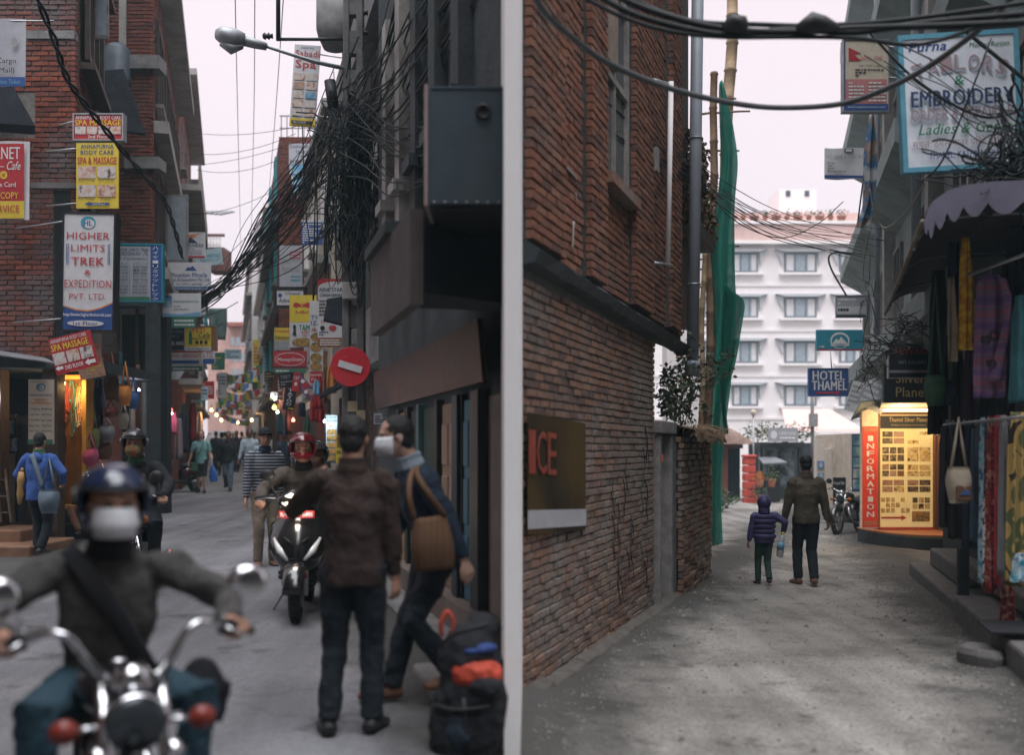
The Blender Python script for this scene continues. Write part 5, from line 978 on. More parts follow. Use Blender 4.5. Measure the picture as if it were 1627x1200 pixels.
sign('izakaya_banner', 'narrow Tokyo Izakaya menu banner standing behind the pole', 518, 660, 536, 734, 15.6, 'bg_paleblue', [('t','TOKYO',.5,.05,.8,.05,'ink_navy'),('t','IZAKAYA',.5,.12,.9,.05,'ink_navy'),('l',.1,.17,.9,.26,2,'ink_red')]+[('r',.08,.30+.14*k,.92,.41+.14*k,'ph_food') for k in range(5)], cat='banner', frame='black_plastic', fw=.015)
sign('yellow_menu_board', 'yellow board with black letters beside the menu banner', 534, 690, 549, 736, 14.9, 'bg_yellow', [('t',s,.5,.14+.25*k,.8,.14,'ink_black',{'bold':.03}) for k,s in enumerate(('ALL','SLE','POO'))])
sign('notice_plate', 'small grey notice plate fixed beside the shutters under the cables', 594, 657, 615, 674, 12.2, 'bg_grey', [('l',.08,.15,.92,.9,4,'ink_black')])
# ---------------------------------------------------------------- right lane signs
flat('paint_white', (.68,.73,.80), var=.2, scale=4); flat('paint_frame', (.10,.33,.44), var=.2); flat('faded_red', (.36,.25,.27)); flat('shade_blue', (.36,.44,.54))
def shadowed(s, cx, cy, w, h, m, m2='shade_blue', **o): return [('t',s,cx+.008,cy+.010,w,h,m2,o),('t',s,cx,cy,w,h,m,o)]
els = [('t','Purna',.22,.06,.34,.075,'ink_blue',{'bold':.04,'shear':.25}),('t','Master Ranjan',.78,.075,.36,.05,'ink_green',{'shear':.2})]
for k,c in enumerate('TAILORS'):
 u = .13+.125*k; ar = .2+.055*((k-3)/3)**2; els += [('t',c,u+.012,ar+.012,.095,.12,'shade_blue',{'rot':.30-.10*k,'bold':.03}),('t',c,u,ar,.095,.12,'faded_red',{'rot':.30-.10*k,'bold':.015})]
els += [('t','&',.49,.345,.09,.075,'ink_green',{'bold':.03})]+shadowed('EMBROIDERY',.51,.475,.92,.125,'ink_navy',bold=.03)+shadowed('ORDER & REPAIRING',.52,.60,.96,.085,'faded_red')+[('t','Ladies & Gents',.52,.715,.84,.085,'ink_green',{'bold':.02,'shear':.3}),('t','स्थल: ठमेल मात्र पिको गरिन्छ',.48,.83,.88,.08,'faded_red'),('t','THAMEL, KATHMANDU',.5,.925,.62,.06,'ink_blue',{'bold':.02,'shear':.15})]
sign('tailor_sign', 'large white painted Tailors and Embroidery board with blue frame', 1440, 58, 1612, 262, 9.6, 'paint_white', els, frame='paint_frame', fw=.045, th=.08, tilt=2.5, yaw=-3)
sign('travel_sign', 'Nepal One travel sign with flag logo and pink lower half', 1341, 64, 1411, 176, 14, 'bg_cream', [('r',.03,.55,.97,.90,'ink_pink'),('r',0,.90,1,1,'bg_blue'),('r',0,0,.03,1,'bg_blue'),('p',[(.1,.10),(.4,.19),(.22,.2),(.4,.29),(.1,.29)],'bg_red'),('t','NEPAL ONE',.62,.25,.5,.055,'ink_pink'),('t','Tel: +977 1 442',.58,.36,.5,.03,'ink_black'),('l',.25,.40,.9,.52,3,'ink_black'),('l',.1,.58,.45,.88,6,'ink_white'),('l',.55,.58,.95,.88,6,'ink_white'),('t','www.nepalonetours.com',.5,.95,.85,.035,'ink_white')], frame='steel', fw=.012, th=.1, rod=[((1,.06),(.6,.2,0)),((1,.5),(.6,.2,0))])
sign('law_banner', 'faded white G.S. Gaire and Associates cloth banner hanging crooked', 1310, 235, 1376, 285, 17, 'bg_white', [('r',.46,.03,.68,.14,'ink_black'),('r',.49,.05,.65,.12,'bg_white'),('t','G.S. GAIRE & ASSOCIATES',.52,.28,.94,.11,'ink_grey'),('l',.06,.45,.5,.8,4,'ink_grey'),('r',0,.88,.98,.97,'ink_blue')], cat='banner', cloth=True, tilt=-1)
sign('small_sign', 'small grey two-part sign hanging from a rod over the teal sign', 1329, 471, 1376, 504, 22, 'bg_grey', [('r',0,.48,1,.84,'bg_white'),('l',.05,.06,.95,.42,2,'ink_white'),('l',.05,.52,.95,.78,1,'ink_black'),('r',0,.9,1,1,'ink_black')], frame='steel', fw=.015, rod=[((-.1,-.06),(1.1,0,0))])
sign('teal_sign', 'teal sign with white mountain emblem above the Hotel Thamel sign', 1298, 524, 1371, 557, 23, 'bg_teal', [('e',.5,.52,.21,.40,'ink_white'),('e',.5,.55,.18,.33,'bg_teal'),('p',[(.33,.68),(.42,.42),(.47,.52),(.52,.34),(.60,.52),(.67,.68)],'ink_white'),('r',.30,.70,.70,.78,'ink_white'),('r',0,.94,1,1,'bg_red'),('t','NEPAL',.5,.73,.2,.06,'ink_teal'),('p',[(.04,.80),(.12,.80),(.12,.76),(.17,.82),(.12,.88),(.12,.84),(.04,.84)],'ink_white')], th=.1, rod=[((1,.3),(.5,.2,0))])
sign('hotel_sign', 'blue Hotel Thamel sign with red arrow hanging over the lane', 1286, 586, 1347, 629, 22.5, 'bg_blue', [('t','HOTEL',.5,.25,.82,.34,'ink_white',{'bold':.035}),('t','THAMEL',.52,.62,.90,.34,'ink_white',{'bold':.035}),('p',[(.16,.86),(.70,.86),(.70,.82),(.82,.89),(.70,.96),(.70,.92),(.16,.92)],'ink_red')], th=.1, frame='bg_blue', fw=.012, rod=[((.6,0),(0,.1,.4)),((1,.4),(.5,.2,0))])
sign('gallery_sign', 'black Art Gallery sign with white line above the silver shop', 1413, 547, 1479, 600, 15.2, 'bg_black', [('t','NEWARI',.5,.2,.8,.2,'ink_red'),('t','ART GALLERY',.55,.54,.66,.10,'ink_grey'),('r',0,.78,1,.86,'ink_grey'),('t','Thamel, Kathmandu',.72,.82,.5,.05,'ink_red')], yaw=-3, th=.06, frame='steel', fw=.012)
sign('silver_sign', 'black Silver Planet board with gilt lettering', 1405, 580, 1479, 640, 16, 'bg_black', [('t','Silver',.56,.36,.62,.24,'ink_gold',{'bold':.02}),('t','Planet',.60,.72,.70,.26,'ink_gold',{'bold':.02})], th=.08)
sign('roadside_board', 'grey hotel board with round emblem above the far porch', 1220, 680, 1268, 702, 41.5, 'ink_grey', [('e',.2,.5,.11,.3,'bg_white'),('t','HERITAGE',.65,.4,.55,.22,'ink_white'),('l',.4,.6,.92,.85,1,'ink_white')])
sign('sandwich_board', 'small black standing board beside the parked motorcycle', 1324, 759, 1344, 812, 26, 'bg_black', [('t','Royal Bar',.5,.18,.85,.12,'ink_white'),('l',.15,.35,.85,.8,5,'ink_grey')])
# ================================================================ right lane, right side
t = facade('plastered_building', 'tall grey-green plastered building with deep ledges along the right of the lane', RB, 8.2, 30, 15.5, [3.35,6.45,9.6,12.7], 6, 'plaster_teal', 'plaster_teal', .0001, depth=6, roof=0, base=-.3, frame='timber_grey', win=(1.2,1.5), z0=2.95)
for d0,d1,dp in ((8.2,15.4,6),(23.2,30,6)):
 mb = MB(); body_prism(mb, RB, d0, d1, -.8, 2.945, dp); mb.build('lower_wall', 'plaster_teal', t)
mb = MB(); mb.bx(X(1350,24), X(1600,24), 23.25, 23.3, -.8, 2.94); mb.build('recess_wall', 'plaster_cream', t)
for z in (3.35,6.45,9.6,12.7):
 for k,(d0,d1) in enumerate(((10.6,15.2),(16.0,21.5),(22.3,29.8))):
  mb = MB(); p = [RB.pt(d0,z-.5,-.01),RB.pt(d1,z-.5,-.01),RB.pt(d1,z-.12,.62),RB.pt(d0,z-.12,.62),RB.pt(d0,z+.25,-.01),RB.pt(d1,z+.25,-.01),RB.pt(d1,z+.25,.62),RB.pt(d0,z+.25,.62)]
  mb.hexa(p); mb.build('ledge', 'plaster_teal', t)
for d in (15.6, 21.9):
 mb = MB(); RB.box(mb, d-.2, d+.2, 2.96, 15.4, -.01, .22); mb.build('column', 'concrete_pale', t)
for d, r_ in ((15.9,.07),(22.15,.06),(16.15,.05)):
 mb = MB(); mb.tube([RB.pt(d,3,.32),RB.pt(d,15,.32)], r_, 10); mb.build('drainpipe', 'pvc', t)
mb = MB(); RB.box(mb, 8.6, 15.3, -.2, 3.2, .0, .03); mb.build('opening_shade_panel', 'dark_inside', t)  # dark panel on the wall, interior shade put into its colour
# end house behind, closing the gap at x~1355
mb = MB(); mb.bx(X(1352,34), X(1420,34), 34, 38, -.6, Z(690,34)+.02); tag(mb.build('garden_wall', 'plaster_cream'), 'low cream wall behind the parked motorcycle', 'wall')
# steps and platform
st = thing('shop_steps', 'worn concrete steps along the shop fronts on right side of lane', 'steps', RB.pt(11,-.2,.4))
for d0,d1,z0,z1,o in ((6.9,10.4,-.3,.12,.66),(10.4,14.6,-.3,.0,.58),(11.9,14.2,.003,.24,.36),(8.4,11.6,.163,.34,.34)):
 mb = MB(); RB.box(mb, d0, d1, z0, z1, -.01, o); mb.build('step', M('step_stone', (.12,.115,.112), .9, var=.3, scale=5, bump=.4, dirt=.35), st, bevel=.03, seg=2)
pf = MB(); n = 12; c0 = P(1386,868,19.2); pts = []
for i in range(n+1):
 a = PI*.5*i/n; pts.append(Vector((X(1384,20.2)+.9*(1-math.cos(a)), 20.6-1.7*math.sin(a), 0)))
pts += [Vector((X(1505,18.9)+.4,18.9,0)), Vector((X(1505,18.9)+.4,21,0)), Vector((X(1384,20.2),21,0))]
zg2 = gz(7,19)
pp = thing('shop_platform', 'rounded orange painted doorstep platform in front of lit display', 'platform', (X(1430,19.5),19.5,zg2))
mb = MB(); mb.prism([p+Vector((0,0,zg2-.1)) for p in pts], (0,0,.34)); mb.build('base', 'concrete_dark', pp, bevel=.02)
mb = MB(); mb.prism([p+Vector((.0,.03,zg2+.245)) for p in pts], (0,0,.03)); mb.build('painted_top', M('orange_floor', (.50,.20,.09), .7, var=.25, scale=6, dirt=.3), pp)
# lit information display
DD = 20.3
dc = thing('display_panel', 'warmly lit jewellery display board with photo squares and red arrow', 'display board', (X(1440,DD),DD,zg2+.28))
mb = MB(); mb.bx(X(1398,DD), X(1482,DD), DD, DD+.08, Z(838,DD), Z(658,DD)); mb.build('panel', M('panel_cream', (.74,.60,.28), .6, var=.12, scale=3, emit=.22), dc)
mb = MB(); mb.bx(X(1396,DD), X(1483.5,DD), DD-.03, DD+.10, Z(660,DD)+.01, Z(655,DD)); mb.bx(X(1394.5,DD), X(1397.5,DD), DD-.03, DD+.09, Z(838,DD), Z(659,DD)); mb.bx(X(1482.5,DD), X(1485.5,DD), DD-.03, DD+.09, Z(838,DD), Z(659,DD)); mb.build('frame', 'bg_brown', dc)
mb = MB(); mb.bx(X(1396,DD), X(1484,DD), DD-.05, DD+.25, zg2+.28, Z(839,DD)); mb.build('plinth', 'red_paint', dc)
mb = MB(); mb.bx(X(1398.5,DD), X(1482,DD), DD-.02, DD-.003, Z(681,DD), Z(661,DD)); hb = mb.build('header_board', 'bg_black', dc)
mb = MB(); put_text(mb, 'Thamel Silver Planet', X(1443,DD), Z(667,DD), X(1474,DD)-X(1412,DD), .085, DD-.022, bold=.02); put_text(mb, 'Manufacturer & exporter of silver jewellery', X(1443,DD), Z(676,DD), X(1470,DD)-X(1415,DD), .04, DD-.022); mb.build('lettering', 'ink_gold', hb)
photo_mat('ph_gold', [(.10,.05,.02),(.55,.36,.10),(.75,.6,.35),(.2,.1,.05)], 12); photo_mat('ph_dark', [(.02,.02,.02),(.12,.08,.05),(.45,.32,.18)], 14)
rr = random.Random(3)
def cells(x0,y0,x1,y1,nx,ny,mats):
 for i in range(nx):
  for j in range(ny):
   a = x0+(x1-x0)*i/nx; b = y0+(y1-y0)*j/ny; mb = MB(); mb.bx(X(a+.9,DD), X(a+(x1-x0)/nx-.9,DD), DD-.008, DD-.001, Z(b+(y1-y0)/ny-.9,DD), Z(b+.9,DD)); mb.build('photo_square', rr.choice(mats), dc)
cells(1401,685,1437,706,2,2,['ph_dark','ph_city']); cells(1441,685,1479,706,2,3,['panel_cream','ph_gold']); cells(1401,710,1437,734,3,2,['ph_dark']); cells(1441,710,1479,734,2,1,['ph_gold']); cells(1401,737,1437,758,3,2,['ph_dark','bg_brown','ph_city']); cells(1441,738,1479,758,2,2,['ph_gold']); cells(1401,762,1437,783,2,2,['ph_gold','ph_city']); cells(1441,762,1479,783,2,2,['ph_dark','ph_city']); cells(1399,790,1446,816,6,3,['panel_cream','ph_gold']); cells(1449,790,1478,810,3,2,['ph_gold','ph_dark']); cells(1448,812,1478,830,1,1,['ph_food'])
mb = MB(); y = DD-.01; mb.prism([(X(a,DD),y,Z(b,DD)) for a,b in ((1400,821.5),(1400,824.5),(1432,824.5),(1432,827.5),(1440,823),(1432,818.5),(1432,821.5))], (0,.006,0)); mb.build('red_arrow', 'ink_red', dc)
ip = thing('information_board', 'tall red board with vertical white letters INFORMATION', 'sign', (X(1383,20),20,zg2+.2))
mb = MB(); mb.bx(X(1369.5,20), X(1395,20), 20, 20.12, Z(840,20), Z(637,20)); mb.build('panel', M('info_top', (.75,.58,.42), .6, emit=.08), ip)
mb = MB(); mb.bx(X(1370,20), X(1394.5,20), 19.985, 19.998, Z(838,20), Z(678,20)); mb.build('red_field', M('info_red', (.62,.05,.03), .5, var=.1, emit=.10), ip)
mb = MB()
for k,c in enumerate('INFORMATION'): put_text(mb, c, X(1382.5,20), Z(697+k*12.05,20), .13 if c != 'I' else .09, .105, 19.98, bold=.05)
put_text(mb, 'TOURIST', X(1382.5,20), Z(683,20), .25, .065, 19.98, 1, bold=.03); put_text(mb, 'CENTER', X(1382.5,20), Z(832,20), .24, .08, 19.98, 1, bold=.03)
mb.build('lettering', ['ink_white', 'ink_gold'], ip)
bpnl = sign('poster_strip', 'narrow strip of blue photo posters left of the red information board', 1354, 690, 1368, 782, 21, 'bg_blue', [('r',.08,.03+.19*k,.92,.19+.19*k,'ph_blue') for k in range(5)])
# lamp over the display: a real tube fitting
tl = thing('tube_lamp', 'warm tube lamp under the shop canopy lighting the display board', 'lamp', (X(1440,19.6),19.6,Z(650,19.6)))
mb = MB(); mb.tube([(X(1405,19.7),19.75,Z(652,19.7)),(X(1475,19.7),19.75,Z(652,19.7))], .02, 8); mb.build('tube', M('lamp_warm', (1,.72,.36), .5, var=0, bump=0, emit=14), tl)
mb = MB(); mb.bx(X(1400,19.7), X(1480,19.7), 19.72, 19.8, Z(652,19.7)+.03, Z(652,19.7)+.08); mb.build('fitting', 'black_plastic', tl)
def lamp_light(name, loc, col, power, size=.1, parent=None):
 l_ = bpy.data.lights.new(name, 'POINT'); l_.energy = power; l_.color = col; l_.shadow_soft_size = size
 o = bpy.data.objects.new(name, l_); COL.objects.link(o)
 if parent is not None: o.parent = parent; o.location = wm(parent).inverted()@Vector(loc)
 else: o.location = loc
 return o
lamp_light('lamp_light', (X(1425,19.3),19.1,Z(655,19.3)), (1,.68,.33), 34, .15, tl); lamp_light('lamp_light', (X(1460,19.3),19.2,Z(700,19.3)), (1,.68,.33), 16, .15, tl)
# shop canopy boards tilting above, lit doorway to the right
mb = MB(); mb.prism([P(1352,668,20.5),P(1368,640,19.2),P(1403,636,19.2),P(1390,655,20.5)], (0,0,.03)); tag(mb.build('canopy_flap', 'plaster_teal'), 'small tilted pale board over the information sign', 'board')
sign('tilted_board', 'pale blue-grey tilted board above the information sign', 1369, 602, 1412, 652, 19.6, 'bg_grey', [('l',.1,.1,.9,.9,4,'ink_white')], tilt=-26, yaw=-30)
sign('folded_board', 'small folded white board hanging left of the tilted board', 1348, 606, 1368, 655, 20.5, 'bg_white', [('l',.1,.1,.9,.9,5,'ink_grey')], tilt=-18, yaw=-30)
lw = thing('lit_doorway', 'yellow lit shop doorway right of the display board', 'doorway', (X(1495,20.4),20.4,zg2+.28))
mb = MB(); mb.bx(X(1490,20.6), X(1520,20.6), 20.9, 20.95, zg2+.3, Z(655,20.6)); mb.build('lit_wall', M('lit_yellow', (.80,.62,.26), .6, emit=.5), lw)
mb = MB(); mb.bx(X(1486,20.4), X(1490,20.4), 20.2, 20.9, zg2+.28, Z(650,20.4)); mb.bx(X(1486,20.4), X(1525,20.4), 20.2, 20.3, Z(655,20.4), Z(646,20.4)); mb.build('frame', 'bg_brown', lw)
mb = MB(); mb.tube([P(1488,690,20.1),P(1506,668,20.0)], .02, 6); mb.build('tube', M('lamp_white', (1,.93,.8), .5, var=0, bump=0, emit=9), lw)
mb = MB(); mb.prism([P(1395,655,20.2),P(1500,655,20.2),P(1510,640,18.6),P(1402,640,18.6)], (0,0,.05)); mb.build('soffit', 'plaster_cream', lw)
# ---------------------------------------------------------------- barrel awning over the clothes stall
aw = thing('shop_awning', 'dark barrel awning with scalloped lilac valance over the clothes stall', 'awning', P(1500,420,10))
prof = [(1466,352),(1472,334),(1484,318),(1504,304),(1532,295),(1575,290),(1640,287),(1720,285)]
sw_ = P(1415,495,12.9)-P(1480,345,7.9)
M('awning_dark', (.035,.03,.04), .8, var=.4, scale=5, bump=.2); M('valance_lilac', (.105,.10,.14), .8, var=.2, scale=4, bump=.2)
p0 = [P(x,y,7.9) for x,y in prof]; k = 6; vs_ = []
for i in range(k+1):
 for p in p0: vs_.append(p+sw_*(i/k)+Vector((0,0,-.03*math.sin(i*PI/2)**2)))
n = len(p0); mb = MB(); mb.add(vs_, [(i*n+j,i*n+j+1,(i+1)*n+j+1,(i+1)*n+j) for i in range(k) for j in range(n-1)], 0, True)
o_ = mb.build('cover', 'awning_dark', aw); s_ = o_.modifiers.new('solid','SOLIDIFY'); s_.thickness = .015
mb = MB(); m = 60; vs_ = []
def arch(t):
 f = t*(n-2); i = min(int(f), n-2); return p0[i].lerp(p0[i+1], f-i)
for i in range(m+1):
 t = i/m*1.12; p = arch(min(t,1.15)) if t <= 1.15 else p0[-1]; s = abs(math.sin(PI*i/m*7)); h = (.15+.10*s)*min(1,.35+t*3)
 vs_ += [p+Vector((0,-.03,0)), p+Vector((0,-.0305,-h*.55)), p+Vector((.0,-.03,-h))]
mb.add(vs_, [(3*i+j,3*i+3+j,3*i+4+j,3*i+1+j) for i in range(m) for j in range(2)], 0, False); o_ = mb.build('valance', 'valance_lilac', aw); s_ = o_.modifiers.new('solid','SOLIDIFY'); s_.thickness = .003
mb = MB(); a_ = p0[0]; mb.tube([a_, a_+sw_*.5+Vector((0,0,-.02)), a_+sw_], .02, 7); mb.build('edge_pole', 'old_wood', aw)
for i in (1,3,5):
 mb = MB(); mb.tube([p+sw_*(i/k)+Vector((0,0,-.05)) for p in p0], .014, 6); mb.build('hoop', 'steel', aw)
# ---------------------------------------------------------------- hanging clothes
def cloth_strip(name, label, rows, d, mat, folds=5, amp=.025, cat='garment', group=None, n=26, parent=None, th=.006, depth=.05):
 """rows: (y, x_left, x_right) outline in photo pixels at distance d; gathered folds, closed front and back"""
 mb = MB(); k = len(rows); seed = (rows[0][1]*.37) % 7; fr, bk = [], []
 for i,(y,xl,xr) in enumerate(rows):
  t = i/(k-1)
  for j in range(n):
   u = j/(n-1); p = P(xl+(xr-xl)*u, y, d); e = 1-(2*u-1)**4
   w_ = amp*(.4+.6*t)*math.sin(u*PI*2*folds+seed+.5*math.sin(t*3+seed))+amp*.8*mnoise.noise((u*3,t*4,seed))
   fr.append(p+Vector((0,-depth*.5*e+w_,amp*.35*math.sin(u*PI*2*folds+seed+1.2)*t))); bk.append(p+Vector((0,depth*.5*e+w_,0)))
 f = lambda i,j: i*n+j; q = k*n
 fs = [(f(i,j),f(i+1,j),f(i+1,j+1),f(i,j+1)) for i in range(k-1) for j in range(n-1)]+[(q+f(i,j),q+f(i,j+1),q+f(i+1,j+1),q+f(i+1,j)) for i in range(k-1) for j in range(n-1)]
 fs += [(f(0,j),f(0,j+1),q+f(0,j+1),q+f(0,j)) for j in range(n-1)]+[(f(k-1,j+1),f(k-1,j),q+f(k-1,j),q+f(k-1,j+1)) for j in range(n-1)]
 fs += [(f(i,0),q+f(i,0),q+f(i+1,0),f(i+1,0)) for i in range(k-1)]+[(f(i+1,n-1),q+f(i+1,n-1),q+f(i,n-1),f(i,n-1)) for i in range(k-1)]
 mb.add(fr+bk, fs, 0, True); o = mb.build(name, mat, parent)
 if parent is None: tag(o, label, cat, group)
 return o
def lin(rows, m=7):
 out = []
 for (a,b) in zip(rows[:-1], rows[1:]):
  for i in range(m): t = i/m; out.append(tuple(a[q]+(b[q]-a[q])*t for q in range(3)))
 out.append(rows[-1]); return out
pattern_mat('yellow_scarf', [(.82,.56,.05),(.85,.60,.06),(.62,.26,.04),(.85,.60,.06)], 'noise', 7, const=False); pattern_mat('kurta', [(.16,.10,.23),(.19,.11,.25),(.34,.15,.21),(.10,.15,.29),(.30,.13,.20)], 'wave', 1.6, 'Z', dist=3, const=False)
pattern_mat('tie_dye', [(.03,.16,.28),(.10,.35,.48),(.4,.5,.55),(.04,.10,.22)], 'noise', 9, const=False); pattern_mat('maroon_print', [(.16,.02,.025),(.30,.05,.05),(.10,.015,.02),(.35,.18,.14)], 'noise', 16, const=False); pattern_mat('mustard_patch', [(.34,.23,.08),(.38,.27,.10),(.10,.11,.05),(.36,.25,.09),(.04,.03,.03)], 'voronoi', 5, const=True); pattern_mat('bw_print', [(.5,.5,.5),(.05,.05,.05),(.55,.55,.55),(.08,.06,.06)], 'noise', 12, const=True)
M('cloth_black', (.014,.015,.019), .9, var=.4, bump=.3); M('cloth_grey', (.20,.20,.21), .9, var=.2, bump=.3); M('cloth_navy', (.02,.03,.055), .9, var=.3, bump=.3); M('cloth_teal', (.03,.12,.14), .9, var=.3, bump=.3); M('cloth_red', (.33,.03,.035), .9, var=.3, bump=.3); M('cloth_cream', (.42,.36,.28), .9, var=.25, bump=.3); M('cloth_brown', (.16,.08,.05), .9, var=.3, bump=.3); M('cloth_green', (.05,.12,.07), .9, var=.3, bump=.3); M('cloth_white', (.55,.55,.55), .9, var=.15, bump=.3); M('cloth_blue', (.05,.12,.30), .9, var=.3, bump=.3); M('cloth_orange', (.50,.20,.05), .9, var=.3, bump=.3); M('cloth_pink', (.42,.08,.16), .9, var=.3, bump=.3); M('cloth_olive', (.16,.17,.06), .9, var=.3, bump=.3)
G = 'clothes hanging at the lane stall'
CS = lambda nm, lab, rows, d, mat, **k: cloth_strip(nm, lab, lin(rows), d, mat, cat=k.pop('cat','garment'), group=G, **k)
CS('yellow_scarf', 'bright yellow printed scarf hanging under the dark awning', [(378,1528,1540),(420,1524,1546),(480,1523,1549),(540,1522,1549),(556,1523,1549)], 9.4, 'yellow_scarf', folds=2.5, amp=.02)
CS('dark_shawl', 'dark blue shawl hanging behind the yellow scarf', [(385,1506,1524),(450,1504,1526),(555,1507,1526),(560,1510,1524)], 9.8, 'cloth_navy', folds=2)
CS('beige_shawl', 'beige cloth strip hanging left of the yellow scarf', [(440,1506,1516),(520,1504,1522),(574,1505,1524)], 9.7, 'cloth_cream', folds=1.5)
ku = thing('kurta_shirt', 'purple embroidered kurta shirt with black spirals on hanger', 'shirt', P(1572,630,8.8), group=G)
cloth_strip('body', '', lin([(436,1560,1590),(446,1553,1600),(470,1551,1602),(540,1548,1600),(600,1546,1598),(632,1546,1598)]), 8.8, 'kurta', folds=2.5, amp=.018, parent=ku)
cloth_strip('sleeve', '', lin([(442,1588,1598),(470,1594,1608),(520,1592,1606),(606,1570,1594)]), 8.7, 'kurta', folds=1.2, amp=.012, parent=ku)
mb = MB()
for cx,cy in ((1567,540),(1576,578)):
 pts = [P(cx+ (1+.9*a)*math.cos(a*1.9), cy+(1+.9*a)*math.sin(a*1.9), 8.63) for a in [i*.35 for i in range(26)]]; mb.tube(pts, .006, 5)
for a in range(12): q = a*PI/6; mb.tube([P(1579+4*math.cos(q),533+4*math.sin(q),8.63), P(1579+10*math.cos(q),533+10*math.sin(q),8.63)], .006, 5)
mb.build('embroidery', 'cloth_black', ku)
mb = MB(); mb.tube([P(1574,436,8.8)+Vector((0,0,0)),P(1574,424,8.8),P(1578,420,8.8)], .005, 5); mb.build('hanger', 'steel', ku)
rl = thing('clothes_rail', 'steel rail slanting out under the awning above the kurta', 'rail', P(1580,420,8.9))
mb = MB(); mb.tube([P(1538,437,8.8),P(1640,400,8.2)], .017, 8); mb.build('rod', 'steel', rl)
r2 = thing('clothes_rail', 'lower clothes rail with hooks above the printed trousers', 'rail', P(1580,668,8.4)); mb = MB(); mb.tube([P(1500,676,9.4),P(1650,660,7.9)], .014, 8); mb.build('rod', 'steel', r2)
mb = MB()
for k in range(12): p = P(1505+k*9,672,9.3-k*.09); mb.torus(p, .022, .004, axis=(1,0,0), n=12, k=5)
tag(mb.build('hooks', 'steel', r2), kind='stuff')
for nm,lab,x0,x1,y0,y1,d,mat,fo in (('black_skirt','long black skirt at the left end of the lower rail',1492,1512,676,838,9.3,'cloth_black',2),('black_skirt','black skirt hanging behind the white shoulder bag',1508,1532,676,856,9.2,'cloth_black',2.5),('black_skirt','black wrap skirt with dark hem right of the shoulder bag',1530,1556,674,872,9.1,'cloth_navy',2.5),('printed_trousers','turquoise tie-dyed trousers on the lower rail',1556,1567,664,925,8.8,'tie_dye',1.5),('printed_trousers','black and white printed trousers beside the tie-dyed pair',1560,1572,780,935,8.75,'bw_print',1.5),('printed_trousers','dark maroon printed trousers on the lower rail',1566,1582,662,942,8.7,'maroon_print',2),('printed_trousers','scarlet printed trousers beside the maroon pair',1579,1589,660,928,8.65,M('cloth_scarlet', (.40,.04,.06), .9, var=.5, scale=20, bump=.3),1.5),('grey_trousers','plain grey trousers between scarlet and mustard ones',1586,1602,660,914,8.55,'cloth_grey',1.5),('printed_trousers','mustard patchwork trousers at right edge of lane stall',1598,1636,655,930,8.4,'mustard_patch',3),('blue_cloth','pale blue patterned cloth low at the right edge',1608,1640,880,925,8.2,'tie_dye',2),('dark_skirt','dark red skirt hanging low behind the printed trousers',1590,1615,920,1000,8.9,'maroon_print',2),('dark_coat','dark teal coat at the right edge above the rail',1606,1645,470,640,8.5,'cloth_teal',2),('dark_coat','black coat hanging between kurta and teal coat',1588,1616,420,660,9.2,'cloth_black',2),('dark_skirt','black cloth hanging deep under the awning',1476,1508,430,690,10.2,'cloth_black',3),('dark_coat','long black coat left of the yellow scarf under the awning',1512,1534,560,700,9.9,'cloth_black',2),('dark_shawl','dark plum shawl hanging below the yellow scarf',1530,1552,558,670,9.6,M('cloth_plum', (.045,.02,.04), .9, var=.4, bump=.3),2),('dark_coat','navy coat behind the kurta shirt',1596,1640,360,480,9.4,'cloth_navy',3),('dark_skirt','black skirt hanging right under the kurta shirt',1548,1600,632,668,8.95,'cloth_black',4),('blue_cloth','faded blue cloth between black skirts on the lower rail',1540,1556,680,860,9.0,M('cloth_faded', (.06,.09,.13), .9, var=.4, bump=.3),1.5)):
 w_ = (x1-x0)*.12; CS(nm, lab, [(y0,x0+w_*1.6,x1-w_*1.6),(y0+(y1-y0)*.2,x0+w_*.6,x1-w_*.6),(y0+(y1-y0)*.7,x0,x1),(y1,x0-w_*.4,x1+w_*.3)], d, mat, folds=fo, amp=.022)
def hang_bag(name, label, cx, ytop, y0, y1, w, d, mat, strap=None, flap=None, group=None, pocket=None):
 t = thing(name, label, 'bag', P(cx,y1,d), group=group); mb = MB(); n = 9; rows = []
 H = y1-y0; vs_ = []; m = 16
 for i in range(n):
  v = i/(n-1); ww = w/2*(.72+.36*math.sin(PI*min(1,.15+v*.8))); dp = .10*math.sin(PI*(.12+.8*v))+.02
  for j in range(m):
   a = 2*PI*j/m; ca, sa = math.cos(a), math.sin(a); ca = math.copysign(abs(ca)**.7, ca); p = P(cx+ww*ca, y0+H*v, d); vs_.append(p+Vector((0,dp*sa+.012*math.sin(3*a+v*5),0)))
 mb.add(vs_, [(i*m+j,i*m+(j+1)%m,(i+1)*m+(j+1)%m,(i+1)*m+j) for i in range(n-1) for j in range(m)]+[tuple(range(m)), tuple(range((n-1)*m+m-1,(n-1)*m-1,-1))], 0, True); mb.build('body', mat, t)
 mb = MB(); mb.tube([P(cx-w*.36,y0+2,d),P(cx-w*.16,(ytop+y0)/2,d),P(cx,ytop,d+.02),P(cx+w*.16,(ytop+y0)/2,d),P(cx+w*.36,y0+2,d)], [(.012,.02)]*5, 6); mb.build('strap', strap or mat, t)
 if pocket:
  mb = MB(); a = P(cx-w*.36,y0+H*.5,d); b = P(cx+w*.36,y0+H*.92,d); mb.bx(a.x, b.x, d-.125, d-.09, b.z, a.z); mb.build('pocket', pocket, t, bevel=.01)
 return t
sb = hang_bag('shoulder_bag', 'cream canvas shoulder bag with brown mountain pocket hanging at stall', 1523, 664, 742, 800, 34, 8.9, 'cloth_cream', pocket='cloth_brown', group=G)
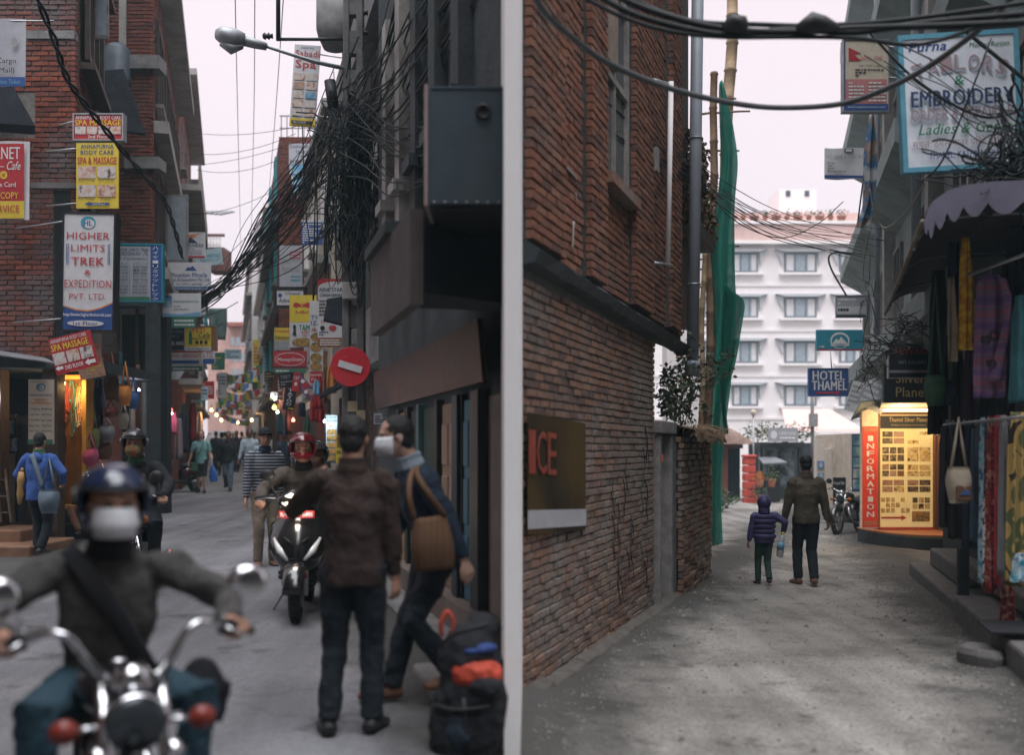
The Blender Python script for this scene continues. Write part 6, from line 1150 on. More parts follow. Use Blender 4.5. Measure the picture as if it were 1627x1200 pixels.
mb = MB(); q = P(1523,782,8.9); mb.prism([q+Vector((-.045,-.135,-.02)),q+Vector((-.015,-.135,.02)),q+Vector((0,-.135,.005)),q+Vector((.02,-.135,.03)),q+Vector((.05,-.135,-.02))], (0,.008,0)); mb.build('emblem', 'cloth_blue', sb)
hang_bag('cloth_bag', 'dark green embroidered cloth bag hanging beside the silver board', 1486, 440, 596, 645, 30, 10, 'cloth_green', group=G)
hang_bag('cloth_bag', 'dark bag with white leaf patches right of green bag', 1508, 450, 604, 644, 26, 10, 'cloth_navy', group=G)
mb = MB(); mb.bx(P(1524,0,11).x, P(1540,0,11).x, 11.0, 11.06, gz(5,11)+.1, Z(872,11)); tag(mb.build('board', 'concrete_dark'), 'grey board leaning at the step under hanging skirts', 'board')
mb = MB(); mb.tube([P(1532,680,11),P(1531,400,11)], .02, 8); tag(mb.build('awning_post', 'steel'), 'slim steel post holding up the dark awning', 'post')
# flat stone and door mat
mb = MB(); c = P(1558,1046,8.3); pts = []
for s_,zz in ((1,-.05),(1.04,.04),(.86,.09)):
 for i in range(11):
  a = 2*PI*i/11; r_ = s_*(1+.12*mnoise.noise((math.cos(a)*1.5,math.sin(a)*1.5,2))); pts.append(c+Vector((.16*r_*math.cos(a),.24*r_*math.sin(a),zz+.01*math.sin(a*2))))
mb.add(pts, [(r*11+i,r*11+(i+1)%11,(r+1)*11+(i+1)%11,(r+1)*11+i) for r in range(2) for i in range(11)]+[tuple(range(22,33))]); tag(mb.build('flat_stone', 'step_stone', bevel=.015, seg=2), 'rough flat stone lying beside the lowest shop step', 'stone')
mb = MB(); z_ = .165; a, b = RB.pt(8.2,z_,.80), RB.pt(8.9,z_,.80); mb.prism([RB.pt(7.9,z_,.78),RB.pt(8.5,z_,.78),RB.pt(8.5,z_,.4),RB.pt(7.9,z_,.4)], (0,0,.015)); tag(mb.build('door_mat', 'cloth_black'), 'black door mat on the shop step at right edge', 'mat')
# gravel and debris scattered along the lane edges and on the lane
gv = MB(); rr = random.Random(8)
for k in range(7000):
 d = 4.6+22*rr.random()**1.7
 u = rr.random()
 if u < .4: x = BW.a+BW.k*d+.2+abs(rr.gauss(0,.35))
 elif u < .8: x = RB.a-.7+RB.k*d-abs(rr.gauss(0,.4))
 else: x = rr.uniform(BW.a+BW.k*d+.2, RB.a-.7+RB.k*d)
 if d < 7 and x < .12: continue
 s = rr.uniform(.004,.013)*(1+1.6*(rr.random() < .04)); z = gz(x,d)+br(x,d)
 gv.add([(x-s,d-s,z-s*.3),(x+s,d-s*.8,z-s*.3),(x+s*.8,d+s,z-s*.3),(x-s*.9,d+s,z-s*.3),(x+rr.uniform(-s,s)*.4,d,z+s*.9)], [(0,1,4),(1,2,4),(2,3,4),(3,0,4)])
tag(gv.build('gravel', M('gravel_mat', (.15,.14,.13), .95, rnd=.5, bump=0)), 'loose gravel and grit along the edges of the right lane', 'gravel', kind='stuff')
for k,(px,py,s) in enumerate(((1103,918,.10),(1096,908,.07),(1120,872,.06))):
 d = rdist(py); c = P(px,py,d); mb = MB(); mb.ell(c+Vector((0,0,s*.3)), (s,s*.8,s*.55), seg=9, rings=6, sm=False); tag(mb.build('rubble_stone', 'concrete_dark'), ('largest dark rubble stone at the foot of the garden wall','smaller rubble stone behind the largest one by garden wall','stone at the foot of the green net')[k], 'stone')
mb = MB(); c = P(1160,862,rdist(862)); mb.box(c+Vector((0,0,.02)), (.35,.12,.02), rot=(0.05,.02,.4)); tag(mb.build('scrap_board', 'dark_wood'), 'scrap of dark board lying at the foot of the green net', 'board')
# ================================================================ poles, lamps, cables
def catmull(pts, m=8):
 pts = [Vector(p) for p in pts]; q = [2*pts[0]-pts[1]]+pts+[2*pts[-1]-pts[-2]]; out = []
 for i in range(1, len(q)-2):
  a,b,c,d = q[i-1:i+3]
  for k in range(m):
   t = k/m; out.append(.5*((2*b)+(c-a)*t+(2*a-5*b+4*c-d)*t*t+(3*b-a-3*c+d)*t**3))
 out.append(pts[-1]); return out
def cable(label, pts, r, mat='cable', group=None, name='cable', m=8, n=5):
 mb = MB(); mb.tube(catmull(pts, m), r, n); return tag(mb.build(name, mat), label, 'cable', group)
def sag(a, b, s, k=5): return [a.lerp(b, i/k)-Vector((0,0,s*4*(i/k)*(1-i/k))) for i in range(k+1)]
PD = 14.0
po1 = thing('utility_pole', 'slotted concrete utility pole hung with black cables and no-entry sign', 'pole', (X(562,PD),PD,gz(-2,PD)))
zb = gz(-2,PD)-.1; top = 9.2
M('pole_conc', (.13,.128,.128), .9, var=.35, scale=5, bump=.5, bscale=30, dirt=.5)
for px in (546,570):
 mb = MB(); mb.hexa([(X(px-1,PD),PD-.11,zb),(X(px+11,PD),PD-.11,zb),(X(px+11,PD),PD+.11,zb),(X(px-1,PD),PD+.11,zb),(X(px+(1 if px<560 else -3),PD),PD-.08,top),(X(px+10 if px<560 else px+7,PD),PD-.08,top),(X(px+10 if px<560 else px+7,PD),PD+.08,top),(X(px+(1 if px<560 else -3),PD),PD+.08,top)]); mb.build('flange', 'pole_conc', po1, bevel=.01)
z = zb
while z < top:
 mb = MB(); mb.bx(X(555.5,PD), X(570.5,PD), PD-.07, PD+.07, z, z+.30); mb.build('web', 'pole_conc', po1); z += .52
mb = MB(); c = P(556,468,PD-.2); mb.box(c+Vector((0,.05,.05)), (.2,.14,.22)); mb.build('junction_box', M('box_grey', (.36,.35,.34), .7, var=.2, dirt=.3), po1, bevel=.01)
mb = MB(); c = P(548,255,PD-.2); mb.box(c, (.16,.12,.34), rot=(0,.1,0)); mb.build('junction_box', 'box_grey', po1, bevel=.01)
mb = MB(); c = P(527,150,PD-.1); mb.tube([P(524,128,PD-.1),P(530,172,PD-.1)], .075, 14); mb.build('splice_canister', 'black_plastic', po1)
mb = MB(); mb.tube([P(545,62,PD),P(440,62,PD)], .022, 6); mb.tube([P(442,64,PD),P(442,-80,PD)], .03, 6); mb.build('steel_bracket', 'black_plastic', po1)
for px,py in ((426,57),(577,20),(577,52)):
 mb = MB(); mb.lathe([(.0,-.07),(.03,-.07),(.05,-.04),(.025,-.02),(.05,.01),(.025,.03),(.035,.06),(0,.06)], P(px,py,PD), axis=(1,0,0), n=12); mb.build('insulator', 'black_plastic', po1)
mb = MB(); mb.tube([P(577,20,PD),P(560,20,PD)], .014, 6); mb.build('insulator_pin', 'steel', po1)
for py,px,w_,h_ in ((646,560,.13,.14),(660,573,.12,.13)):
 mb = MB(); c = P(px,py,PD-.12); mb.bx(c.x-w_/2, c.x+w_/2, c.y, c.y+.004, c.z-h_/2, c.z+h_/2); mb.build('paper_notice', flat('paper_tan', (.40,.33,.22)), po1)
# street lamp
sl_ = thing('street_lamp', 'grey cobra-head street lamp on long arm reaching over the street', 'street lamp', P(545,105,PD))
mb = MB(); mb.tube([P(546,108,PD-.1),P(500,98,PD-.3),P(425,74,PD-.7)], [.03,.028,.022], 8); mb.build('arm', 'galvanised', sl_)
mb = MB(); mb.tube([P(424,74,PD-.7),P(405,69,PD-.75),P(385,64,PD-.8)], [(.05,.045),(.07,.06),(.08,.06)], 10); mb.build('neck', 'galvanised', sl_)
mb = MB(); mb.tube([P(388,64,PD-.8),P(372,60,PD-.85),P(352,55,PD-.9),P(343,54,PD-.9)], [(.07,.09),(.12,.12),(.11,.11),(.05,.06)], 12); mb.build('head', 'galvanised', sl_, smooth=True)
mb = MB(); mb.tube([P(386,74,PD-.8),P(368,78,PD-.85),P(350,68,PD-.9)], [(.05,.02),(.09,.06),(.05,.03)], 10); mb.build('lens', M('lamp_glass', (.34,.36,.38), .25, var=.15, bump=.02), sl_)
# no-entry sign
ne = thing('no_entry_sign', 'round red no-entry sign with tilted white bar fixed to the pole', 'road sign', P(557,583,PD-.25))
mb = MB(); c = P(557,583,PD-.25); r_ = 31.5/F*(PD-.25); mb.lathe([(0,.004),(r_,.004),(r_,-.02),(r_*.985,-.022),(0,-.012)], c, axis=(0,1,0), n=40); mb.build('disc', M('noentry_red', (.55,.025,.04), .5, var=.15, scale=6, dirt=.25), ne, smooth=False)
mb = MB(); mb.box(c+Vector((0,-.028,0)), (r_*1.22,.008,r_*.34), rot=(0,R(17),0)); mb.build('bar', 'bg_white', ne)
mb = MB(); mb.box(c+Vector((0,.06,.1)), (.3,.02,.05)); mb.build('clamp', 'steel', ne)
# left pole
LD = 26.0
po2 = thing('utility_pole', 'square concrete pole on the left side with pasted paper notices', 'pole', (X(247,LD),LD,gz(-8,LD)))
mb = MB(); z0 = gz(-8,LD)-.1; mb.hexa([(X(236,LD),LD-.17,z0),(X(258,LD),LD-.17,z0),(X(258,LD),LD+.17,z0),(X(236,LD),LD+.17,z0),(X(240,LD),LD-.12,8.3),(X(256,LD),LD-.12,8.3),(X(256,LD),LD+.12,8.3),(X(240,LD),LD+.12,8.3)]); mb.build('post', 'pole_conc', po2, bevel=.015)
for k,(py,h,m) in enumerate(((633,4,'ink_white'),(650,12,'bg_grey'),(681,17,'bg_white'),(707,12,flat('paper_pink', (.45,.33,.34))),(727,22,'bg_green'))):
 mb = MB(); a = P(240,py+h/2,LD-.2); b = P(254,py-h/2,LD-.2); mb.bx(a.x, b.x, LD-.185, LD-.175, a.z, b.z); pn = mb.build('paper_notice', m, po2)
 if k == 2: mb = MB(); put_text(mb, 'NEPAL', (a.x+b.x)/2, b.z-.05, (b.x-a.x)*.9, .07, LD-.187, bold=.03); mb.build('lettering', 'ink_black', pn)
mb = MB(); mb.box(P(249,560,LD-.3), (.3,.2,.36)); mb.build('meter_box', 'box_grey', po2, bevel=.01)
mb = MB(); rr = random.Random(2)
def tangle(mb, c, r, n, rad, rr, k=7, grav=.0):
 c = Vector(c)
 for _ in range(n):
  p = c+Vector((rr.gauss(0,r[0]*.5),rr.gauss(0,r[1]*.5),rr.gauss(0,r[2]*.5))); pts = [p]; v = Vector((rr.gauss(0,.6),rr.gauss(0,.3),rr.gauss(0,1)))
  for i in range(k):
   v = (v+Vector((rr.gauss(0,.45),rr.gauss(0,.3),rr.gauss(0,.45)-grav)))*.85
   p = p+Vector((v.x*r[0]*.22,v.y*r[1]*.22,v.z*r[2]*.22)); pts.append(p)
  mb.tube(catmull(pts,3), rad*rr.uniform(.6,1.3), 4)
tangle(mb, P(250,545,LD-.35), (.5,.2,.4), 50, .012, rr); tangle(mb, P(262,510,LD-.35), (.8,.2,.7), 36, .010, rr)
tag(mb.build('cable_tangle', 'cable'), 'knot of black cables around the left concrete pole', 'cables', kind='stuff')
mb = MB()
tangle(mb, P(562,215,PD-.3), (.28,.2,.3), 90, .009, rr, k=7); tangle(mb, P(585,300,PD-.25), (.22,.18,.35), 45, .009, rr, k=7); tangle(mb, P(545,330,PD-.25), (.2,.18,.35), 40, .009, rr, k=7)
for k in range(85):
 a = P(556+rr.gauss(0,22),225+rr.gauss(0,38),PD-.15+rr.gauss(0,.1)); w_ = rr.gauss(.05,.16); h_ = .25+1.9*rr.random()**1.6; o_ = Vector((rr.gauss(0,.05),rr.gauss(-.02,.06),0))
 mb.tube(catmull([a, a+Vector((w_*.1,0,-h_*.55))+o_, a+Vector((w_*.45,0,-h_))+o_*1.5, a+Vector((w_*.95,0,-h_*.6))-o_, a+Vector((w_,0,rr.uniform(-.2,.15)))],4), .0085*rr.uniform(.6,1.3), 4)
for k in range(18):
 a = P(rr.uniform(520,600),rr.uniform(250,420),PD-.3); w_ = rr.uniform(.1,.45); h_ = rr.uniform(.3,1.1); mb.tube(catmull([a, a+Vector((w_*.2,-.1,-h_*.6)), a+Vector((w_*.5,-.12,-h_)), a+Vector((w_*.9,-.1,-h_*.55)), a+Vector((w_,0,.1))],5), .008, 4)
tag(mb.build('cable_tangle', 'cable'), 'great tangle of black cables and loops on the slotted pole', 'cables', kind='stuff')
GB = 'black cables slung from the slotted pole to the left pole'
for k in range(46):
 a = P(565+rr.gauss(0,16), 190+rr.gauss(0,62), PD-.3+rr.gauss(0,.15)); b = P(256+rr.gauss(0,5), 508+rr.gauss(0,14), LD-.3)
 m_ = P(438+rr.gauss(0,16)+k*.3, 345+rr.gauss(0,26), 17.6+rr.gauss(0,.3)); m2 = P(345+rr.gauss(0,5), 462+rr.gauss(0,8), 21.4)
 cable('thin black cable in the bundle slung between the two concrete poles', [a,m_,m2,b], .0085*rr.uniform(.6,1.35), group=GB)
for k in range(3): cable('thin violet-black wire running loose above the main cable bundle', [P(540+k*6,262+k*10,PD), P(440,330+k*30,18), P(330,440+k*22,25), P(262,520,LD)], .006, group='loose wires above the bundle')
GC = 'black cables fanning from the slotted pole to the upper right'
for k in range(48):
 x1, y1 = rr.uniform(640,796), rr.uniform(-170,-20)
 if k > 28: x1, y1 = rr.uniform(705,790), rr.uniform(148,290)
 a = P(566+rr.gauss(0,14), 215+rr.gauss(0,35), PD-.35); dw = RS.d(x1); b = RS.pt(dw, py2z(y1, dw), -.02); m_ = a.lerp(b,.5)-Vector((0,0,.14+rr.uniform(0,.2)))
 cable('black cable fanning from the slotted pole up to the right building', [a, a.lerp(b,.25)-Vector((0,0,.1)), m_, b], .0075*rr.uniform(.6,1.6), group=GC)
for x0,x1,x2 in ((373,378,383),(405,403,398),(452,436,418)):
 cable({373:'left of three thin overhead wires against the sky',405:'middle of three thin overhead wires against the sky',452:'right of three thin overhead wires against the sky'}[x0], [P(x0,-30,18),P(x1,200,30),P(x2,420,60)], .010)
tw = [P(48,-30,10.5),P(85,60,10.8),P(105,120,11),P(135,165,11.4),P(175,215,12),P(225,275,13.5),P(262,320,15),P(278,365,16.5),P(290,410,18)]
for q in (0,1):
 pts = catmull(tw, 12); pts = [p+Vector((.020*math.cos(i*.55+q*PI), .02*math.sin(i*.55+q*PI), .02*math.sin(i*.55+q*PI))) for i,p in enumerate(pts)]
 mb = MB(); mb.tube(pts, .017, 6); tag(mb.build('twisted_cable', 'cable'), 'strand of the thick twisted black cable crossing the left brick houses', 'cable', 'twisted power cable strands')
for k,(p,q) in enumerate((((315,212),(510,190)),((315,245),(470,212)),((312,262),(520,205)),((313,270),(440,255)),((300,340),(440,300)),((60,8),(130,-10)),((175,435),(258,410)),((100,450),(258,415)))):
 a, b = P(*p,26), P(*q,24); cable(('highest','second','third','fourth','fifth','short upper left','lower sign','upper sign')[k]+' faint wire stretched across the left street', sag(a,b,.15), .006)
# right lane cables
cable('thick grey power cable sweeping across the lane below the main bundle', [P(838,-40,5.4),P(860,12,5.6),P(905,55,6),P(960,96,6.4),P(1020,124,6.8),P(1085,146,7.2),P(1160,163,7.6),P(1235,171,7.8),P(1330,166,7.6),P(1400,144,7.3),P(1480,102,7),P(1570,34,6.6),P(1620,-20,6.4)], .021, 'cable_grey', name='power_cable')
for k,(pts,r) in enumerate((([(930,-40),(1000,2),(1080,30),(1160,46),(1260,50),(1360,44),(1500,40),(1640,34)],.022),([(920,-30),(990,14),(1070,40),(1160,55),(1250,46),(1360,50),(1480,34),(1640,20)],.02),([(960,-30),(1040,14),(1110,34),(1200,38),(1290,40),(1400,34),(1500,22),(1640,2)],.016),([(905,-20),(980,22),(1060,48),(1150,58),(1260,58),(1360,60),(1460,70),(1560,40),(1640,12)],.014))):
 cable(('upper','second','third','lowest')[k]+' strand of the dark cable bundle across the top of the lane', [P(x,y,6.3) for x,y in pts], r, name='power_cable')
for px,w_ in ((1298,1),(1170,.5)):
 mb = MB(); c = P(px,44,6.25); mb.tube([c+Vector((-.09*w_-.03,0,0)),c+Vector((-.03,0,.03)),c+Vector((.04,0,.02)),c+Vector((.13*w_,0,0))], [.02,.045+.02*w_,.05,.02], 9); tag(mb.build('cable_joint', 'black_plastic'), 'fat taped joint on the cable bundle '+('at its middle' if px > 1200 else 'near the bamboo pole'), 'cable joint')
GL = 'thin black wires sagging from the brick building across the lane'
for k in range(14):
 a = P(826+rr.uniform(0,6), 45+k*9+rr.gauss(0,4), 6.95); b = P(1375+rr.uniform(-8,40), 372+k*3+rr.gauss(0,6), 22); m1 = P(930+rr.gauss(0,5),128+k*5+rr.gauss(0,5),8.8); m2 = P(1095+rr.gauss(0,6),255+k*3+rr.gauss(0,6),13); m3 = P(1230+rr.gauss(0,6),338+k*3+rr.gauss(0,5),17.5)
 cable(('1st 2nd 3rd 4th 5th 6th 7th 8th 9th 10th 11th 12th 13th 14th'.split()[k])+' thin wire from the top in the sagging bunch across the lane', [a,m1,m2,m3,b], .006*rr.uniform(.6,1.3), group=GL)
cable('single slack wire looping low past the hotel parapet', [P(1090,250,13),P(1160,345,16),P(1240,378,19),P(1300,355,20),P(1340,320,20)], .009)
cable('dark cable loop on a rod above the small grey sign', [P(1345,470,22),P(1322,430,22),P(1317,408,22),P(1330,401,22),P(1352,404,22)], .02)
cable('pale rope hanging in a V below the torn banner strip', [P(1382,300,15),P(1388,330,15),P(1405,362,15),P(1440,335,14),P(1470,290,12)], .009, 'cloth_cream')
cable('dark wire drooping across the tailor sign', [P(1380,50,8.6),P(1460,130,8.6),P(1560,185,8.7),P(1640,170,8.7)], .012)
cable('black wire slanting over the tailor sign from the upper left', [P(1500,20,8.5),P(1560,70,8.5),P(1640,135,8.5)], .017)
cable('curved wire hanging down the left half of the tailor sign', [P(1575,60,8.4),P(1545,140,8.4),P(1500,250,8.6),P(1465,290,9)], .008)
for k in range(7): cable('loose black wire crossing in front of the tailor sign', [P(1400+rr.uniform(-60,60),60+k*9,8.6), P(1490+rr.uniform(-30,30),110+k*7+rr.gauss(0,20),8.5), P(1560,150+k*7+rr.gauss(0,20),8.4), P(1640,170+k*8,8.3)], .0045, group='loose wires before the tailor sign')
mb = MB(); tangle(mb, P(1600,268,8.2), (.22,.25,.13), 130, .007, rr, k=9); tangle(mb, P(1632,235,8.2), (.16,.2,.2), 80, .007, rr, k=9); tangle(mb, P(1615,300,8.1), (.25,.2,.15), 25, .006, rr, k=9); tag(mb.build('cable_tangle', 'cable'), 'matted coil of black cables at the corner below the tailor sign', 'cables', kind='stuff')
mb = MB(); tangle(mb, P(1445,515,13.5), (.2,.3,.12), 60, .007, rr); tangle(mb, P(1412,552,14.5), (.2,.3,.12), 50, .008, rr); tangle(mb, P(1386,588,17), (.16,.3,.16), 36, .008, rr); tangle(mb, P(1378,470,22), (.2,.2,.6), 12, .010, rr); tag(mb.build('cable_tangle', M('cable_ash', (.045,.042,.04), .9, var=.5)), 'dusty grey matted cables above the silver shop signs', 'cables', kind='stuff')
fb = thing('torn_banner_strip', 'torn white and blue cloth strip twisted on a rod by the right building', 'banner', P(1385,350,15.2))
drape('cloth', [(175,1384,1387),(215,1378,1390),(250,1372,1394),(285,1376,1392),(315,1377,1388),(345,1366,1386),(362,1362,1378)], 15.2, pattern_mat('torn_cloth', [(.45,.45,.45),(.5,.5,.5),(.03,.14,.28),(.28,.18,.12),(.45,.45,.45)], 'noise', 2.2, const=False), fb, wav=.05)
mb = MB(); mb.tube([P(1362,360,15.3),P(1386,172,15.3)], .012, 6); mb.build('rod', 'steel', fb)
# ================================================================ left shops: goods
ls = thing('necklace_case', 'lit yellow wooden display case hung with bead necklaces', 'display case', (X(112,15.9),15.9,gz(-6.5,15.9)+.3))
mb = MB(); c0, c1 = X(88,15.7), X(140,15.7); zt, z0 = Z(603,15.7), .75; M('case_yellow', (.55,.28,.05), .6, var=.25, scale=5)
for a,b in ((c0,c0+.06),(c1-.06,c1)): mb.bx(a, b, 15.62, 15.9, z0, zt)
mb.bx(c0, c1, 15.62, 15.9, zt+.002, zt+.06); mb.bx(c0, c1, 15.62, 15.9, z0-.06, z0-.002); mb.build('frame', 'case_yellow', ls)
mb = MB(); mb.bx(c0+.06, c1-.06, 15.86, 15.9, z0, zt); mb.build('back', M('case_back', (.20,.10,.03), .8, var=.3), ls)
bead = [M('bead_'+n_, c_, .35, var=.2, bump=0) for n_, c_ in (('amber',(.55,.25,.04)),('red',(.45,.05,.03)),('turq',(.06,.30,.30)),('bone',(.6,.5,.36)),('brown',(.14,.06,.03)),('green',(.08,.18,.07)))]
rr = random.Random(21)
for k in range(22):
 x = c0+.08+(c1-c0-.16)*((k*7)%22)/21; zt_ = zt-.02-rr.random()*.25; ln = rr.uniform(.25,.6); w_ = rr.uniform(.018,.035); mb = MB()
 for s in (-1,1):
  for i in range(int(ln/.022)): v_ = i*.022/ln; mb.ell((x+s*w_*math.sin(PI*(.15+v_*.85))*1.1, 15.74+.02*(k%3), zt_-i*.022), (.010,.010,.011), seg=5, rings=4)
 mb.ell((x,15.73,zt_-ln-.01), (.018,.012,.022), seg=6, rings=5); mb.build('necklace', bead[k % 6], ls)
bl_ = thing('shop_bulb', 'bare warm bulb lighting the bead necklaces', 'bulb', (X(98,15.6),15.6,zt)); mb = MB(); mb.ell((X(98,15.6),15.66,zt-.06), (.03,.03,.04)); mb.build('glass', M('bulb_glow', (1,.66,.28), .5, var=0, bump=0, emit=12), bl_)
lamp_light('bulb_light', (X(108,15.4),15.45,zt-.15), (1,.6,.25), 12, .05, bl_)
GBG = 'cloth bags hanging outside the left shop'
for (cx,yt,y0,y1,w_,d,m,lab) in ((177,560,596,636,22,16.6,'cloth_brown','maroon striped triangular cloth bag hanging highest at left shop'),(199,575,612,645,17,16.4,'cloth_orange','orange pear-shaped cloth bag hanging near the concrete pole'),(147,640,680,716,20,15.9,'cloth_olive','olive and yellow bag above the pink bag'),(143,690,712,742,24,15.7,'cloth_pink','bright pink bag hanging lowest at the left shop'),(170,664,676,702,22,16.2,'cloth_grey','small crumpled grey bag under the patterned purse'),(176,636,648,664,20,16.5,'maroon_print','small patterned purse above the grey bag'),(166,690,704,730,22,16.3,'cloth_brown','brown drawstring bag beside the second rider'),(212,600,622,650,14,17,'cloth_blue','blue patterned bag behind the orange bag'),(158,600,616,660,16,17,'cloth_navy','dark woven bag left of the maroon bag'),(196,640,656,682,14,17.2,'cloth_cream','cream knitted bag below the orange bag')):
 hang_bag('cloth_bag', lab, cx, yt, y0, y1, w_, d, m, group=GBG)
GS = 'scarves and cloths hanging in the left shops'
for k,(x0,x1,y0,y1,d,m,lab) in enumerate(((150,164,560,720,17.4,'cloth_black','black shawl behind the dark woven bag'),(205,215,585,700,18,'cloth_cream','cream scarf left of the concrete pole'),(214,224,580,690,18.2,'cloth_brown','brown scarf left of the concrete pole'),(223,233,590,720,18.6,'cloth_grey','long grey scarf next to the concrete pole'),(186,196,560,610,17.6,'cloth_teal','teal scarf between the maroon and orange bags'),(228,238,620,730,20,'cloth_cream','pale scarf touching the left side of the concrete pole'),(262,272,640,720,27.5,'cloth_black','black dress right of the concrete pole'),(270,281,655,690,27,'cloth_pink','rose blouse in the shop beyond the pole'),(278,290,665,730,28,'cloth_grey','grey trousers in the shop beyond the pole'),(288,298,640,720,29,'cloth_navy','navy shirt in the shop beyond the pole'),(300,312,640,700,32,'cloth_red','red shirt hanging outside the middle shops'),(312,322,655,690,34,'cloth_white','white T-shirt hanging outside the middle shops'),(104,118,705,760,16.2,'cloth_cream','cream woollen scarf below the necklace case'),(118,130,705,770,16.3,'cloth_brown','brown beaded hanging below the necklace case'))):
 cloth_strip('hanging_scarf', lab, lin([(y0,x0+2,x1-2),(y0+(y1-y0)*.3,x0,x1),(y1,x0-1,x1+1)],5), d, m, folds=1.5, amp=.03, group=GS, n=14)
for k,(px,py,d,lab) in enumerate(((14,678,15.4,'framed landscape painting upper in the dark window'),(20,706,15.4,'framed blue mountain painting lower in the dark window'),(92,706,15.5,'small framed picture beneath the necklace case'))):
 fr_ = thing('framed_picture', lab, 'picture', P(px,py+14,d)); a, b = P(px-12,py+15,d), P(px+12,py-13,d); mb = MB(); mb.bx(a.x, b.x, d, d+.03, a.z, b.z); mb.build('frame', 'black_plastic', fr_); mb = MB(); mb.bx(a.x+.03, b.x-.03, d-.004, d-.001, a.z+.03, b.z-.03); mb.build('picture', photo_mat('ph_mount', [(.02,.05,.08),(.05,.12,.18),(.3,.34,.36),(.06,.08,.06)], 6), fr_)
# white shop lamp at far left, lamps along the row
def bulb(label, px, py, d, col, power, r=.05, emit=5, name='shop_lamp'):
 r *= .6
 t = thing(name, label, 'lamp', P(px,py,d)); mb = MB(); c = P(px,py,d); mb.lathe([(0,-r),(r*.7,-r*.7),(r,0),(r*.6,r*.8),(r*.4,r*1.3),(0,r*1.3)], c, n=10); mb.build('globe', M('glow_%d_%d_%d' % tuple(int(v*20) for v in col), col, .5, var=0, bump=0, emit=emit), t)
 mb = MB(); mb.tube([c+Vector((0,0,r*1.2)),c+Vector((0,0,r*3))], r*.35, 6); mb.build('socket', 'black_plastic', t)
 if power: lamp_light('lamp_light', c+Vector((0,-.12,0)), col, power, .08, t)
for a in (('bluish-white shop lamp at the far left edge',-2,632,15.1,(.8,.92,1),6,.06),('small violet-white bulb beside the orange bag',221,620,17.5,(.85,.8,1),5,.035),('red glowing lamp in the shop beyond the concrete pole',272,652,27.2,(1,.12,.08),6,.07),('white spotlight below the red lamp beyond the pole',273,657,26.8,(1,.9,.85),6,.05),('cold white bulb left of the shop beyond the pole',259,642,27.5,(.9,.95,1),5,.06),('orange bulb in the lit stall by the middle shops',336,652,34,(1,.45,.15),16,.09),('warm lamp further along the left row',344,660,42,(1,.6,.3),18,.1),('warm lamp deep in the left street',352,668,52,(1,.6,.3),20,.12),('white lamp on the right row above the yellow lantern',437,634,30,(1,.95,.9),10,.08),('white lamp beside the tattoo board',441,655,28,(1,.95,.9),10,.07),('red lit shop sign lamp right row',466,668,24,(1,.2,.12),10,.07),('white bulb beside the menu banner',516,670,15.5,(.9,.95,1),5,.04),('warm lamp deep on the right side of street',400,668,50,(1,.55,.25),18,.12),('orange lamp at far end of left street',378,672,62,(1,.5,.2),20,.14),('yellow lantern hanging in the right row',436,648,31,(1,.75,.15),6,.11)): bulb(*a)
# canopies over the small shops and hanging clothes right of the street
for k,(x0,x1,y0,y1,d,lab) in enumerate(((255,292,585,606,27,'tin canopy over the shop beyond the concrete pole'),(296,330,600,612,33,'dark cloth canopy over the middle shops'))):
 canopy('shop_canopy', lab, [(X(x0,d),d+.6,Z(y0,d)),(X(x1-8,d),d+.6,Z(y0,d))], [(X(x0,d),d-.4,Z(y1,d)),(X(x1,d),d-.4,Z(y1,d))], .03, 'tin' if k == 0 else 'tarp_black')
canopy('shop_canopy', 'dark ragged canopy beside the pole above the red clothes', [(X(525,17),17.4,Z(600,17)),(X(560,17),17.4,Z(592,17))], [(X(511,16.4),16.2,Z(636,16.4)),(X(560,16.4),16.2,Z(612,16.4))], .04, 'tarp_black')
canopy('shop_canopy', 'small blue-edged dark awning hung on the pole beneath the cables', [(X(512,15),15.4,Z(472,15)),(X(548,15),15.4,Z(466,15))], [(X(516,14.6),14.5,Z(512,14.6)),(X(546,14.6),14.5,Z(520,14.6))], .03, 'tarp_black')
GR = 'clothes hanging outside the right row of the left street'
for k,(x0,x1,y0,y1,d,m,lab) in enumerate(((500,512,598,650,17.5,'cloth_red','long red robe hanging left of the pole'),(512,522,580,640,17,'cloth_brown','brown robe hanging beside the long red robe'),(492,503,632,670,18,'cloth_red','short red shirt below the country flag'),(504,516,645,672,17.8,'cloth_red','red folded cloth below the long red robe'),(520,534,580,625,16.6,'cloth_orange','tan cloth hanging nearest the pole'),(498,508,604,628,16.8,'ink_sky','pale blue cloth corner beside the red robe'),(474,486,640,662,20,'cloth_navy','navy patterned cloth below the tattoo board'),(484,493,660,700,19,'cloth_green','dark green dress under the short red shirt'),(453,463,650,690,24,'cloth_black','black coat in the shops past the tattoo board'),(441,450,655,690,27,'cloth_teal','teal dress in the shops past the tattoo board'))):
 cloth_strip('hanging_garment', lab, lin([(y0,x0+2.5,x1-2.5),(y0+(y1-y0)*.25,x0,x1),(y1,x0-1,x1+1)],5), d, m, folds=1.5, amp=.03, group=GR, n=14)
nf = thing('country_flag', 'crimson double-pennant flag with blue border hanging in the right row', 'flag', P(484,612,18.3))
mb = MB(); q = lambda a: [P(x,y,18.3) for x,y in a]; mb.prism(q([(474,592),(499,618),(486,618),(498,640),(480,624)]), (0,.01,0)); mb.build('border', 'cloth_blue', nf)
mb = MB(); mb.prism([p+Vector((0,-.008,0)) for p in q([(476,596),(495,616),(483,616),(494,634),(482,622)])], (0,.006,0)); mb.build('field', 'bg_red', nf)
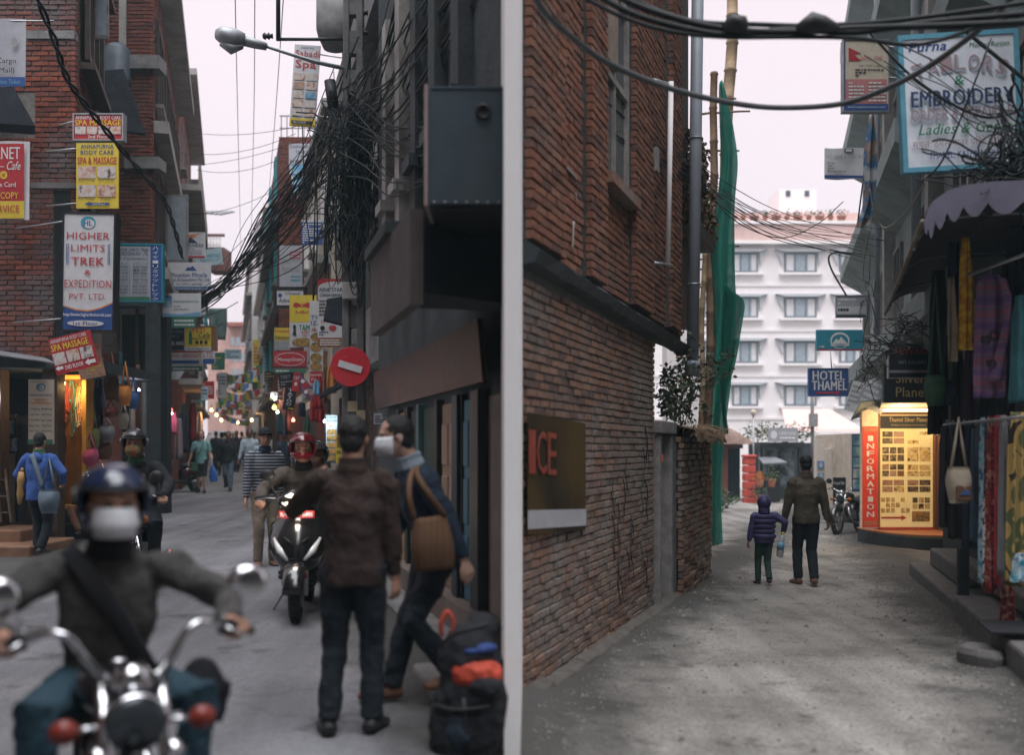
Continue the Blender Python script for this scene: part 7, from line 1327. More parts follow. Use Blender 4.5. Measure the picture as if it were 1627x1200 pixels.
mb = MB(); mb.lathe([(0,0),(.035,0)], P(481,606,18.28), axis=(0,1,0), n=12); mb.lathe([(0,0),(.035,0)], P(486,623,18.28), axis=(0,1,0), n=12); mb.build('sun_and_moon', 'ink_white', nf)
# dark shop fronts of the right row (openings) and left row
for wl,d0,d1,pa in ((Wall(2.26,-.269,-1),14.7,21.4,fR2),(Wall(2.06,-.269,-1),21.8,29.5,fR3),(Wall(1.37,-.269,-1),30.1,41.4,b4),(Wall(-1.66,-.269,1),39.8,49.9,fL4),(Wall(-1.42,-.269,1),30.1,39.4,fL3)):
 mb = MB(); wl.box(mb, d0, d1, .3, 2.6, -.02, .03); mb.build('shop_front', pattern_mat('shop_goods', [(.015,.016,.02),(.03,.03,.035),(.09,.04,.03),(.02,.025,.03),(.12,.10,.08),(.02,.02,.025)], 'noise', 4, const=False), pa)
# green tarpaulin strips
cloth_strip('green_tarpaulin', 'blue-green tarpaulin strip slanting behind the concrete pole', lin([(492,234,246),(540,226,246),(588,218,244)],5), 25, 'bg_teal', folds=2, amp=.05, cat='tarpaulin')
cloth_strip('green_cloth', 'translucent grey-green cloth hanging above the cafe sign', lin([(490,332,361),(515,332,361),(540,334,359)],5), 36, M('cloth_sage', (.12,.20,.18), .9, var=.2), folds=2, amp=.05, cat='cloth')
# prayer flags
pf_cols = [flat('flag_'+n_, c_) for n_, c_ in (('blue',(.05,.16,.42)),('white',(.6,.6,.6)),('red',(.45,.05,.05)),('green',(.05,.25,.12)),('yellow',(.6,.48,.06)))]
rr = random.Random(5)
fm = []
for k in range(5):
 mb = MB(); n_ = 5; vs_ = []
 for i in range(n_):
  for j in range(3): u, v_ = i/(n_-1), j/2; vs_.append(((u-.5)*.30, .03*math.sin(u*5+v_*2), -v_*.34))
 mb.add(vs_, [(i*3+j,i*3+j+1,i*3+4+j,i*3+3+j) for i in range(n_-1) for j in range(2)], 0, True); o = mb.build('flag', pf_cols[k], None, world=False); fm.append(o.data); bpy.data.objects.remove(o)
for s in range(11):
 d = 44+s*2.3; y0 = 588+s*6+rr.uniform(-5,5); a, b = P(345+rr.uniform(-4,6),y0,d), P(412+rr.uniform(-6,8),y0-rr.uniform(-14,14),d+rr.uniform(-3,3)); pts = sag(a,b,.35,14)
 t = thing('prayer_flag_string', ('first','second','third','fourth','fifth','sixth','seventh','eighth','ninth','tenth','eleventh')[s]+' string of coloured prayer flags across the far street, counting from the top', 'flags', a, group='prayer flag strings')
 mb = MB(); mb.tube(pts, .008, 4); mb.build('string', 'cable', t)
 for i in range(1,14):
  o = bpy.data.objects.new('flag', fm[(i+s) % 5]); COL.objects.link(o); o.parent = t; o.location = pts[i]-a; o.rotation_euler = (rr.gauss(0,.25), rr.gauss(0,.1), rr.gauss(0,.4))
# left shop steps, stall table
st2 = thing('shop_steps', 'orange-brown wooden and stone steps of the far left shop', 'steps', (X(10,15),15,gz(-7,15)))
zl = gz(-7,14)
for x1,d0,d1,z1 in ((48,13.6,15.0,.14),(34,14.2,15.2,.30)):
 mb = MB(); mb.bx(X(-40,d0), X(x1,d0), d0, d1, zl-.1, zl+z1); mb.build('step', M('step_brown', (.24,.13,.08), .85, var=.3, scale=5, dirt=.4), st2, bevel=.02)
pl_ = MB(); pl_.bx(X(88,16), X(236,17.5), 16.1, 17.3, zl-.1, .42); tag(pl_.build('stall_platform', 'concrete_dark'), 'low dark stall platform below the hanging bags', 'platform')
ld = thing('ladder', 'old wooden ladder leaning in shadow at far left', 'ladder', P(15,830,14.9))
for px in (2,18):
 mb = MB(); mb.tube([P(px,830,14.7),P(px-14,720,15.3)], .02, 6); mb.build('rail', 'old_wood', ld)
for k in range(4): mb = MB(); mb.tube([P(-1-k*4,815-k*26,14.8+k*.12),P(15-k*4,815-k*26,14.8+k*.12)], .014, 5); mb.build('rung', 'old_wood', ld)
# ================================================================ people
for n_, c_ in (('skin', (.40,.22,.15)), ('skin_dark', (.20,.105,.07)), ('skin_light', (.50,.31,.24))): M(n_, c_, .55, var=.10, scale=14, bump=.05)
M('hair_black', (.012,.011,.012), .55, var=.3, scale=40, bump=.5, bscale=120); M('hair_brown', (.05,.025,.016), .6, var=.3, bump=.5, bscale=120)
TEX = {}
def clouds(size):
 if size not in TEX: t = bpy.data.textures.new('folds', 'CLOUDS'); t.noise_scale = size; t.noise_depth = 2; TEX[size] = t
 return TEX[size]
def soft(o, vox, sm=5, disp=0, size=.12):
 r_ = o.modifiers.new('remesh','REMESH'); r_.mode = 'VOXEL'; r_.voxel_size = vox; r_.use_smooth_shade = True
 if sm: s_ = o.modifiers.new('smooth','SMOOTH'); s_.factor = .5; s_.iterations = sm
 if disp:
  d_ = o.modifiers.new('folds','DISPLACE'); d_.texture = clouds(size); d_.strength = disp; d_.mid_level = .5; d_.texture_coords = 'LOCAL'
 return o
def ik(a, b, l1, l2, pole):
 v = b-a; d = min(v.length, (l1+l2)*.999); v.normalize(); x = (l1*l1-l2*l2+d*d)/(2*d); h = math.sqrt(max(l1*l1-x*x, 0)); p = Vector(pole); p = p-v*p.dot(v)
 if p.length < 1e-6: p = v.orthogonal()
 return a+v*x+p.normalized()*h, a+v*d
def hand(mb, wr, dr, nrm, S, curl=.5, side=1, thick=1):
 """palm, four jointed fingers of unequal length, and a thumb leaving the side of the palm; nrm points out of the palm"""
 dr = dr.normalized(); nrm = (nrm-dr*nrm.dot(dr)).normalized(); lat = dr.cross(nrm)*side
 mb.tube([wr-dr*.02*S, wr+dr*.012*S, wr+dr*.03*S, wr+dr*.052*S], [(.015*S,.014*S),(.018*S,.011*S),(.024*S,.011*S),(.025*S,.010*S)], 10, flat_=lat)
 for k,(o,l) in enumerate(((-.018,.042),(-.006,.048),(.006,.045),(.018,.036))):
  p = wr+dr*.048*S+lat*o*S; pts = [p-dr*.01*S]; d_, n_ = dr, nrm
  for s in range(3):
   a = curl*(1.0 if s else .7)+.05*k; d_, n_ = d_*math.cos(a)+n_*math.sin(a), n_*math.cos(a)-d_*math.sin(a)
   p = p+d_*l*S*(.42,.32,.26)[s]; pts.append(p)
  mb.tube(pts, [.0062*S*thick,.0062*S*thick,.0056*S*thick,.0048*S*thick], 7)
 t0 = wr+dr*.014*S-lat*.014*S; mb.tube([t0, t0+dr*.018*S-lat*.012*S+nrm*.006*S, t0+dr*.036*S-lat*.014*S+nrm*.014*S, t0+dr*.05*S-lat*.010*S+nrm*.02*S], [.008*S*thick,.0074*S*thick,.0066*S*thick,.005*S*thick], 7)
def person(label, loc, yaw, H, top, legs, hair='hair_black', skin='skin', pose=None, vox=.012, shoe='black_plastic', face=True, sleeve=1, hood=None, mask=None, shorts=False, coat=.06, cap=None, helmet=None, bulk=1, folds=.02, gender=0, extra=None, collar=None, thick=1, group=None, cat='person', hairlong=0, hs=1):
 p = dict(pelvis=(0,0,.53), chest=(0,0), head=(0,0), foot_l=(.055,0,.045), foot_r=(-.055,0,.045), hand_l=(.155,-.03,.475), hand_r=(-.155,-.03,.475), el=(.5,1,0), er=(-.5,1,0), kl=(0,-1,0), kr=(0,-1,0), curl=.45, toe_l=.15, toe_r=-.15, hd_l=None, hd_r=None, neck=0)
 p.update(pose or {}); S = H; V = lambda a: Vector(a)*S
 pel = V(p['pelvis']); ch = pel+V((p['chest'][0], p['chest'][1], 0)); L_ = .29*S; dx = Vector((p['chest'][0]*S, p['chest'][1]*S, 0)); ht = math.sqrt(max(L_*L_-dx.length_squared, .01)); sh = pel+dx+Vector((0,0,ht)); up = (sh-pel).normalized()
 tw = p.get('twist', 0); lat = Vector((math.cos(tw), math.sin(tw), 0)); fwd = Vector((math.sin(tw), -math.cos(tw), 0))
 sp = lambda t: pel+(sh-pel)*t
 neck = sh+up*.030*S; hc = sh+up*.085*S+V((0,0,.035))+fwd*(.018+p['neck'])*S+lat*p.get('headx',0)*S
 hy_, hp_ = p['head']; RH = Matrix.Rotation(tw+hy_, 3, 'Z')@Matrix.Rotation(hp_, 3, 'X')
 Sh = S*hs; hv = lambda a: hc+RH@(V(a)*hs)
 SL, SR = sh+lat*.103*S-up*.012*S, sh-lat*.103*S-up*.012*S
 EL, WL = ik(SL, V(p['hand_l']), .165*S, .150*S, p['el']); ER, WR = ik(SR, V(p['hand_r']), .165*S, .150*S, p['er'])
 HL, HR = pel+lat*.05*S-V((0,0,.01)), pel-lat*.05*S-V((0,0,.01))
 KL, AL = ik(HL, V(p['foot_l']), .25*S, .235*S, p['kl']); KR, AR = ik(HR, V(p['foot_r']), .25*S, .235*S, p['kr'])
 # body, one continuous skin
 mb = MB()
 mb.tube([pel-V((0,0,.03)), pel, sp(.35), sp(.7), sp(.95), neck+up*.005*S], [(.08*S,.058*S),(.085*S,.06*S),(.072*S,.05*S),(.085*S,.058*S),(.075*S,.04*S),(.033*S,.033*S)], 14, flat_=lat)
 mb.tube([sh+up*.0*S, neck+up*.03*S, hc-V((0,0,.015))], [.036*S,.032*S,.033*S], 10)
 for s_, e_, w_ in ((SL,EL,WL),(SR,ER,WR)): mb.tube([s_, s_.lerp(e_,.5), e_, e_.lerp(w_,.35), w_], [.030*S,.027*S,.022*S,.0215*S,.0145*S], 10)
 for h_, k_, a_ in ((HL,KL,AL),(HR,KR,AR)): mb.tube([h_, h_.lerp(k_,.5), k_, k_.lerp(a_,.35), a_], [.050*S,.043*S,.031*S,.031*S,.019*S], 10)
 for a_, ty in ((AL,p['toe_l']),(AR,p['toe_r'])):
  f_ = Vector((math.sin(tw+ty),-math.cos(tw+ty),0)); mb.tube([a_-f_*.03*S-V((0,0,.022)), a_+f_*.03*S-V((0,0,.022)), a_+f_*.09*S-V((0,0,.030))], [(.020*S,.020*S),(.025*S,.020*S),(.022*S,.010*S)], 8, flat_=lat)
 mb.ell(hv((0,.004,.018)), (.0445*Sh,.056*Sh,.052*Sh), rot=RH, seg=18, rings=12); mb.ell(hv((0,-.012,-.022)), (.036*Sh,.040*Sh,.044*Sh), rot=RH); mb.ell(hv((0,-.026,-.050)), (.019*Sh,.018*Sh,.014*Sh), rot=RH)
 mb.ell(hv((0,-.057,-.012)), (.0085*Sh,.012*Sh,.014*Sh), rot=RH, seg=10, rings=7); mb.ell(hv((0,-.050,.004)), (.005*Sh,.010*Sh,.020*Sh), rot=RH, seg=8, rings=6); mb.ell(hv((0,-.048,.013)), (.030*Sh,.008*Sh,.006*Sh), rot=RH, seg=10, rings=6)
 for s in (-1,1): mb.ell(hv((s*.045,.006,-.006)), (.006*Sh,.012*Sh,.018*Sh), rot=RH, seg=8, rings=6)
 mb.ell(hv((0,-.049,-.036)), (.016*Sh,.008*Sh,.005*Sh), rot=RH, seg=8, rings=6)
 for e_, w_, hd, s in ((EL,WL,p['hd_l'],-1),(ER,WR,p['hd_r'],1)):
  d_ = (w_-e_).normalized(); n_ = lat*s+fwd*.5
  if hd: d_ = Vector(hd[0]); n_ = Vector(hd[1])
  n_ = (n_-d_*n_.dot(d_.normalized())); hand(mb, w_, d_, n_, S, p['curl'] if not hd else hd[2], -s, thick)
 root = mb.build('person', skin, None, world=False); root.location = loc; root.rotation_euler = (0,0,yaw); tag(root, label, cat, group); soft(root, vox*.75, 3)
 K = dict(world=False)
 inw = lambda q: (q-sh).normalized()*.022*S
 b = bulk; mb = MB(); hem = p.get('hem', coat)
 mb.tube([pel-up*hem*S, pel, sp(.3), sp(.62), sp(.86), sp(1.0), neck+up*.002*S], [((.094+.02*hem/.06*.3)*S*b,.074*S*b),(.096*S*b,.076*S*b),(.088*S*b,.069*S*b),(.103*S*b,.076*S*b),(.101*S*b,.062*S*b),(.072*S,.046*S),(.044*S,.044*S)], 18, flat_=lat)
 for s_, e_, w_ in ((SL,EL,WL),(SR,ER,WR)):
  r_ = (.043*S*b,.037*S*b,.034*S*b,.030*S*b,.0235*S*b)
  if sleeve >= 1: d0 = (e_-s_).normalized(); mb.tube([s_-d0*.024*S-inw(s_), s_-d0*.014*S-inw(s_)*.4, s_+d0*.02*S, s_.lerp(e_,.5), e_, e_.lerp(w_,.5), e_.lerp(w_,.97)], ((.010*S,.030*S*b)+r_), 12)
  else: d0 = (e_-s_).normalized(); mb.tube([s_-d0*.024*S-inw(s_), s_-d0*.014*S-inw(s_)*.4, s_+d0*.02*S, s_.lerp(e_,.5), s_.lerp(e_,.9)], (.010*S,.030*S)+r_[:3], 12)
 soft(mb.build('upper_garment', top, root, **K), vox, 4, folds*S*.6, .10)
 if collar:
  mb = MB(); mb.tube([sh+up*.012*S, neck+up*.012*S, neck+up*.028*S], [(.058*S,.05*S),(.044*S,.046*S),(.046*S,.048*S)], 14, flat_=lat); soft(mb.build('collar', collar, root, **K), vox*.8, 2)
 # legs
 mb = MB(); mb.tube([pel+up*.045*S, pel, pel-V((0,0,.03))], [(.082*S,.062*S),(.090*S,.070*S),(.080*S,.066*S)], 14, flat_=lat)
 for h_, k_, a_ in ((HL,KL,AL),(HR,KR,AR)):
  if shorts: mb.tube([h_+V((0,0,.02)), h_.lerp(k_,.5), k_-V((0,0,.01))], [.058*S,.05*S,.045*S], 12)
  else: mb.tube([h_+V((0,0,.02)), h_.lerp(k_,.5), k_, k_.lerp(a_,.5), a_-(a_-k_).normalized()*.0*S], [.059*S,.051*S,.042*S,.038*S,.036*S], 12)
 soft(mb.build('shorts' if shorts else 'trousers', legs, root, **K), vox, 4, folds*S*.6, .085)
 for a_, ty in ((AL,p['toe_l']),(AR,p['toe_r'])):
  f_ = Vector((math.sin(tw+ty),-math.cos(tw+ty),0)); z_ = V((0,0,.024)); mb = MB()
  mb.tube([a_-f_*.042*S-z_, a_-f_*.025*S-z_*.9, a_+f_*.03*S-z_, a_+f_*.085*S-z_*1.2, a_+f_*.112*S-z_*1.3], [(.018*S,.016*S),(.027*S,.024*S),(.029*S,.023*S),(.031*S,.017*S),(.018*S,.011*S)], 12, flat_=f_.cross(Vector((0,0,1)))); mb.tube([a_-V((0,0,.012)), a_+V((0,0,.012))], [.028*S,.025*S], 10)
  soft(mb.build('shoe', shoe, root, **K), vox*.8, 3)
 # head details
 if hair and not helmet:
  mb = MB(); mb.ell(hv((0,.010,.022)), (.0485*Sh,.057*Sh,.0535*Sh), rot=RH, seg=18, rings=12); mb.ell(hv((0,.030,-.012)), (.040*Sh,.034*Sh,.040*Sh), rot=RH)
  if hairlong: mb.ell(hv((0,.022,-.03)), (.056*Sh,.046*Sh,.062*Sh), rot=RH); 
  soft(mb.build('hair', hair, root, **K), vox*.6, 2, .012, .03)
 if face:
  for s in (-1,1):
   mb = MB(); mb.ell(hv((s*.0185,-.0475,.0035)), (.0062*Sh,.004*Sh,.0036*Sh), rot=RH, seg=8, rings=6); mb.build('eye', M('eye_dark', (.02,.015,.012), .3, var=0, bump=0), root, **K)
   mb = MB(); mb.ell(hv((s*.0185,-.0515,.0135)), (.0115*Sh,.004*Sh,.0026*Sh), rot=RH, seg=8, rings=6); mb.build('eyebrow', 'hair_black', root, **K)
  mb = MB(); mb.ell(hv((0,-.0555,-.036)), (.0125*Sh,.003*Sh,.0028*Sh), rot=RH, seg=8, rings=6); mb.build('lips', M('lips', (.26,.09,.075), .5, var=.1, bump=0), root, **K)
 if mask:
  mb = MB(); n_ = 11; vs_ = []
  for i in range(n_):
   a = R(-78+156*i/(n_-1))
   for j in range(6):
    v_ = j/5; z_ = .0+(.002-.062*v_); r_ = .050+.012*math.sin(PI*v_)+.004*math.sin(v_*14); vs_.append(hv((math.sin(a)*r_*.80,-math.cos(a)*(r_+.010)-.004,z_)))
  mb.add(vs_, [(i*6+j,i*6+j+1,i*6+7+j,i*6+6+j) for i in range(n_-1) for j in range(5)], 0, True); o = mb.build('face_mask', mask, root, **K); s_ = o.modifiers.new('solid','SOLIDIFY'); s_.thickness = .004
  for s in (-1,1): mb = MB(); mb.tube([hv((s*.039,-.018,-.004)),hv((s*.048,.004,.008)),hv((s*.050,.014,-.006)),hv((s*.046,.006,-.022)),hv((s*.039,-.018,-.045))], .0014*Sh, 5); mb.build('mask_strap', mask, root, **K)
 if cap:
  mb = MB(); mb.ell(hv((0,.004,.030)), (.050*Sh,.061*Sh,.046*Sh), rot=RH, seg=18, rings=12); o = mb.build('cap', cap, root, **K); mb2 = MB(); mb2.prism([hv((x,-.045-.045*math.sqrt(max(0,1-(x/.042)**2)),.028+.1*abs(x)**1.4*0)) for x in [(-.042+.084*i/8) for i in range(9)]], RH@V((0,.006,.006))); mb2.build('cap_brim', cap, o, **K)
 if helmet: make_helmet(root, hv, RH, S, helmet)
 if hood:
  mb = MB(); mb.ell(hv((0,.012,.008)), (.060*Sh,.066*Sh,.070*Sh), rot=RH, seg=18, rings=12); mb.tube([sh, hv((0,.012,-.03))], [.055*Sh,.05*Sh], 12); o = soft(mb.build('hood', hood, root, **K), vox, 3, .01, .06)
 return root, dict(pel=pel, sh=sh, SL=SL, SR=SR, EL=EL, ER=ER, WL=WL, WR=WR, hc=hc, hv=hv, RH=RH, sp=sp, lat=lat, fwd=fwd, up=up, S=S, KL=KL, KR=KR, AL=AL, AR=AR)
def make_helmet(root, hv, RH, S, style):
 mat, vis = style['mat'], style.get('visor'); R0 = (.073,.083,.078); k = 1.0; seg, rings = 36, 24; vs_ = []; c = (0,.008,.012)
 pt = lambda i, j: (R0[0]*math.sin(PI*i/rings)*math.cos(2*PI*j/seg)*(1+.03*max(0,-math.cos(PI*i/rings))), R0[1]*math.sin(PI*i/rings)*math.sin(2*PI*j/seg), R0[2]*math.cos(PI*i/rings)*(1.0 if i < rings/2 else 1.02))
 mb = MB(); keep = {}
 for i in range(rings):
  for j in range(seg):
   q = [pt(i,j), pt(i+1,j), pt(i+1,(j+1)%seg), pt(i,(j+1)%seg)]; m = [sum(a[t] for a in q)/4 for t in range(3)]
   if m[1] < -.018 and -.064 < m[2] < .026 and style.get('full'): 
    if m[2] > -.030: continue
   elif m[1] < -.020 and m[2] < .026: continue
   if m[2] < -.062: continue
   mb.add([hv(tuple(a[t]+c[t] for t in range(3))) for a in q], [(0,1,2,3)], 0, True)
 o = mb.build('helmet', mat, root, world=False); w_ = o.modifiers.new('weld','WELD'); w_.merge_threshold = .0006; s_ = o.modifiers.new('solid','SOLIDIFY'); s_.thickness = .022; s_.offset = -1
 mb = MB()
 pts = [hv((.073*math.cos(a)*.98+0, .008+.084*math.sin(a), .012+.027)) for a in [PI+PI*(.06+.88*i/16) for i in range(17)]]
 mb.tube(pts, .004*S, 6); mb.build('rim_trim', 'black_plastic', o, world=False)
 if vis:
  mb = MB(); n_ = 14; vs_ = []
  for i in range(n_):
   a = R(-82+164*i/(n_-1))
   for j in range(5):
    z_ = style.get('vz', .03)+.052*j/4; r_ = math.sqrt(max(.05, 1-((z_-.012)/.082)**2)); vs_.append(hv((math.sin(a)*.077*r_, .008-math.cos(a)*.089*r_, z_)))
  mb.add(vs_, [(i*5+j,i*5+j+1,i*5+6+j,i*5+5+j) for i in range(n_-1) for j in range(4)], 0, True); ov = mb.build('visor', vis, o, world=False); s_ = ov.modifiers.new('solid','SOLIDIFY'); s_.thickness = .004
 for s in (-1,1):
  mb = MB(); mb.lathe([(.0,.006*S),(.010*S,.006*S),(.012*S,.0)], hv((s*.0725,.0,.028)), axis=RH@Vector((s,0,0)), n=12); mb.build('visor_pivot', 'steel', o, world=False)
def at_ground(px, py, side): d = ldist(py) if side == 'L' else rdist(py); x = px2x(px, d); return Vector((x, d, gz(x, d)))
# ================================================================ motorcycles and scooters (local frame: heading -Y, origin on the ground)
M('chrome', (.62,.63,.65), .14, var=.05, metal=1, bump=.0); M('rubber', (.018,.018,.019), .8, var=.3, bump=.3, bscale=50); M('paint_black', (.010,.011,.013), .22, var=.2, bump=0, coat=.6, spec=.5); M('paint_maroon', (.05,.008,.012), .25, var=.2, bump=0, coat=.5); M('vinyl', (.016,.016,.017), .6, var=.2, bump=.2); M('amber_lens', (.45,.13,.02), .25, var=.1, bump=0); M('red_lens', (.20,.03,.02), .3, var=.1, bump=0); M('engine_metal', (.20,.20,.205), .45, metal=.7, var=.4, bump=.2); M('clear_lens', (.50,.53,.56), .15, var=.15, bump=.05); M('mirror_glass', (.10,.12,.13), .08, var=.1, metal=.8, bump=0)
def LP(root): return dict(parent=root, world=False)
def wheel(root, y, r, w, name, rim='engine_metal', spokes=10):
 t = MB(); t.torus((0,y,r), r-w*.5, w*.5, axis=(1,0,0), n=40, k=10); wt_ = t.build(name, 'rubber', **LP(root))
 t = MB(); t.torus((0,y,r), r-w*1.02, w*.22, axis=(1,0,0), n=36, k=8, sq=1.4); t.build('rim', rim, wt_, world=False)
 t = MB()
 for k in range(spokes):
  a = 2*PI*k/spokes; t.tube([(0,y,r),(0,y+math.cos(a)*(r-w),r+math.sin(a)*(r-w))], [(.014,.02),(.010,.012)], 5)
 t.build('spokes', rim, wt_, world=False)
 t = MB(); t.lathe([(0,-.05),(.035,-.05),(.05,-.03),(.05,.03),(.035,.05),(0,.05)], (0,y,r), axis=(1,0,0), n=16); t.build('hub', rim, wt_, world=False)
 t = MB(); t.lathe([(.05,.052),(.105,.052),(.105,.057),(.05,.057)], (0,y,r), axis=(1,0,0), n=20); t.build('brake_disc', 'steel', wt_, world=False)
 t = MB()
 for k in range(36):
  a = 2*PI*k/36
  for s in (-1,1): c = Vector((s*w*.2, y+math.cos(a)*(r-.002), r+math.sin(a)*(r-.002))); t.box(c, (w*.3,.012,.022), rot=Matrix.Rotation(a, 3, 'X'))
 tag(t.build('tread', 'rubber', wt_, world=False), kind='stuff'); return wt_
def mirror(root, p0, p1, c, r, stem='black_plastic', shell='black_plastic', rect=False):
 t = MB(); t.tube(catmull([p0, p1, c],6), .007, 7); m_ = t.build('mirror', stem, **LP(root))
 t = MB(); t.ell(Vector(c)+Vector((0,-.008,0)), (r, .03, r*(.72 if rect else .9)), seg=20, rings=12); t.build('mirror_shell', shell, m_, world=False)
 t = MB(); t.ell(Vector(c)+Vector((0,.016,0)), (r*.88, .010, r*.88*(.72 if rect else .9)), seg=20, rings=8); t.build('mirror_glass', 'mirror_glass', m_, world=False)
def round_lamp(root, c, r, dep, name, shell, lens, axis=(0,-1,0), emit=None):
 t = MB(); t.lathe([(0,-dep),(r*.5,-dep*.92),(r*.9,-dep*.5),(r*1.04,-.01),(r*1.04,.008),(r*.96,.012)], c, axis=axis, n=24); l_ = t.build(name, shell, **LP(root))
 t = MB(); t.lathe([(r*.98,.004),(r*.8,.018),(r*.45,.030),(0,.034)], c, axis=axis, n=24); t.build('lens', lens, l_, world=False); return l_
def motorcycle(label, loc, yaw, cruiser=True, paint='paint_black', group=None):
 t = thing('motorcycle', label, 'motorcycle', loc, yaw, group)
 wheel(t, -.74, .31, .10, 'front_wheel', 'chrome' if cruiser else 'engine_metal', 18 if cruiser else 6); wheel(t, .62, .30, .12, 'rear_wheel', 'chrome' if cruiser else 'engine_metal', 18 if cruiser else 6)
 for s in (-1,1): m = MB(); m.tube([(s*.085,-.74,.31),(s*.088,-.52,.80),(s*.088,-.47,.92)], [.026,.024,.022], 10); m.build('fork', 'chrome', **LP(t))
 m = MB(); n = 14
 for r0, y0, a0, a1, nm in ((.345,-.74,-.2,2.3,'front_fender'),(.345,.62,.3,2.7,'rear_fender')):
  m = MB(); vs_ = []
  for i in range(n+1):
   a = a0+(a1-a0)*i/n
   for j in range(7): b = -PI/2+PI*j/6; vs_.append((.075*math.sin(b), y0+math.cos(PI-a if nm == 'front_fender' else a)*(r0+.03*math.cos(b)), .31+math.sin(a)*(r0+.03*math.cos(b))))
  m.add(vs_, [(i*7+j,i*7+j+1,i*7+8+j,i*7+7+j) for i in range(n) for j in range(6)], 0, True); o = m.build(nm, paint, **LP(t)); q = o.modifiers.new('solid','SOLIDIFY'); q.thickness = .004
 m = MB(); m.tube([(0,-.30,.80),(0,-.22,.83),(0,-.05,.83),(0,.12,.77),(0,.18,.74)], [(.05,.05),(.125,.09),(.135,.10),(.09,.06),(.04,.03)], 18, flat_=(1,0,0)); m.build('fuel_tank', paint, **LP(t))
 m = MB(); m.lathe([(0,.0),(.035,0),(.035,.014),(0,.018)], (0,-.12,.925), n=16); m.build('fuel_cap', 'chrome', **LP(t))
 m = MB(); m.tube([(0,.10,.72),(0,.28,.70),(0,.46,.74),(0,.72,.80)], [(.09,.035),(.15,.05),(.13,.045),(.10,.03)], 14, flat_=(1,0,0)); m.build('seat', 'vinyl', **LP(t))
 m = MB(); m.tube([(0,-.44,.86),(0,-.30,.55),(0,-.10,.32),(0,.25,.30),(0,.45,.52),(0,.7,.62)], .022, 8); m.tube([(0,-.42,.90),(0,.0,.70),(0,.45,.58)], .02, 8); m.build('frame', 'black_plastic', **LP(t))
 m = MB(); m.tube([(-.12,-.02,.38),(.12,-.02,.38)], .15, 16); m.lathe([(.09,0),(.085,.02)]*6, (0,-.12,.45), axis=(0,-.35,.93), n=16); m.build('engine', 'engine_metal', **LP(t))
 for k in range(6): m = MB(); c = Vector((0,-.12,.47))+Vector((0,-.35,.93))*(.035*k); m.lathe([(0,0),(.10,0),(.10,.012),(0,.012)], c, axis=(0,-.35,.93), n=18); m.build('cooling_fin', 'engine_metal', **LP(t))
 m = MB(); m.tube(catmull([(.06,-.22,.62),(.12,-.32,.45),(.15,-.10,.26),(.16,.25,.26),(.17,.75,.32)],5), .024, 10); m.tube([(.17,.3,.27),(.175,.85,.34)], [.035,.04], 12); m.build('exhaust', 'chrome', **LP(t))
 hl = round_lamp(t, (0,-.56,.80), .095, .12, 'headlight', 'chrome', M('lamp_dark', (.06,.07,.08), .12, var=.3, bump=.1, bscale=30, metal=.5))
 m = MB(); m.tube([(0,-.50,.90),(0,-.46,.935)], [.05,.055], 16); m.lathe([(0,.045),(.045,.035),(.055,.01),(.055,-.02)], (0,-.47,.94), axis=(0,-.3,.95), n=20); m.build('instrument_dome', 'chrome', **LP(t))
 for s in (-1,1):
  m = MB(); m.tube([(s*.10,-.53,.79),(s*.17,-.53,.79)], .010, 6); a_ = m.build('signal_stalk', 'chrome', **LP(t)); m = MB(); m.lathe([(0,-.035),(.03,-.03),(.042,0),(.040,.012),(0,.022)], (s*.20,-.54,.79), axis=(0,-1,0), n=16); m.build('turn_signal', 'red_lens' if cruiser else 'amber_lens', a_, world=False)
  m = MB(); m.lathe([(0,-.03),(.03,-.02),(.036,.0),(0,.014)], (s*.11,-.58,.70), axis=(0,-1,0), n=14); m.build('spot_lamp', 'chrome', **LP(t))
  m = MB()
  if cruiser: pts = [(s*.02,-.47,.93),(s*.075,-.47,.94),(s*.125,-.45,1.0),(s*.18,-.44,1.085),(s*.235,-.42,1.10),(s*.30,-.36,1.07),(s*.41,-.27,1.03)]
  else: pts = [(s*.02,-.45,.94),(s*.12,-.45,.97),(s*.22,-.42,1.02),(s*.36,-.34,1.0)]
  m.tube(catmull(pts,5), .0135, 10); hb = m.build('handlebar', 'chrome', **LP(t))
  g0, g1 = Vector(pts[-1]), Vector(pts[-2]); m = MB(); m.tube([g0+(g0-g1)*.02, g0.lerp(g1,.9)], .019, 10); m.build('grip', 'rubber', hb, world=False)
  m = MB(); m.tube([g0.lerp(g1,.95)+Vector((0,-.03,.0)), g0.lerp(g1,.5)+Vector((0,-.06,-.01)), g0+Vector((0,-.05,-.01))], [.008,.006,.006], 6); m.build('lever', 'chrome', hb, world=False)
  m = MB(); m.box(g1.lerp(g0,.12), (.05,.05,.05)); m.build('switch_box', 'black_plastic', hb, world=False)
  mirror(t, g1+Vector((0,0,.015)), g1+Vector((s*.012,-.02,.08)), g1+Vector((s*.075,-.03,.165)), .068, 'chrome' if cruiser else 'black_plastic', 'chrome' if cruiser else 'black_plastic')
 m = MB(); m.box((0,-.47,.93), (.16,.06,.035)); m.build('fork_clamp', 'chrome', **LP(t))
 for s in (-1,1): m = MB(); m.tube([(s*.12,-.05,.30),(s*.24,-.07,.30)], .016, 8); m.build('footpeg', 'rubber', **LP(t))
 for s, h_ in ((-1,.0),(1,.02)): m = MB(); m.tube(catmull([(s*.16,-.44,1.04),(s*.10,-.55,.98),(s*.05,-.50,.84),(0,-.3,.72)],5), .006, 6); m.build('control_cable', 'black_plastic', **LP(t))
 m = MB(); m.tube([(0,.93,.62),(0,.99,.62)], [(.06,.04),(.05,.03)], 10); m.build('tail_lamp', 'red_lens', **LP(t)); return t
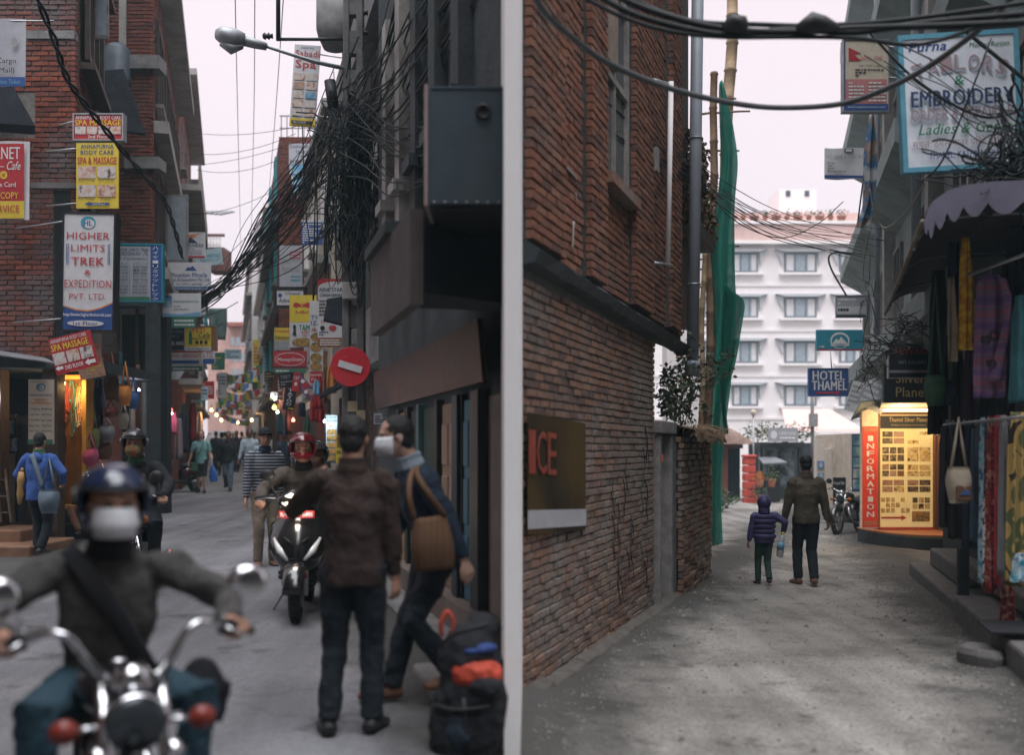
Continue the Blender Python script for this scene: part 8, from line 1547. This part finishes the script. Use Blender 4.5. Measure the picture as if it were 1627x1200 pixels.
def loft(mb, rings, n=20):
 vs_ = []
 for (y,z,w,h,tl) in rings:
  for j in range(n):
   a = 2*PI*j/n; ca, sa = math.cos(a), math.sin(a); ca = math.copysign(abs(ca)**.75, ca); sa = math.copysign(abs(sa)**.75, sa)
   vs_.append((w*ca, y+h*sa*math.cos(tl), z+h*sa*math.sin(tl)))
 k = len(rings); mb.add(vs_, [(i*n+j,i*n+(j+1)%n,(i+1)*n+(j+1)%n,(i+1)*n+j) for i in range(k-1) for j in range(n)]+[tuple(range(n-1,-1,-1)),tuple(range((k-1)*n,k*n))], 0, True)
def scooter(label, loc, yaw, paint='paint_black', lit=False, steer=0, group=None):
 t = thing('scooter', label, 'scooter', loc, yaw, group)
 wheel(t, -.62, .225, .10, 'front_wheel', 'engine_metal', 6); wheel(t, .60, .225, .10, 'rear_wheel', 'engine_metal', 6)
 for s in (-1,1): m = MB(); m.tube([(s*.08,-.62,.225),(s*.075,-.50,.52)], [.024,.02], 8); m.build('fork', 'galvanised', **LP(t))
 m = MB(); n = 12; vs_ = []
 for i in range(n+1):
  a = .15+2.5*i/n
  for j in range(9): b = -PI/2+PI*j/8; vs_.append((.085*math.sin(b), -.62-math.cos(a)*(.255+.035*math.cos(b)), .225+math.sin(a)*(.255+.035*math.cos(b))))
 m.add(vs_, [(i*9+j,i*9+9+j,i*9+10+j,i*9+j+1) for i in range(n) for j in range(8)], 0, True); o = m.build('front_fender', paint, **LP(t)); q = o.modifiers.new('solid','SOLIDIFY'); q.thickness = .005
 for s in (-1,1): m = MB(); m.lathe([(0,.008),(.028,.006),(.03,0)], (s*.088,-.69,.40), axis=(s,-.3,0), n=12); m.build('reflector', 'red_lens', **LP(t))
 # apron: pointed shield sweeping up to the neck
 m = MB(); rows = [(.36,.07,-.46,.05),(.46,.16,-.50,.09),(.56,.215,-.50,.11),(.66,.225,-.47,.11),(.76,.20,-.42,.10),(.86,.15,-.38,.08),(.93,.10,-.36,.06)]; nn = 17; vs_ = []
 for z,w,y,bow in rows:
  for j in range(nn): u = -1+2*j/(nn-1); vs_.append((u*w, y-bow*(1-abs(u)**1.5)+.05*abs(u)**3, z+.04*abs(u)**2))
 m.add(vs_, [(i*nn+j,i*nn+j+1,(i+1)*nn+j+1,(i+1)*nn+j) for i in range(len(rows)-1) for j in range(nn-1)], 0, True); o = m.build('front_apron', paint, **LP(t)); q = o.modifiers.new('solid','SOLIDIFY'); q.thickness = .03; q.offset = 1
 for s in (-1,1):
  m = MB(); m.tube([(s*.07,-.625,.52),(s*.135,-.575,.60),(s*.195,-.495,.70)], [(.012,.014),(.035,.02),(.012,.012)], 10); m.build('position_lamp', 'clear_lens', **LP(t))
  m = MB(); m.tube([(s*.03,-.625,.66),(s*.10,-.57,.71)], [.004,.008], 6); m.build('vent', 'black_plastic', **LP(t))
 m = MB(); m.tube([(0,-.60,.50),(0,-.585,.66),(0,-.52,.80)], [(.008,.006),(.014,.010),(.008,.006)], 8); m.build('centre_ridge', 'galvanised', **LP(t))
 m = MB(); loft(m, [(-.40,.93,.08,.06,0),(-.40,.98,.17,.085,0),(-.39,1.04,.19,.09,.1),(-.37,1.09,.12,.06,.2),(-.36,1.11,.05,.03,.2)]); m.build('handlebar_cowl', paint, **LP(t))
 m = MB(); vs_ = []; nn = 14
 for i in range(6):
  v_ = i/5; w = .13*math.sin(PI*(.22+.66*v_))+.012
  for j in range(nn): u = -1+2*j/(nn-1); vs_.append((u*w, -.478-.028*(1-u*u)+.05*v_, .955+.115*v_+.015*abs(u)))
 m.add(vs_, [(i*nn+j,i*nn+j+1,(i+1)*nn+j+1,(i+1)*nn+j) for i in range(5) for j in range(nn-1)], 0, True); o = m.build('headlight', M('headlight_lit', (1,.80,.62), .3, var=0, bump=0, emit=3.2) if lit else 'clear_lens', **LP(t)); q = o.modifiers.new('solid','SOLIDIFY'); q.thickness = .01
 if lit: lamp_light('headlight_light', wm(t)@Vector((0,-.62,1.0)), (1,.85,.68), 6, .08, t)
 m = MB(); m.box((0,-.55,.905), (.30,.012,.06), rot=(.1,0,0)); npl = m.build('number_plate', 'bg_red', **LP(t))
 m = MB(); put_text(m, 'BA 61 PA 6495', 0, .905, .27, .034, -.562, bold=.02); m.build('lettering', 'ink_white', npl, world=False)
 for s in (-1,1):
  m = MB(); m.tube([(s*.10,-.37,1.04),(s*.22,-.34,1.05),(s*.37,-.27,1.03)], .014, 8); hb = m.build('handlebar', 'black_plastic', **LP(t)); m = MB(); m.tube([(s*.25,-.325,1.047),(s*.38,-.265,1.03)], .019, 9); m.build('grip', 'rubber', hb, world=False)
  m = MB(); m.tube([(s*.19,-.41,1.04),(s*.28,-.40,1.04),(s*.37,-.34,1.02)], .006, 6); m.build('brake_lever', 'steel', hb, world=False)
  mirror(t, (s*.20,-.34,1.06), (s*.24,-.36,1.16), (s*.27,-.36,1.24), .07, rect=True)
 m = MB(); m.hexa([(-.14,-.40,.26),(.14,-.40,.26),(.17,.15,.26),(-.17,.15,.26),(-.15,-.40,.33),(.15,-.40,.33),(.18,.15,.33),(-.18,.15,.33)]); m.build('floorboard', 'black_plastic', **LP(t), bevel=.02)
 m = MB(); m.hexa([(-.16,-.42,.34),(.16,-.42,.34),(.15,-.36,.34),(-.15,-.36,.34),(-.10,-.33,.92),(.10,-.33,.92),(.10,-.28,.92),(-.10,-.28,.92)]); m.build('leg_shield', 'black_plastic', **LP(t), bevel=.02)
 m = MB(); loft(m, [(.10,.46,.12,.18,PI/2),(.20,.52,.19,.18,PI/2),(.45,.56,.20,.16,PI/2),(.75,.64,.15,.10,PI/2),(.95,.70,.06,.05,PI/2)]); m.build('rear_body', paint, **LP(t))
 m = MB(); m.tube([(0,.08,.72),(0,.25,.75),(0,.50,.77),(0,.80,.81)], [(.10,.04),(.14,.055),(.14,.05),(.09,.03)], 14, flat_=(1,0,0)); m.build('seat', 'vinyl', **LP(t))
 m = MB(); m.tube([(.15,.35,.28),(.16,.75,.33)], [.045,.05], 12); m.build('exhaust', 'galvanised', **LP(t)); m = MB(); m.box((-.1,.5,.28), (.14,.4,.18)); m.build('engine', 'engine_metal', **LP(t), bevel=.03)
 m = MB(); m.tube([(-.12,.05,.26),(-.26,.0,.01)], .011, 6); m.build('side_stand', 'steel', **LP(t))
 m = MB(); m.box((0,.97,.68), (.16,.05,.07)); m.build('tail_lamp', 'red_lens', **LP(t), bevel=.02); return t
# ================================================================ the people and vehicles of the left street
M('jacket_brown', (.036,.021,.018), .85, var=.25, scale=5, bump=.35, bscale=90, fold=.35); M('jacket_navy', (.014,.03,.055), .8, var=.25, scale=5, bump=.3, bscale=90, fold=.35); M('jacket_tweed', (.07,.068,.066), .9, var=.35, scale=40, bump=.6, bscale=140, fold=.4); M('denim_dark', (.012,.018,.026), .9, var=.3, bump=.3, bscale=150, fold=.35); M('denim_teal', (.022,.055,.078), .9, var=.3, bump=.3, fold=.35); M('khaki', (.21,.17,.13), .9, var=.2, bump=.3, fold=.3); M('hoodie_blue', (.04,.10,.32), .9, var=.25, bump=.3); M('mask_white', (.62,.64,.67), .8, var=.06, bump=.1); M('cloth_turq', (.16,.36,.37), .9, var=.2, bump=.3); M('shirt_pale', (.36,.46,.54), .9, var=.2, bump=.3); M('olive_jacket', (.085,.070,.050), .8, var=.2, scale=5, bump=.3, bscale=90, fold=.3); M('puffer', (.045,.038,.12), .55, var=.25, bump=.2); M('trouser_green', (.018,.05,.04), .9, var=.3, bump=.3); M('grey_lining', (.24,.30,.36), .9, var=.2, bump=.3)
pattern_mat('stripes', [(.03,.035,.05),(.03,.035,.05),(.32,.34,.38)], 'wave', 8.5, 'Z'); pattern_mat('bag_stripe', [(.13,.07,.04),(.20,.12,.075),(.05,.03,.025),(.17,.10,.06)], 'wave', 9, 'X', dist=1.5, const=False); pattern_mat('paisley', [(.05,.10,.06),(.38,.06,.04),(.25,.2,.08),(.04,.12,.10)], 'noise', 30, const=False); pattern_mat('check_shirt', [(.34,.44,.52),(.42,.50,.57)], 'wave', 14, 'X')
Gl = lambda px, d: Vector((X(px,d), d, gz(X(px,d), d)))
# 1 man in brown jacket, back turned
p1, j1 = person('man seen from behind in dark brown jacket, gesturing beside the shutters', Gl(560,5.6), R(180), 1.68, 'jacket_brown', 'denim_dark', vox=.0095, face=False, folds=.03, coat=.055, collar='jacket_brown', pose=dict(hand_l=(.14,-.2,.77), el=(1,.2,-1), hand_r=(-.135,-.03,.475), er=(-.6,1,0), foot_l=(.075,.01,.045), foot_r=(-.06,-.02,.045), toe_l=.3, toe_r=-.25, curl=.5, head=(-.08,.05), hd_l=((.1,-.5,.8),(-.7,-.4,.1),.35)))
# 2 masked man bending towards him
p2, j2 = person('man in navy jacket and white face mask leaning in to talk', Gl(684,6.3), R(-66), 1.74, 'jacket_navy', 'denim_dark', skin='skin_light', vox=.0095, mask='mask_white', folds=.03, coat=.07, collar='grey_lining', shoe='cloth_brown', pose=dict(pelvis=(0,.03,.52), chest=(0,-.095), neck=.015, head=(-.12,.06), hand_l=(.17,.08,.455), el=(.6,1,.1), hand_r=(-.12,-.14,.50), er=(-.5,1,0), foot_r=(-.05,-.13,.045), foot_l=(.07,.06,.10), kl=(0,-1,.2), curl=.5))
# his striped shoulder bag
sbag = thing('shoulder_bag', 'brown striped woven shoulder bag on the masked man', 'bag', P(686,905,5.95))
mb = MB(); vs_ = []; m = 22; n = 12
for i in range(n):
 v_ = i/(n-1)
 for k in range(m):
  a = 2*PI*k/m; ca, sa = math.cos(a), math.sin(a); ca = math.copysign(abs(ca)**.6, ca); p = P(683+v_*8+(30+5*math.sin(PI*v_))*ca*(.86+.2*v_), 822+84*v_-.10*ca*30, 5.95); vs_.append(p+Vector((0,(.035+.05*math.sin(PI*min(1,v_*.8+.1)))*sa+.008*math.sin(5*a+3*v_),0)))
mb.add(vs_, [(i*m+k,i*m+(k+1)%m,(i+1)*m+(k+1)%m,(i+1)*m+k) for i in range(n-1) for k in range(m)]+[tuple(range(m-1,-1,-1)),tuple(range((n-1)*m,n*m))], 0, True); mb.build('body', 'bag_stripe', sbag)
for pts in ([(658,826,5.90),(650,790,5.88),(652,758,5.95),(660,742,6.1)],[(708,822,5.92),(682,786,5.88),(664,758,5.95),(662,742,6.1)]):
 mb = MB(); mb.tube(catmull([P(*q) for q in pts],4), [(.018,.006)]*13, 6); mb.build('strap', 'bag_stripe', sbag)
# backpack at lower right
bk = thing('trekking_backpack', 'big black trekking backpack with red and blue panels at lower right of left street', 'backpack', P(735,1210,5.2))
BD = 5.35
mb = MB(); mb.ell(P(752,1115,BD), (.19,.17,.36)); mb.ell(P(745,1050,BD), (.16,.15,.2)); mb.ell(P(765,998,BD+.05), (.10,.12,.08)); mb.ell(P(715,1160,BD-.02), (.11,.13,.26)); soft(mb.build('main_sack', 'cloth_black', bk), .012, 4, .035, .07)
mb = MB(); mb.ell(P(758,1072,BD-.10), (.135,.085,.085)); soft(mb.build('red_panel', M('nylon_red', (.40,.05,.025), .7, var=.35, bump=.2), bk), .009, 4, .03, .05)
mb = MB(); mb.ell(P(770,1088,BD-.13), (.095,.075,.06), rot=(0,.25,0)); soft(mb.build('pocket', 'cloth_black', bk), .01, 3, .03, .05)
mb = MB(); mb.ell(P(756,1032,BD-.09), (.11,.06,.028), rot=(0,-.12,0)); soft(mb.build('blue_panel', M('nylon_blue', (.02,.05,.19), .7, var=.3, bump=.2), bk), .009, 4, .03, .04)
mb = MB(); mb.tube(catmull([P(702,1012,BD-.05),P(701,990,BD-.06),P(711,972,BD-.05),P(721,988,BD-.04),P(718,1010,BD-.04)],5), [(.012,.006)]*21, 6); mb.build('grab_loop', 'nylon_red', bk)
mb = MB(); mb.tube(catmull([P(696,1030,BD-.1),P(720,1010,BD-.13),P(750,1000,BD-.14),P(778,992,BD-.12)],4), [(.012,.005)]*13, 6); mb.tube(catmull([P(688,1120,BD-.1),P(725,1128,BD-.18),P(778,1122,BD-.18)],4), [(.014,.005)]*9, 6); mb.tube([P(742,1195,BD-.15),P(736,1110,BD-.18)], [(.012,.005)]*2, 6); tag(mb.build('compression_straps', 'black_plastic', bk), kind='stuff')
mb = MB(); mb.ell(P(732,1160,BD-.12), (.085,.05,.10)); soft(mb.build('front_pocket', M('nylon_navy', (.02,.035,.055), .7, var=.2, bump=.2), bk), .01, 3, .02, .05)
# 3 foreground motorcyclist
YB = R(28); o1 = Vector((-1.375,3.62,gz(-1.4,3.58)))
cr_ = motorcycle('chrome-trimmed cruiser motorcycle ridden towards viewer in the foreground', o1, YB, True); cr_.scale = (1.0,.9,.9)
hl_ = {'mat': M('helmet_navy', (.012,.022,.055), .18, var=.15, bump=0, coat=.7), 'visor': None}
p3, j3 = person('foreground motorcyclist in navy helmet, white mask and grey-brown jacket', o1, YB, 1.68, 'jacket_tweed', 'denim_teal', vox=.010, mask='mask_white', helmet=hl_, bulk=.98, folds=.035, coat=.07, collar='cloth_black', skin='skin', pose=dict(pelvis=(0,.13,.405), chest=(0,-.07), hand_l=(.208,-.122,.570), hand_r=(-.208,-.122,.570), el=(1,.35,-.35), er=(-1,.35,-.35), hd_l=((.1,-.95,.05),(.0,-.15,-1),1.15), hd_r=((-.1,-.95,.05),(0,-.15,-1),1.15), foot_l=(.14,-.05,.19), foot_r=(-.14,-.05,.19), kl=(.45,-1,.4), kr=(-.45,-1,.4), neck=.02, head=(.02,.04), curl=1.0), thick=1.15)
S = j3['S']; mb = MB(); f_ = j3['fwd']; pts = [j3['SR']+Vector((.03,-.02,.07)), j3['sp'](.85)+f_*.135+Vector((-.06,0,0)), j3['sp'](.5)+f_*.16+Vector((.04,0,0)), j3['sp'](.15)+f_*.15+Vector((.13,0,0)), j3['pel']+Vector((.19,-.06,.0))]
mb.tube(catmull(pts,5), [(.035,.008)]*21, 8, flat_=(.7,0,.7)); o = mb.build('bag_strap', 'cloth_black', p3, world=False)
mgb = thing('messenger_bag', 'black messenger bag hanging at the side of foreground motorcyclist', 'bag', o1+Vector((.22,.1,.55)), YB)
mb = MB(); mb.ell((.05,-.02,.14), (.06,.13,.12), rot=(.1,.12,.3)); mb.box((.06,-.03,.12), (.08,.2,.15), rot=(.1,.12,.3)); soft(mb.build('body', 'cloth_black', mgb, world=False), .012, 6, .02, .08)
# 4 second rider behind
o2 = Gl(214,10.4); hg_ = {'mat': M('helmet_grey', (.10,.10,.11), .3, var=.15, metal=.5, bump=0), 'visor': M('visor_smoke', (.03,.032,.035), .12, var=.1, bump=0), 'vz': .045}
motorcycle('dark motorcycle of the second rider, mostly hidden behind the first rider', o2, R(8), False)
person('second rider in grey helmet with patterned scarf over his mouth', o2, R(6), 1.72, 'cloth_black', 'denim_dark', vox=.012, helmet=hg_, mask='paisley', collar='cloth_green', folds=.02, bulk=1.1, pose=dict(pelvis=(0,.14,.475), chest=(0,-.09), hand_l=(.20,-.17,.575), hand_r=(-.20,-.17,.575), el=(1,.3,-.4), er=(-1,.3,-.4), hd_l=((.2,-.9,-.1),(0,-.1,-1),1.0), hd_r=((-.2,-.9,-.1),(0,-.1,-1),1.0), foot_l=(.11,-.03,.19), foot_r=(-.11,-.03,.19), kl=(.4,-1,.4), kr=(-.4,-1,.4), neck=.015))
# 5 scooter with red-helmeted rider
o3 = Gl(481,9.5)
scooter('black scooter with lit headlight and red number plate facing the viewer', o3, R(6), 'paint_black', True)
hr_ = {'mat': M('helmet_red', (.20,.008,.02), .15, var=.2, bump=0, coat=.8), 'visor': M('visor_red', (.12,.01,.015), .1, var=.1, bump=0, coat=.5), 'vz': .040, 'full': True}
p5, j5 = person('scooter rider in glossy red helmet and brown-grey jacket', o3, R(6), 1.68, M('jacket_taupe', (.11,.09,.075), .85, var=.2, bump=.3), 'denim_dark', vox=.012, helmet=hr_, folds=.02, bulk=1.12, collar='cloth_black', pose=dict(pelvis=(0,.15,.475), chest=(0,-.085), hand_l=(.195,-.145,.60), hand_r=(-.195,-.145,.60), el=(1,.3,-.5), er=(-1,.3,-.5), hd_l=((.2,-.9,-.1),(0,-.1,-1),1.0), hd_r=((-.2,-.9,-.1),(0,-.1,-1),1.0), foot_l=(.07,-.10,.235), foot_r=(-.07,-.10,.235), kl=(.35,-1,.3), kr=(-.35,-1,.3), neck=.015))
# passenger's helmet behind
ph_, jh = person('pillion passenger in black helmet behind the red-helmeted rider', Gl(503,10.3), R(-10), 1.62, 'cloth_black', 'denim_dark', vox=.014, helmet={'mat': 'paint_black', 'visor': 'visor_smoke', 'vz': .03}, folds=.02, pose=dict(pelvis=(0,.05,.45), chest=(0,-.03), hand_l=(.14,-.2,.50), hand_r=(-.14,-.2,.50), foot_l=(.12,-.12,.20), foot_r=(-.12,-.12,.20), kl=(.4,-1,.4), kr=(-.4,-1,.4)))
# 6 striped jumper man
p6, j6 = person('man in dark cap, striped jumper and khaki trousers standing beside the scooter', Gl(421,12.7), R(22), 1.66, 'stripes', 'khaki', vox=.012, cap='cloth_black', collar='cloth_navy', folds=.018, shoe='cloth_brown', pose=dict(hand_l=(.13,.03,.49), hand_r=(-.145,-.06,.48), foot_l=(.06,.02,.045), foot_r=(-.055,-.03,.045)))
# 7 man in blue hoodie walking away, left
p7, j7 = person('man in blue hooded top walking away at left with grey shoulder bag', Gl(62,13.7), R(172), 1.60, 'hoodie_blue', 'denim_dark', vox=.011, face=False, folds=.022, coat=.07, collar='cloth_green', bulk=1.08, pose=dict(hand_l=(.16,-.10,.56), el=(1,.8,-.3), hand_r=(-.15,-.10,.60), er=(-1,.6,-.3), foot_l=(.05,-.05,.045), foot_r=(-.05,.06,.07), toe_l=.2))
mb = MB(); mb.ell(j7['sh']+Vector((0,.085,-.03)), (.10,.055,.08)); soft(mb.build('hood', 'hoodie_blue', p7, world=False), .011, 4, .012, .06)
hang_bag('shoulder_bag', 'slate grey cloth shoulder bag on the man in blue', 78, 730, 778, 816, 30, 13.35, M('cloth_slate', (.11,.15,.19), .9, var=.2, bump=.3))
mb = MB(); mb.tube(catmull([P(50,722,13.45),P(58,745,13.38),P(68,778,13.36)],4), [(.03,.006)]*9, 6); mb.build('bag_strap', 'cloth_slate', p7)
sg = thing('wooden_fiddle', 'small carved wooden fiddle held by the man in blue', 'fiddle', P(33,795,13.3)); M('fiddle_wood', (.34,.20,.06), .5, var=.25, bump=.1)
mb = MB(); mb.tube([P(34,750,13.3),P(33,764,13.3),P(32,772,13.3),P(32,786,13.3),P(31,802,13.3)], [(.035,.02),(.05,.03),(.03,.025),(.045,.03),(.02,.015)], 12); mb.build('body', 'fiddle_wood', sg); mb = MB(); mb.tube([P(34,752,13.3),P(36,744,13.3)], .018, 8); mb.build('neck', 'fiddle_wood', sg)
# 8 walkers further up
d_ = 28.5
p8, j8 = person('woman in turquoise top and black shorts carrying a blue plastic bag', Gl(320,d_), R(8), 1.68, 'cloth_turq', 'cloth_black', hair='hair_brown', skin='skin_light', vox=.016, sleeve=.5, shorts=True, hairlong=1, folds=.018, collar='grey_lining', pose=dict(hand_l=(.16,-.04,.47), hand_r=(-.19,-.02,.50), foot_l=(.05,-.04,.045), foot_r=(-.05,.06,.05)))
pbg = thing('plastic_bag', 'blue plastic carrier bag in the hand of woman in turquoise', 'bag', P(339,766,d_)); mb = MB(); mb.tube([P(337,738,d_),P(338,746,d_),P(339,756,d_),P(340,766,d_)], [(.02,.02),(.08,.05),(.12,.07),(.10,.06)], 12); soft(mb.build('body', M('plastic_blue', (.03,.14,.48), .35, var=.2, bump=.2), pbg), .015, 2, .02, .06); mb = MB(); mb.tube([P(337,740,d_),P(337,733,d_)], .012, 5); mb.build('handle', 'plastic_blue', pbg)
cbg = thing('crossbody_bag', 'small dark green bag at the hip of woman in turquoise', 'bag', P(309,748,d_-.1)); mb = MB(); mb.box(P(309,742,d_-.15), (.18,.09,.24), rot=(0,.1,.2)); soft(mb.build('body', 'cloth_green', cbg), .014, 4); mb = MB(); mb.tube(catmull([P(309,735,d_-.16),P(316,720,d_-.2),P(324,703,d_-.15)],4), .012, 5); mb.build('strap', 'cloth_green', cbg)
person('man in black hooded jacket and jeans striding towards viewer', Gl(363,29.5), R(6), 1.66, 'cloth_black', M('jeans_faded', (.10,.14,.18), .9, var=.3, bump=.3), skin='skin_dark', vox=.016, hood=None, folds=.02, bulk=1.1, pose=dict(hand_l=(.16,-.08,.48), hand_r=(-.16,.03,.48), foot_l=(.05,-.12,.045), foot_r=(-.06,.16,.10), kr=(0,-1,0)))
person('man in pale checked shirt walking beside the man in black', Gl(397,29.5), R(10), 1.74, 'check_shirt', M('jeans_grey', (.13,.16,.19), .9, var=.3, bump=.3), skin='skin_dark', vox=.016, folds=.02, pose=dict(hand_l=(.16,.02,.47), hand_r=(-.17,-.06,.47), foot_l=(.05,.08,.06), foot_r=(-.05,-.09,.045)))
person('man in white shirt half hidden behind the striped jumper', Gl(417,27), R(14), 1.55, 'shirt_pale', 'denim_dark', vox=.018, folds=.02, skin='skin_dark')
person('man in orange shirt among the crowd', Gl(425,36), R(180), 1.72, 'cloth_orange', 'denim_dark', vox=.02, folds=.02, face=False)
crowd = [(352,40,180,1.66,'cloth_navy','denim_dark','man in dark blue walking away behind the man in black'),(376,44,4,1.72,'cloth_black','denim_dark','tall dark pedestrian in the middle of the far street'),(384,50,180,1.7,'cloth_grey','denim_dark','grey-clad pedestrian far up the street'),(362,52,0,1.65,'cloth_navy','cloth_grey','navy-clad pedestrian beside the far left stalls'),(440,33,10,1.7,'cloth_white','denim_dark','man in white behind the striped jumper, further right'),(452,30,-5,1.66,'cloth_navy','denim_dark','man in blue cap behind the red-helmeted rider'),(462,36,170,1.62,'cloth_red','denim_dark','person in red near the right row shops'),(310,37,185,1.66,'cloth_black','cloth_black','person with black backpack left of the far street'),(343,46,180,1.70,'cloth_black','denim_dark','man in black walking away at far left kerb'),(393,58,0,1.7,'cloth_white','denim_dark','white-clad tiny pedestrian at the far end'),(370,64,0,1.7,'cloth_black','denim_dark','dark tiny pedestrian at the far end'),(404,47,0,1.68,'cloth_pink','denim_dark','pink-clad pedestrian near the right row'),(411,40,5,1.7,'cloth_brown','denim_dark','brown-clad pedestrian behind the pale checked shirt'),(357,58,180,1.7,'cloth_cream','cloth_grey','cream-clad pedestrian far up on the left'),(476,28,-10,1.6,'bw_print','denim_dark','woman in black and white print behind the scooter'),(431,52,180,1.7,'cloth_black','denim_dark','dark pedestrian close to the far right shops'),(386,70,0,1.7,'cloth_red','denim_dark','red-clad tiny pedestrian at the far end')]
for i,(px,d,yw,h,tp,lg,lb) in enumerate(crowd):
 st_ = .1*math.sin(i*1.7); person(lb, Gl(px,d), R(yw), h, tp, lg, vox=.024, face=d < 35, folds=.02, skin=('skin','skin_dark')[i % 2], cap='cloth_blue' if 'blue cap' in lb else None, pose=dict(foot_l=(.05,-st_,.045), foot_r=(-.05,st_,.05), hand_l=(.16,st_*.6,.47), hand_r=(-.16,-st_*.6,.47)), group='crowd in the left street')
person('shopkeeper in dark shawl sitting low under the hanging bags', Vector((X(148,16),15.9,.30)), R(20), 1.5, 'cloth_black', 'cloth_brown', vox=.016, folds=.02, hairlong=1, pose=dict(pelvis=(0,.0,.15), chest=(0,-.03), hand_l=(.10,-.16,.22), hand_r=(-.10,-.16,.22), foot_l=(.10,-.22,.05), foot_r=(-.10,-.22,.05), kl=(.6,-.3,1), kr=(-.6,-.3,1)))
scooter('dark maroon scooter parked at the left kerb beyond the concrete pole', Gl(280,28.6)+Vector((0,.2,0)), R(-28), 'paint_maroon')
vn = thing('parked_van', 'pale small van far up the left street among the crowd', 'van', Gl(350,66)); c = Gl(350,66)
mb = MB(); loft(mb, [(-1.3,.9,.72,.25,PI/2),(-1.0,1.0,.76,.5,PI/2),(-.5,1.15,.76,.75,PI/2),(1.5,1.15,.76,.75,PI/2)]); mb.build('body', 'cloth_white', vn, world=False)
mb = MB(); mb.prism([(-.6,-.93,1.15),(.6,-.93,1.15),(.55,-.62,1.7),(-.55,-.62,1.7)], (0,-.06,.02)); mb.build('windscreen', 'glass_dark', vn, world=False)
for s in (-1,1):
 mb = MB(); mb.lathe([(0,.02),(.1,.0)], (s*.5,-1.36,.85), axis=(0,-1,0), n=12); mb.build('headlight', 'clear_lens', vn, world=False); mb = MB(); mb.torus((s*.62,-.7,.3), .22, .09, axis=(1,0,0), n=20); mb.build('wheel', 'rubber', vn, world=False)
# ================================================================ right lane: father and child, parked motorcycle
Gr = Gl; d_ = 13.7
f1, jf = person('man in olive-brown jacket walking away down the lane holding a child by hand', Gr(1281,d_), R(180), 1.68, 'olive_jacket', M('trouser_dark', (.014,.020,.026), .9, var=.25, bump=.3), vox=.0095, face=False, folds=.02, coat=.05, collar='olive_jacket', bulk=1.06, skin='skin_dark', shoe='cloth_brown', pose=dict(hand_l=(.165,-.04,.475), el=(.8,1,0), hand_r=(-.165,.02,.47), er=(-.6,1,0), foot_l=(.055,-.03,.045), foot_r=(-.035,.10,.06), toe_l=.25, toe_r=-.2, head=(0,.08), curl=.75))
k1, jk = person('child in purple-navy hooded puffer jacket and dark green trousers', Gr(1214,d_), R(180), 1.13, 'puffer', 'trouser_green', hair=None, vox=.009, face=False, folds=.012, coat=.04, hood='puffer', bulk=1.22, skin='skin', shoe='rubber', pose=dict(hand_l=(.185,.0,.46), el=(1,.6,0), hand_r=(-.225,-.02,.60), er=(-1,.5,-.6), foot_l=(.06,-.04,.045), foot_r=(-.03,.13,.08), curl=.6), thick=1.15, hs=1.3)
for i,t_ in enumerate((.12,.32,.52,.72,.9)):
 c = jk['sp'](t_); rx = (.122,.112,.120,.126,.118)[i]*1.17; mb = MB(); n = 26; pts = [c+Vector((rx*math.cos(2*PI*q/n), rx*.78*math.sin(2*PI*q/n), 0)) for q in range(n+1)]; mb.tube(pts, [(.030,.016)]*(n+1), 8, flat_=(0,0,1)); mb.build('quilted_band', 'puffer', k1, world=False)
wb_ = thing('water_bottle', 'clear water bottle in a blue and yellow label carried between man and child', 'bottle', P(1241,885,d_-.1))
mb = MB(); mb.tube([P(1238,886,d_-.1),P(1239,884,d_-.1),P(1241,862,d_-.1),P(1243,854,d_-.1),P(1244,850,d_-.1)], [.03,.045,.045,.03,.014], 14); mb.build('body', M('bottle_clear', (.50,.54,.58), .1, var=.1, bump=.05, trans=.35), wb_); mb = MB(); mb.tube([P(1240,874,d_-.1),P(1241,862,d_-.1)], .047, 14); mb.build('label_band', 'ink_sky', wb_); mb = MB(); mb.tube([P(1244,850,d_-.1),P(1244.6,846,d_-.1)], .016, 10); mb.build('cap', 'ink_yellow', wb_)
mt = motorcycle('parked black motorcycle with chrome fork beside the red information board', Gr(1352,23.6)+Vector((0,.1,0)), R(-38), False)
# ================================================================ dusty air
hz_ = MB(); hz_.bx(-62, 62, -37, 132, -2.4, 25.5); ho_ = hz_.build('haze', M('haze_air', (1,1,1), var=0, bump=0), None, world=False); tag(ho_, kind='stuff')
m = MATS['haze_air']; m.node_tree.nodes.remove(m.node_tree.nodes['Principled BSDF']); v_ = m.node_tree.nodes.new('ShaderNodeVolumePrincipled')
v_.inputs['Color'].default_value = (.60,.88,.97,1); v_.inputs['Density'].default_value = .0018; v_.inputs['Anisotropy'].default_value = .2
m.node_tree.links.new(v_.outputs[0], m.node_tree.nodes['Material Output'].inputs['Volume'])
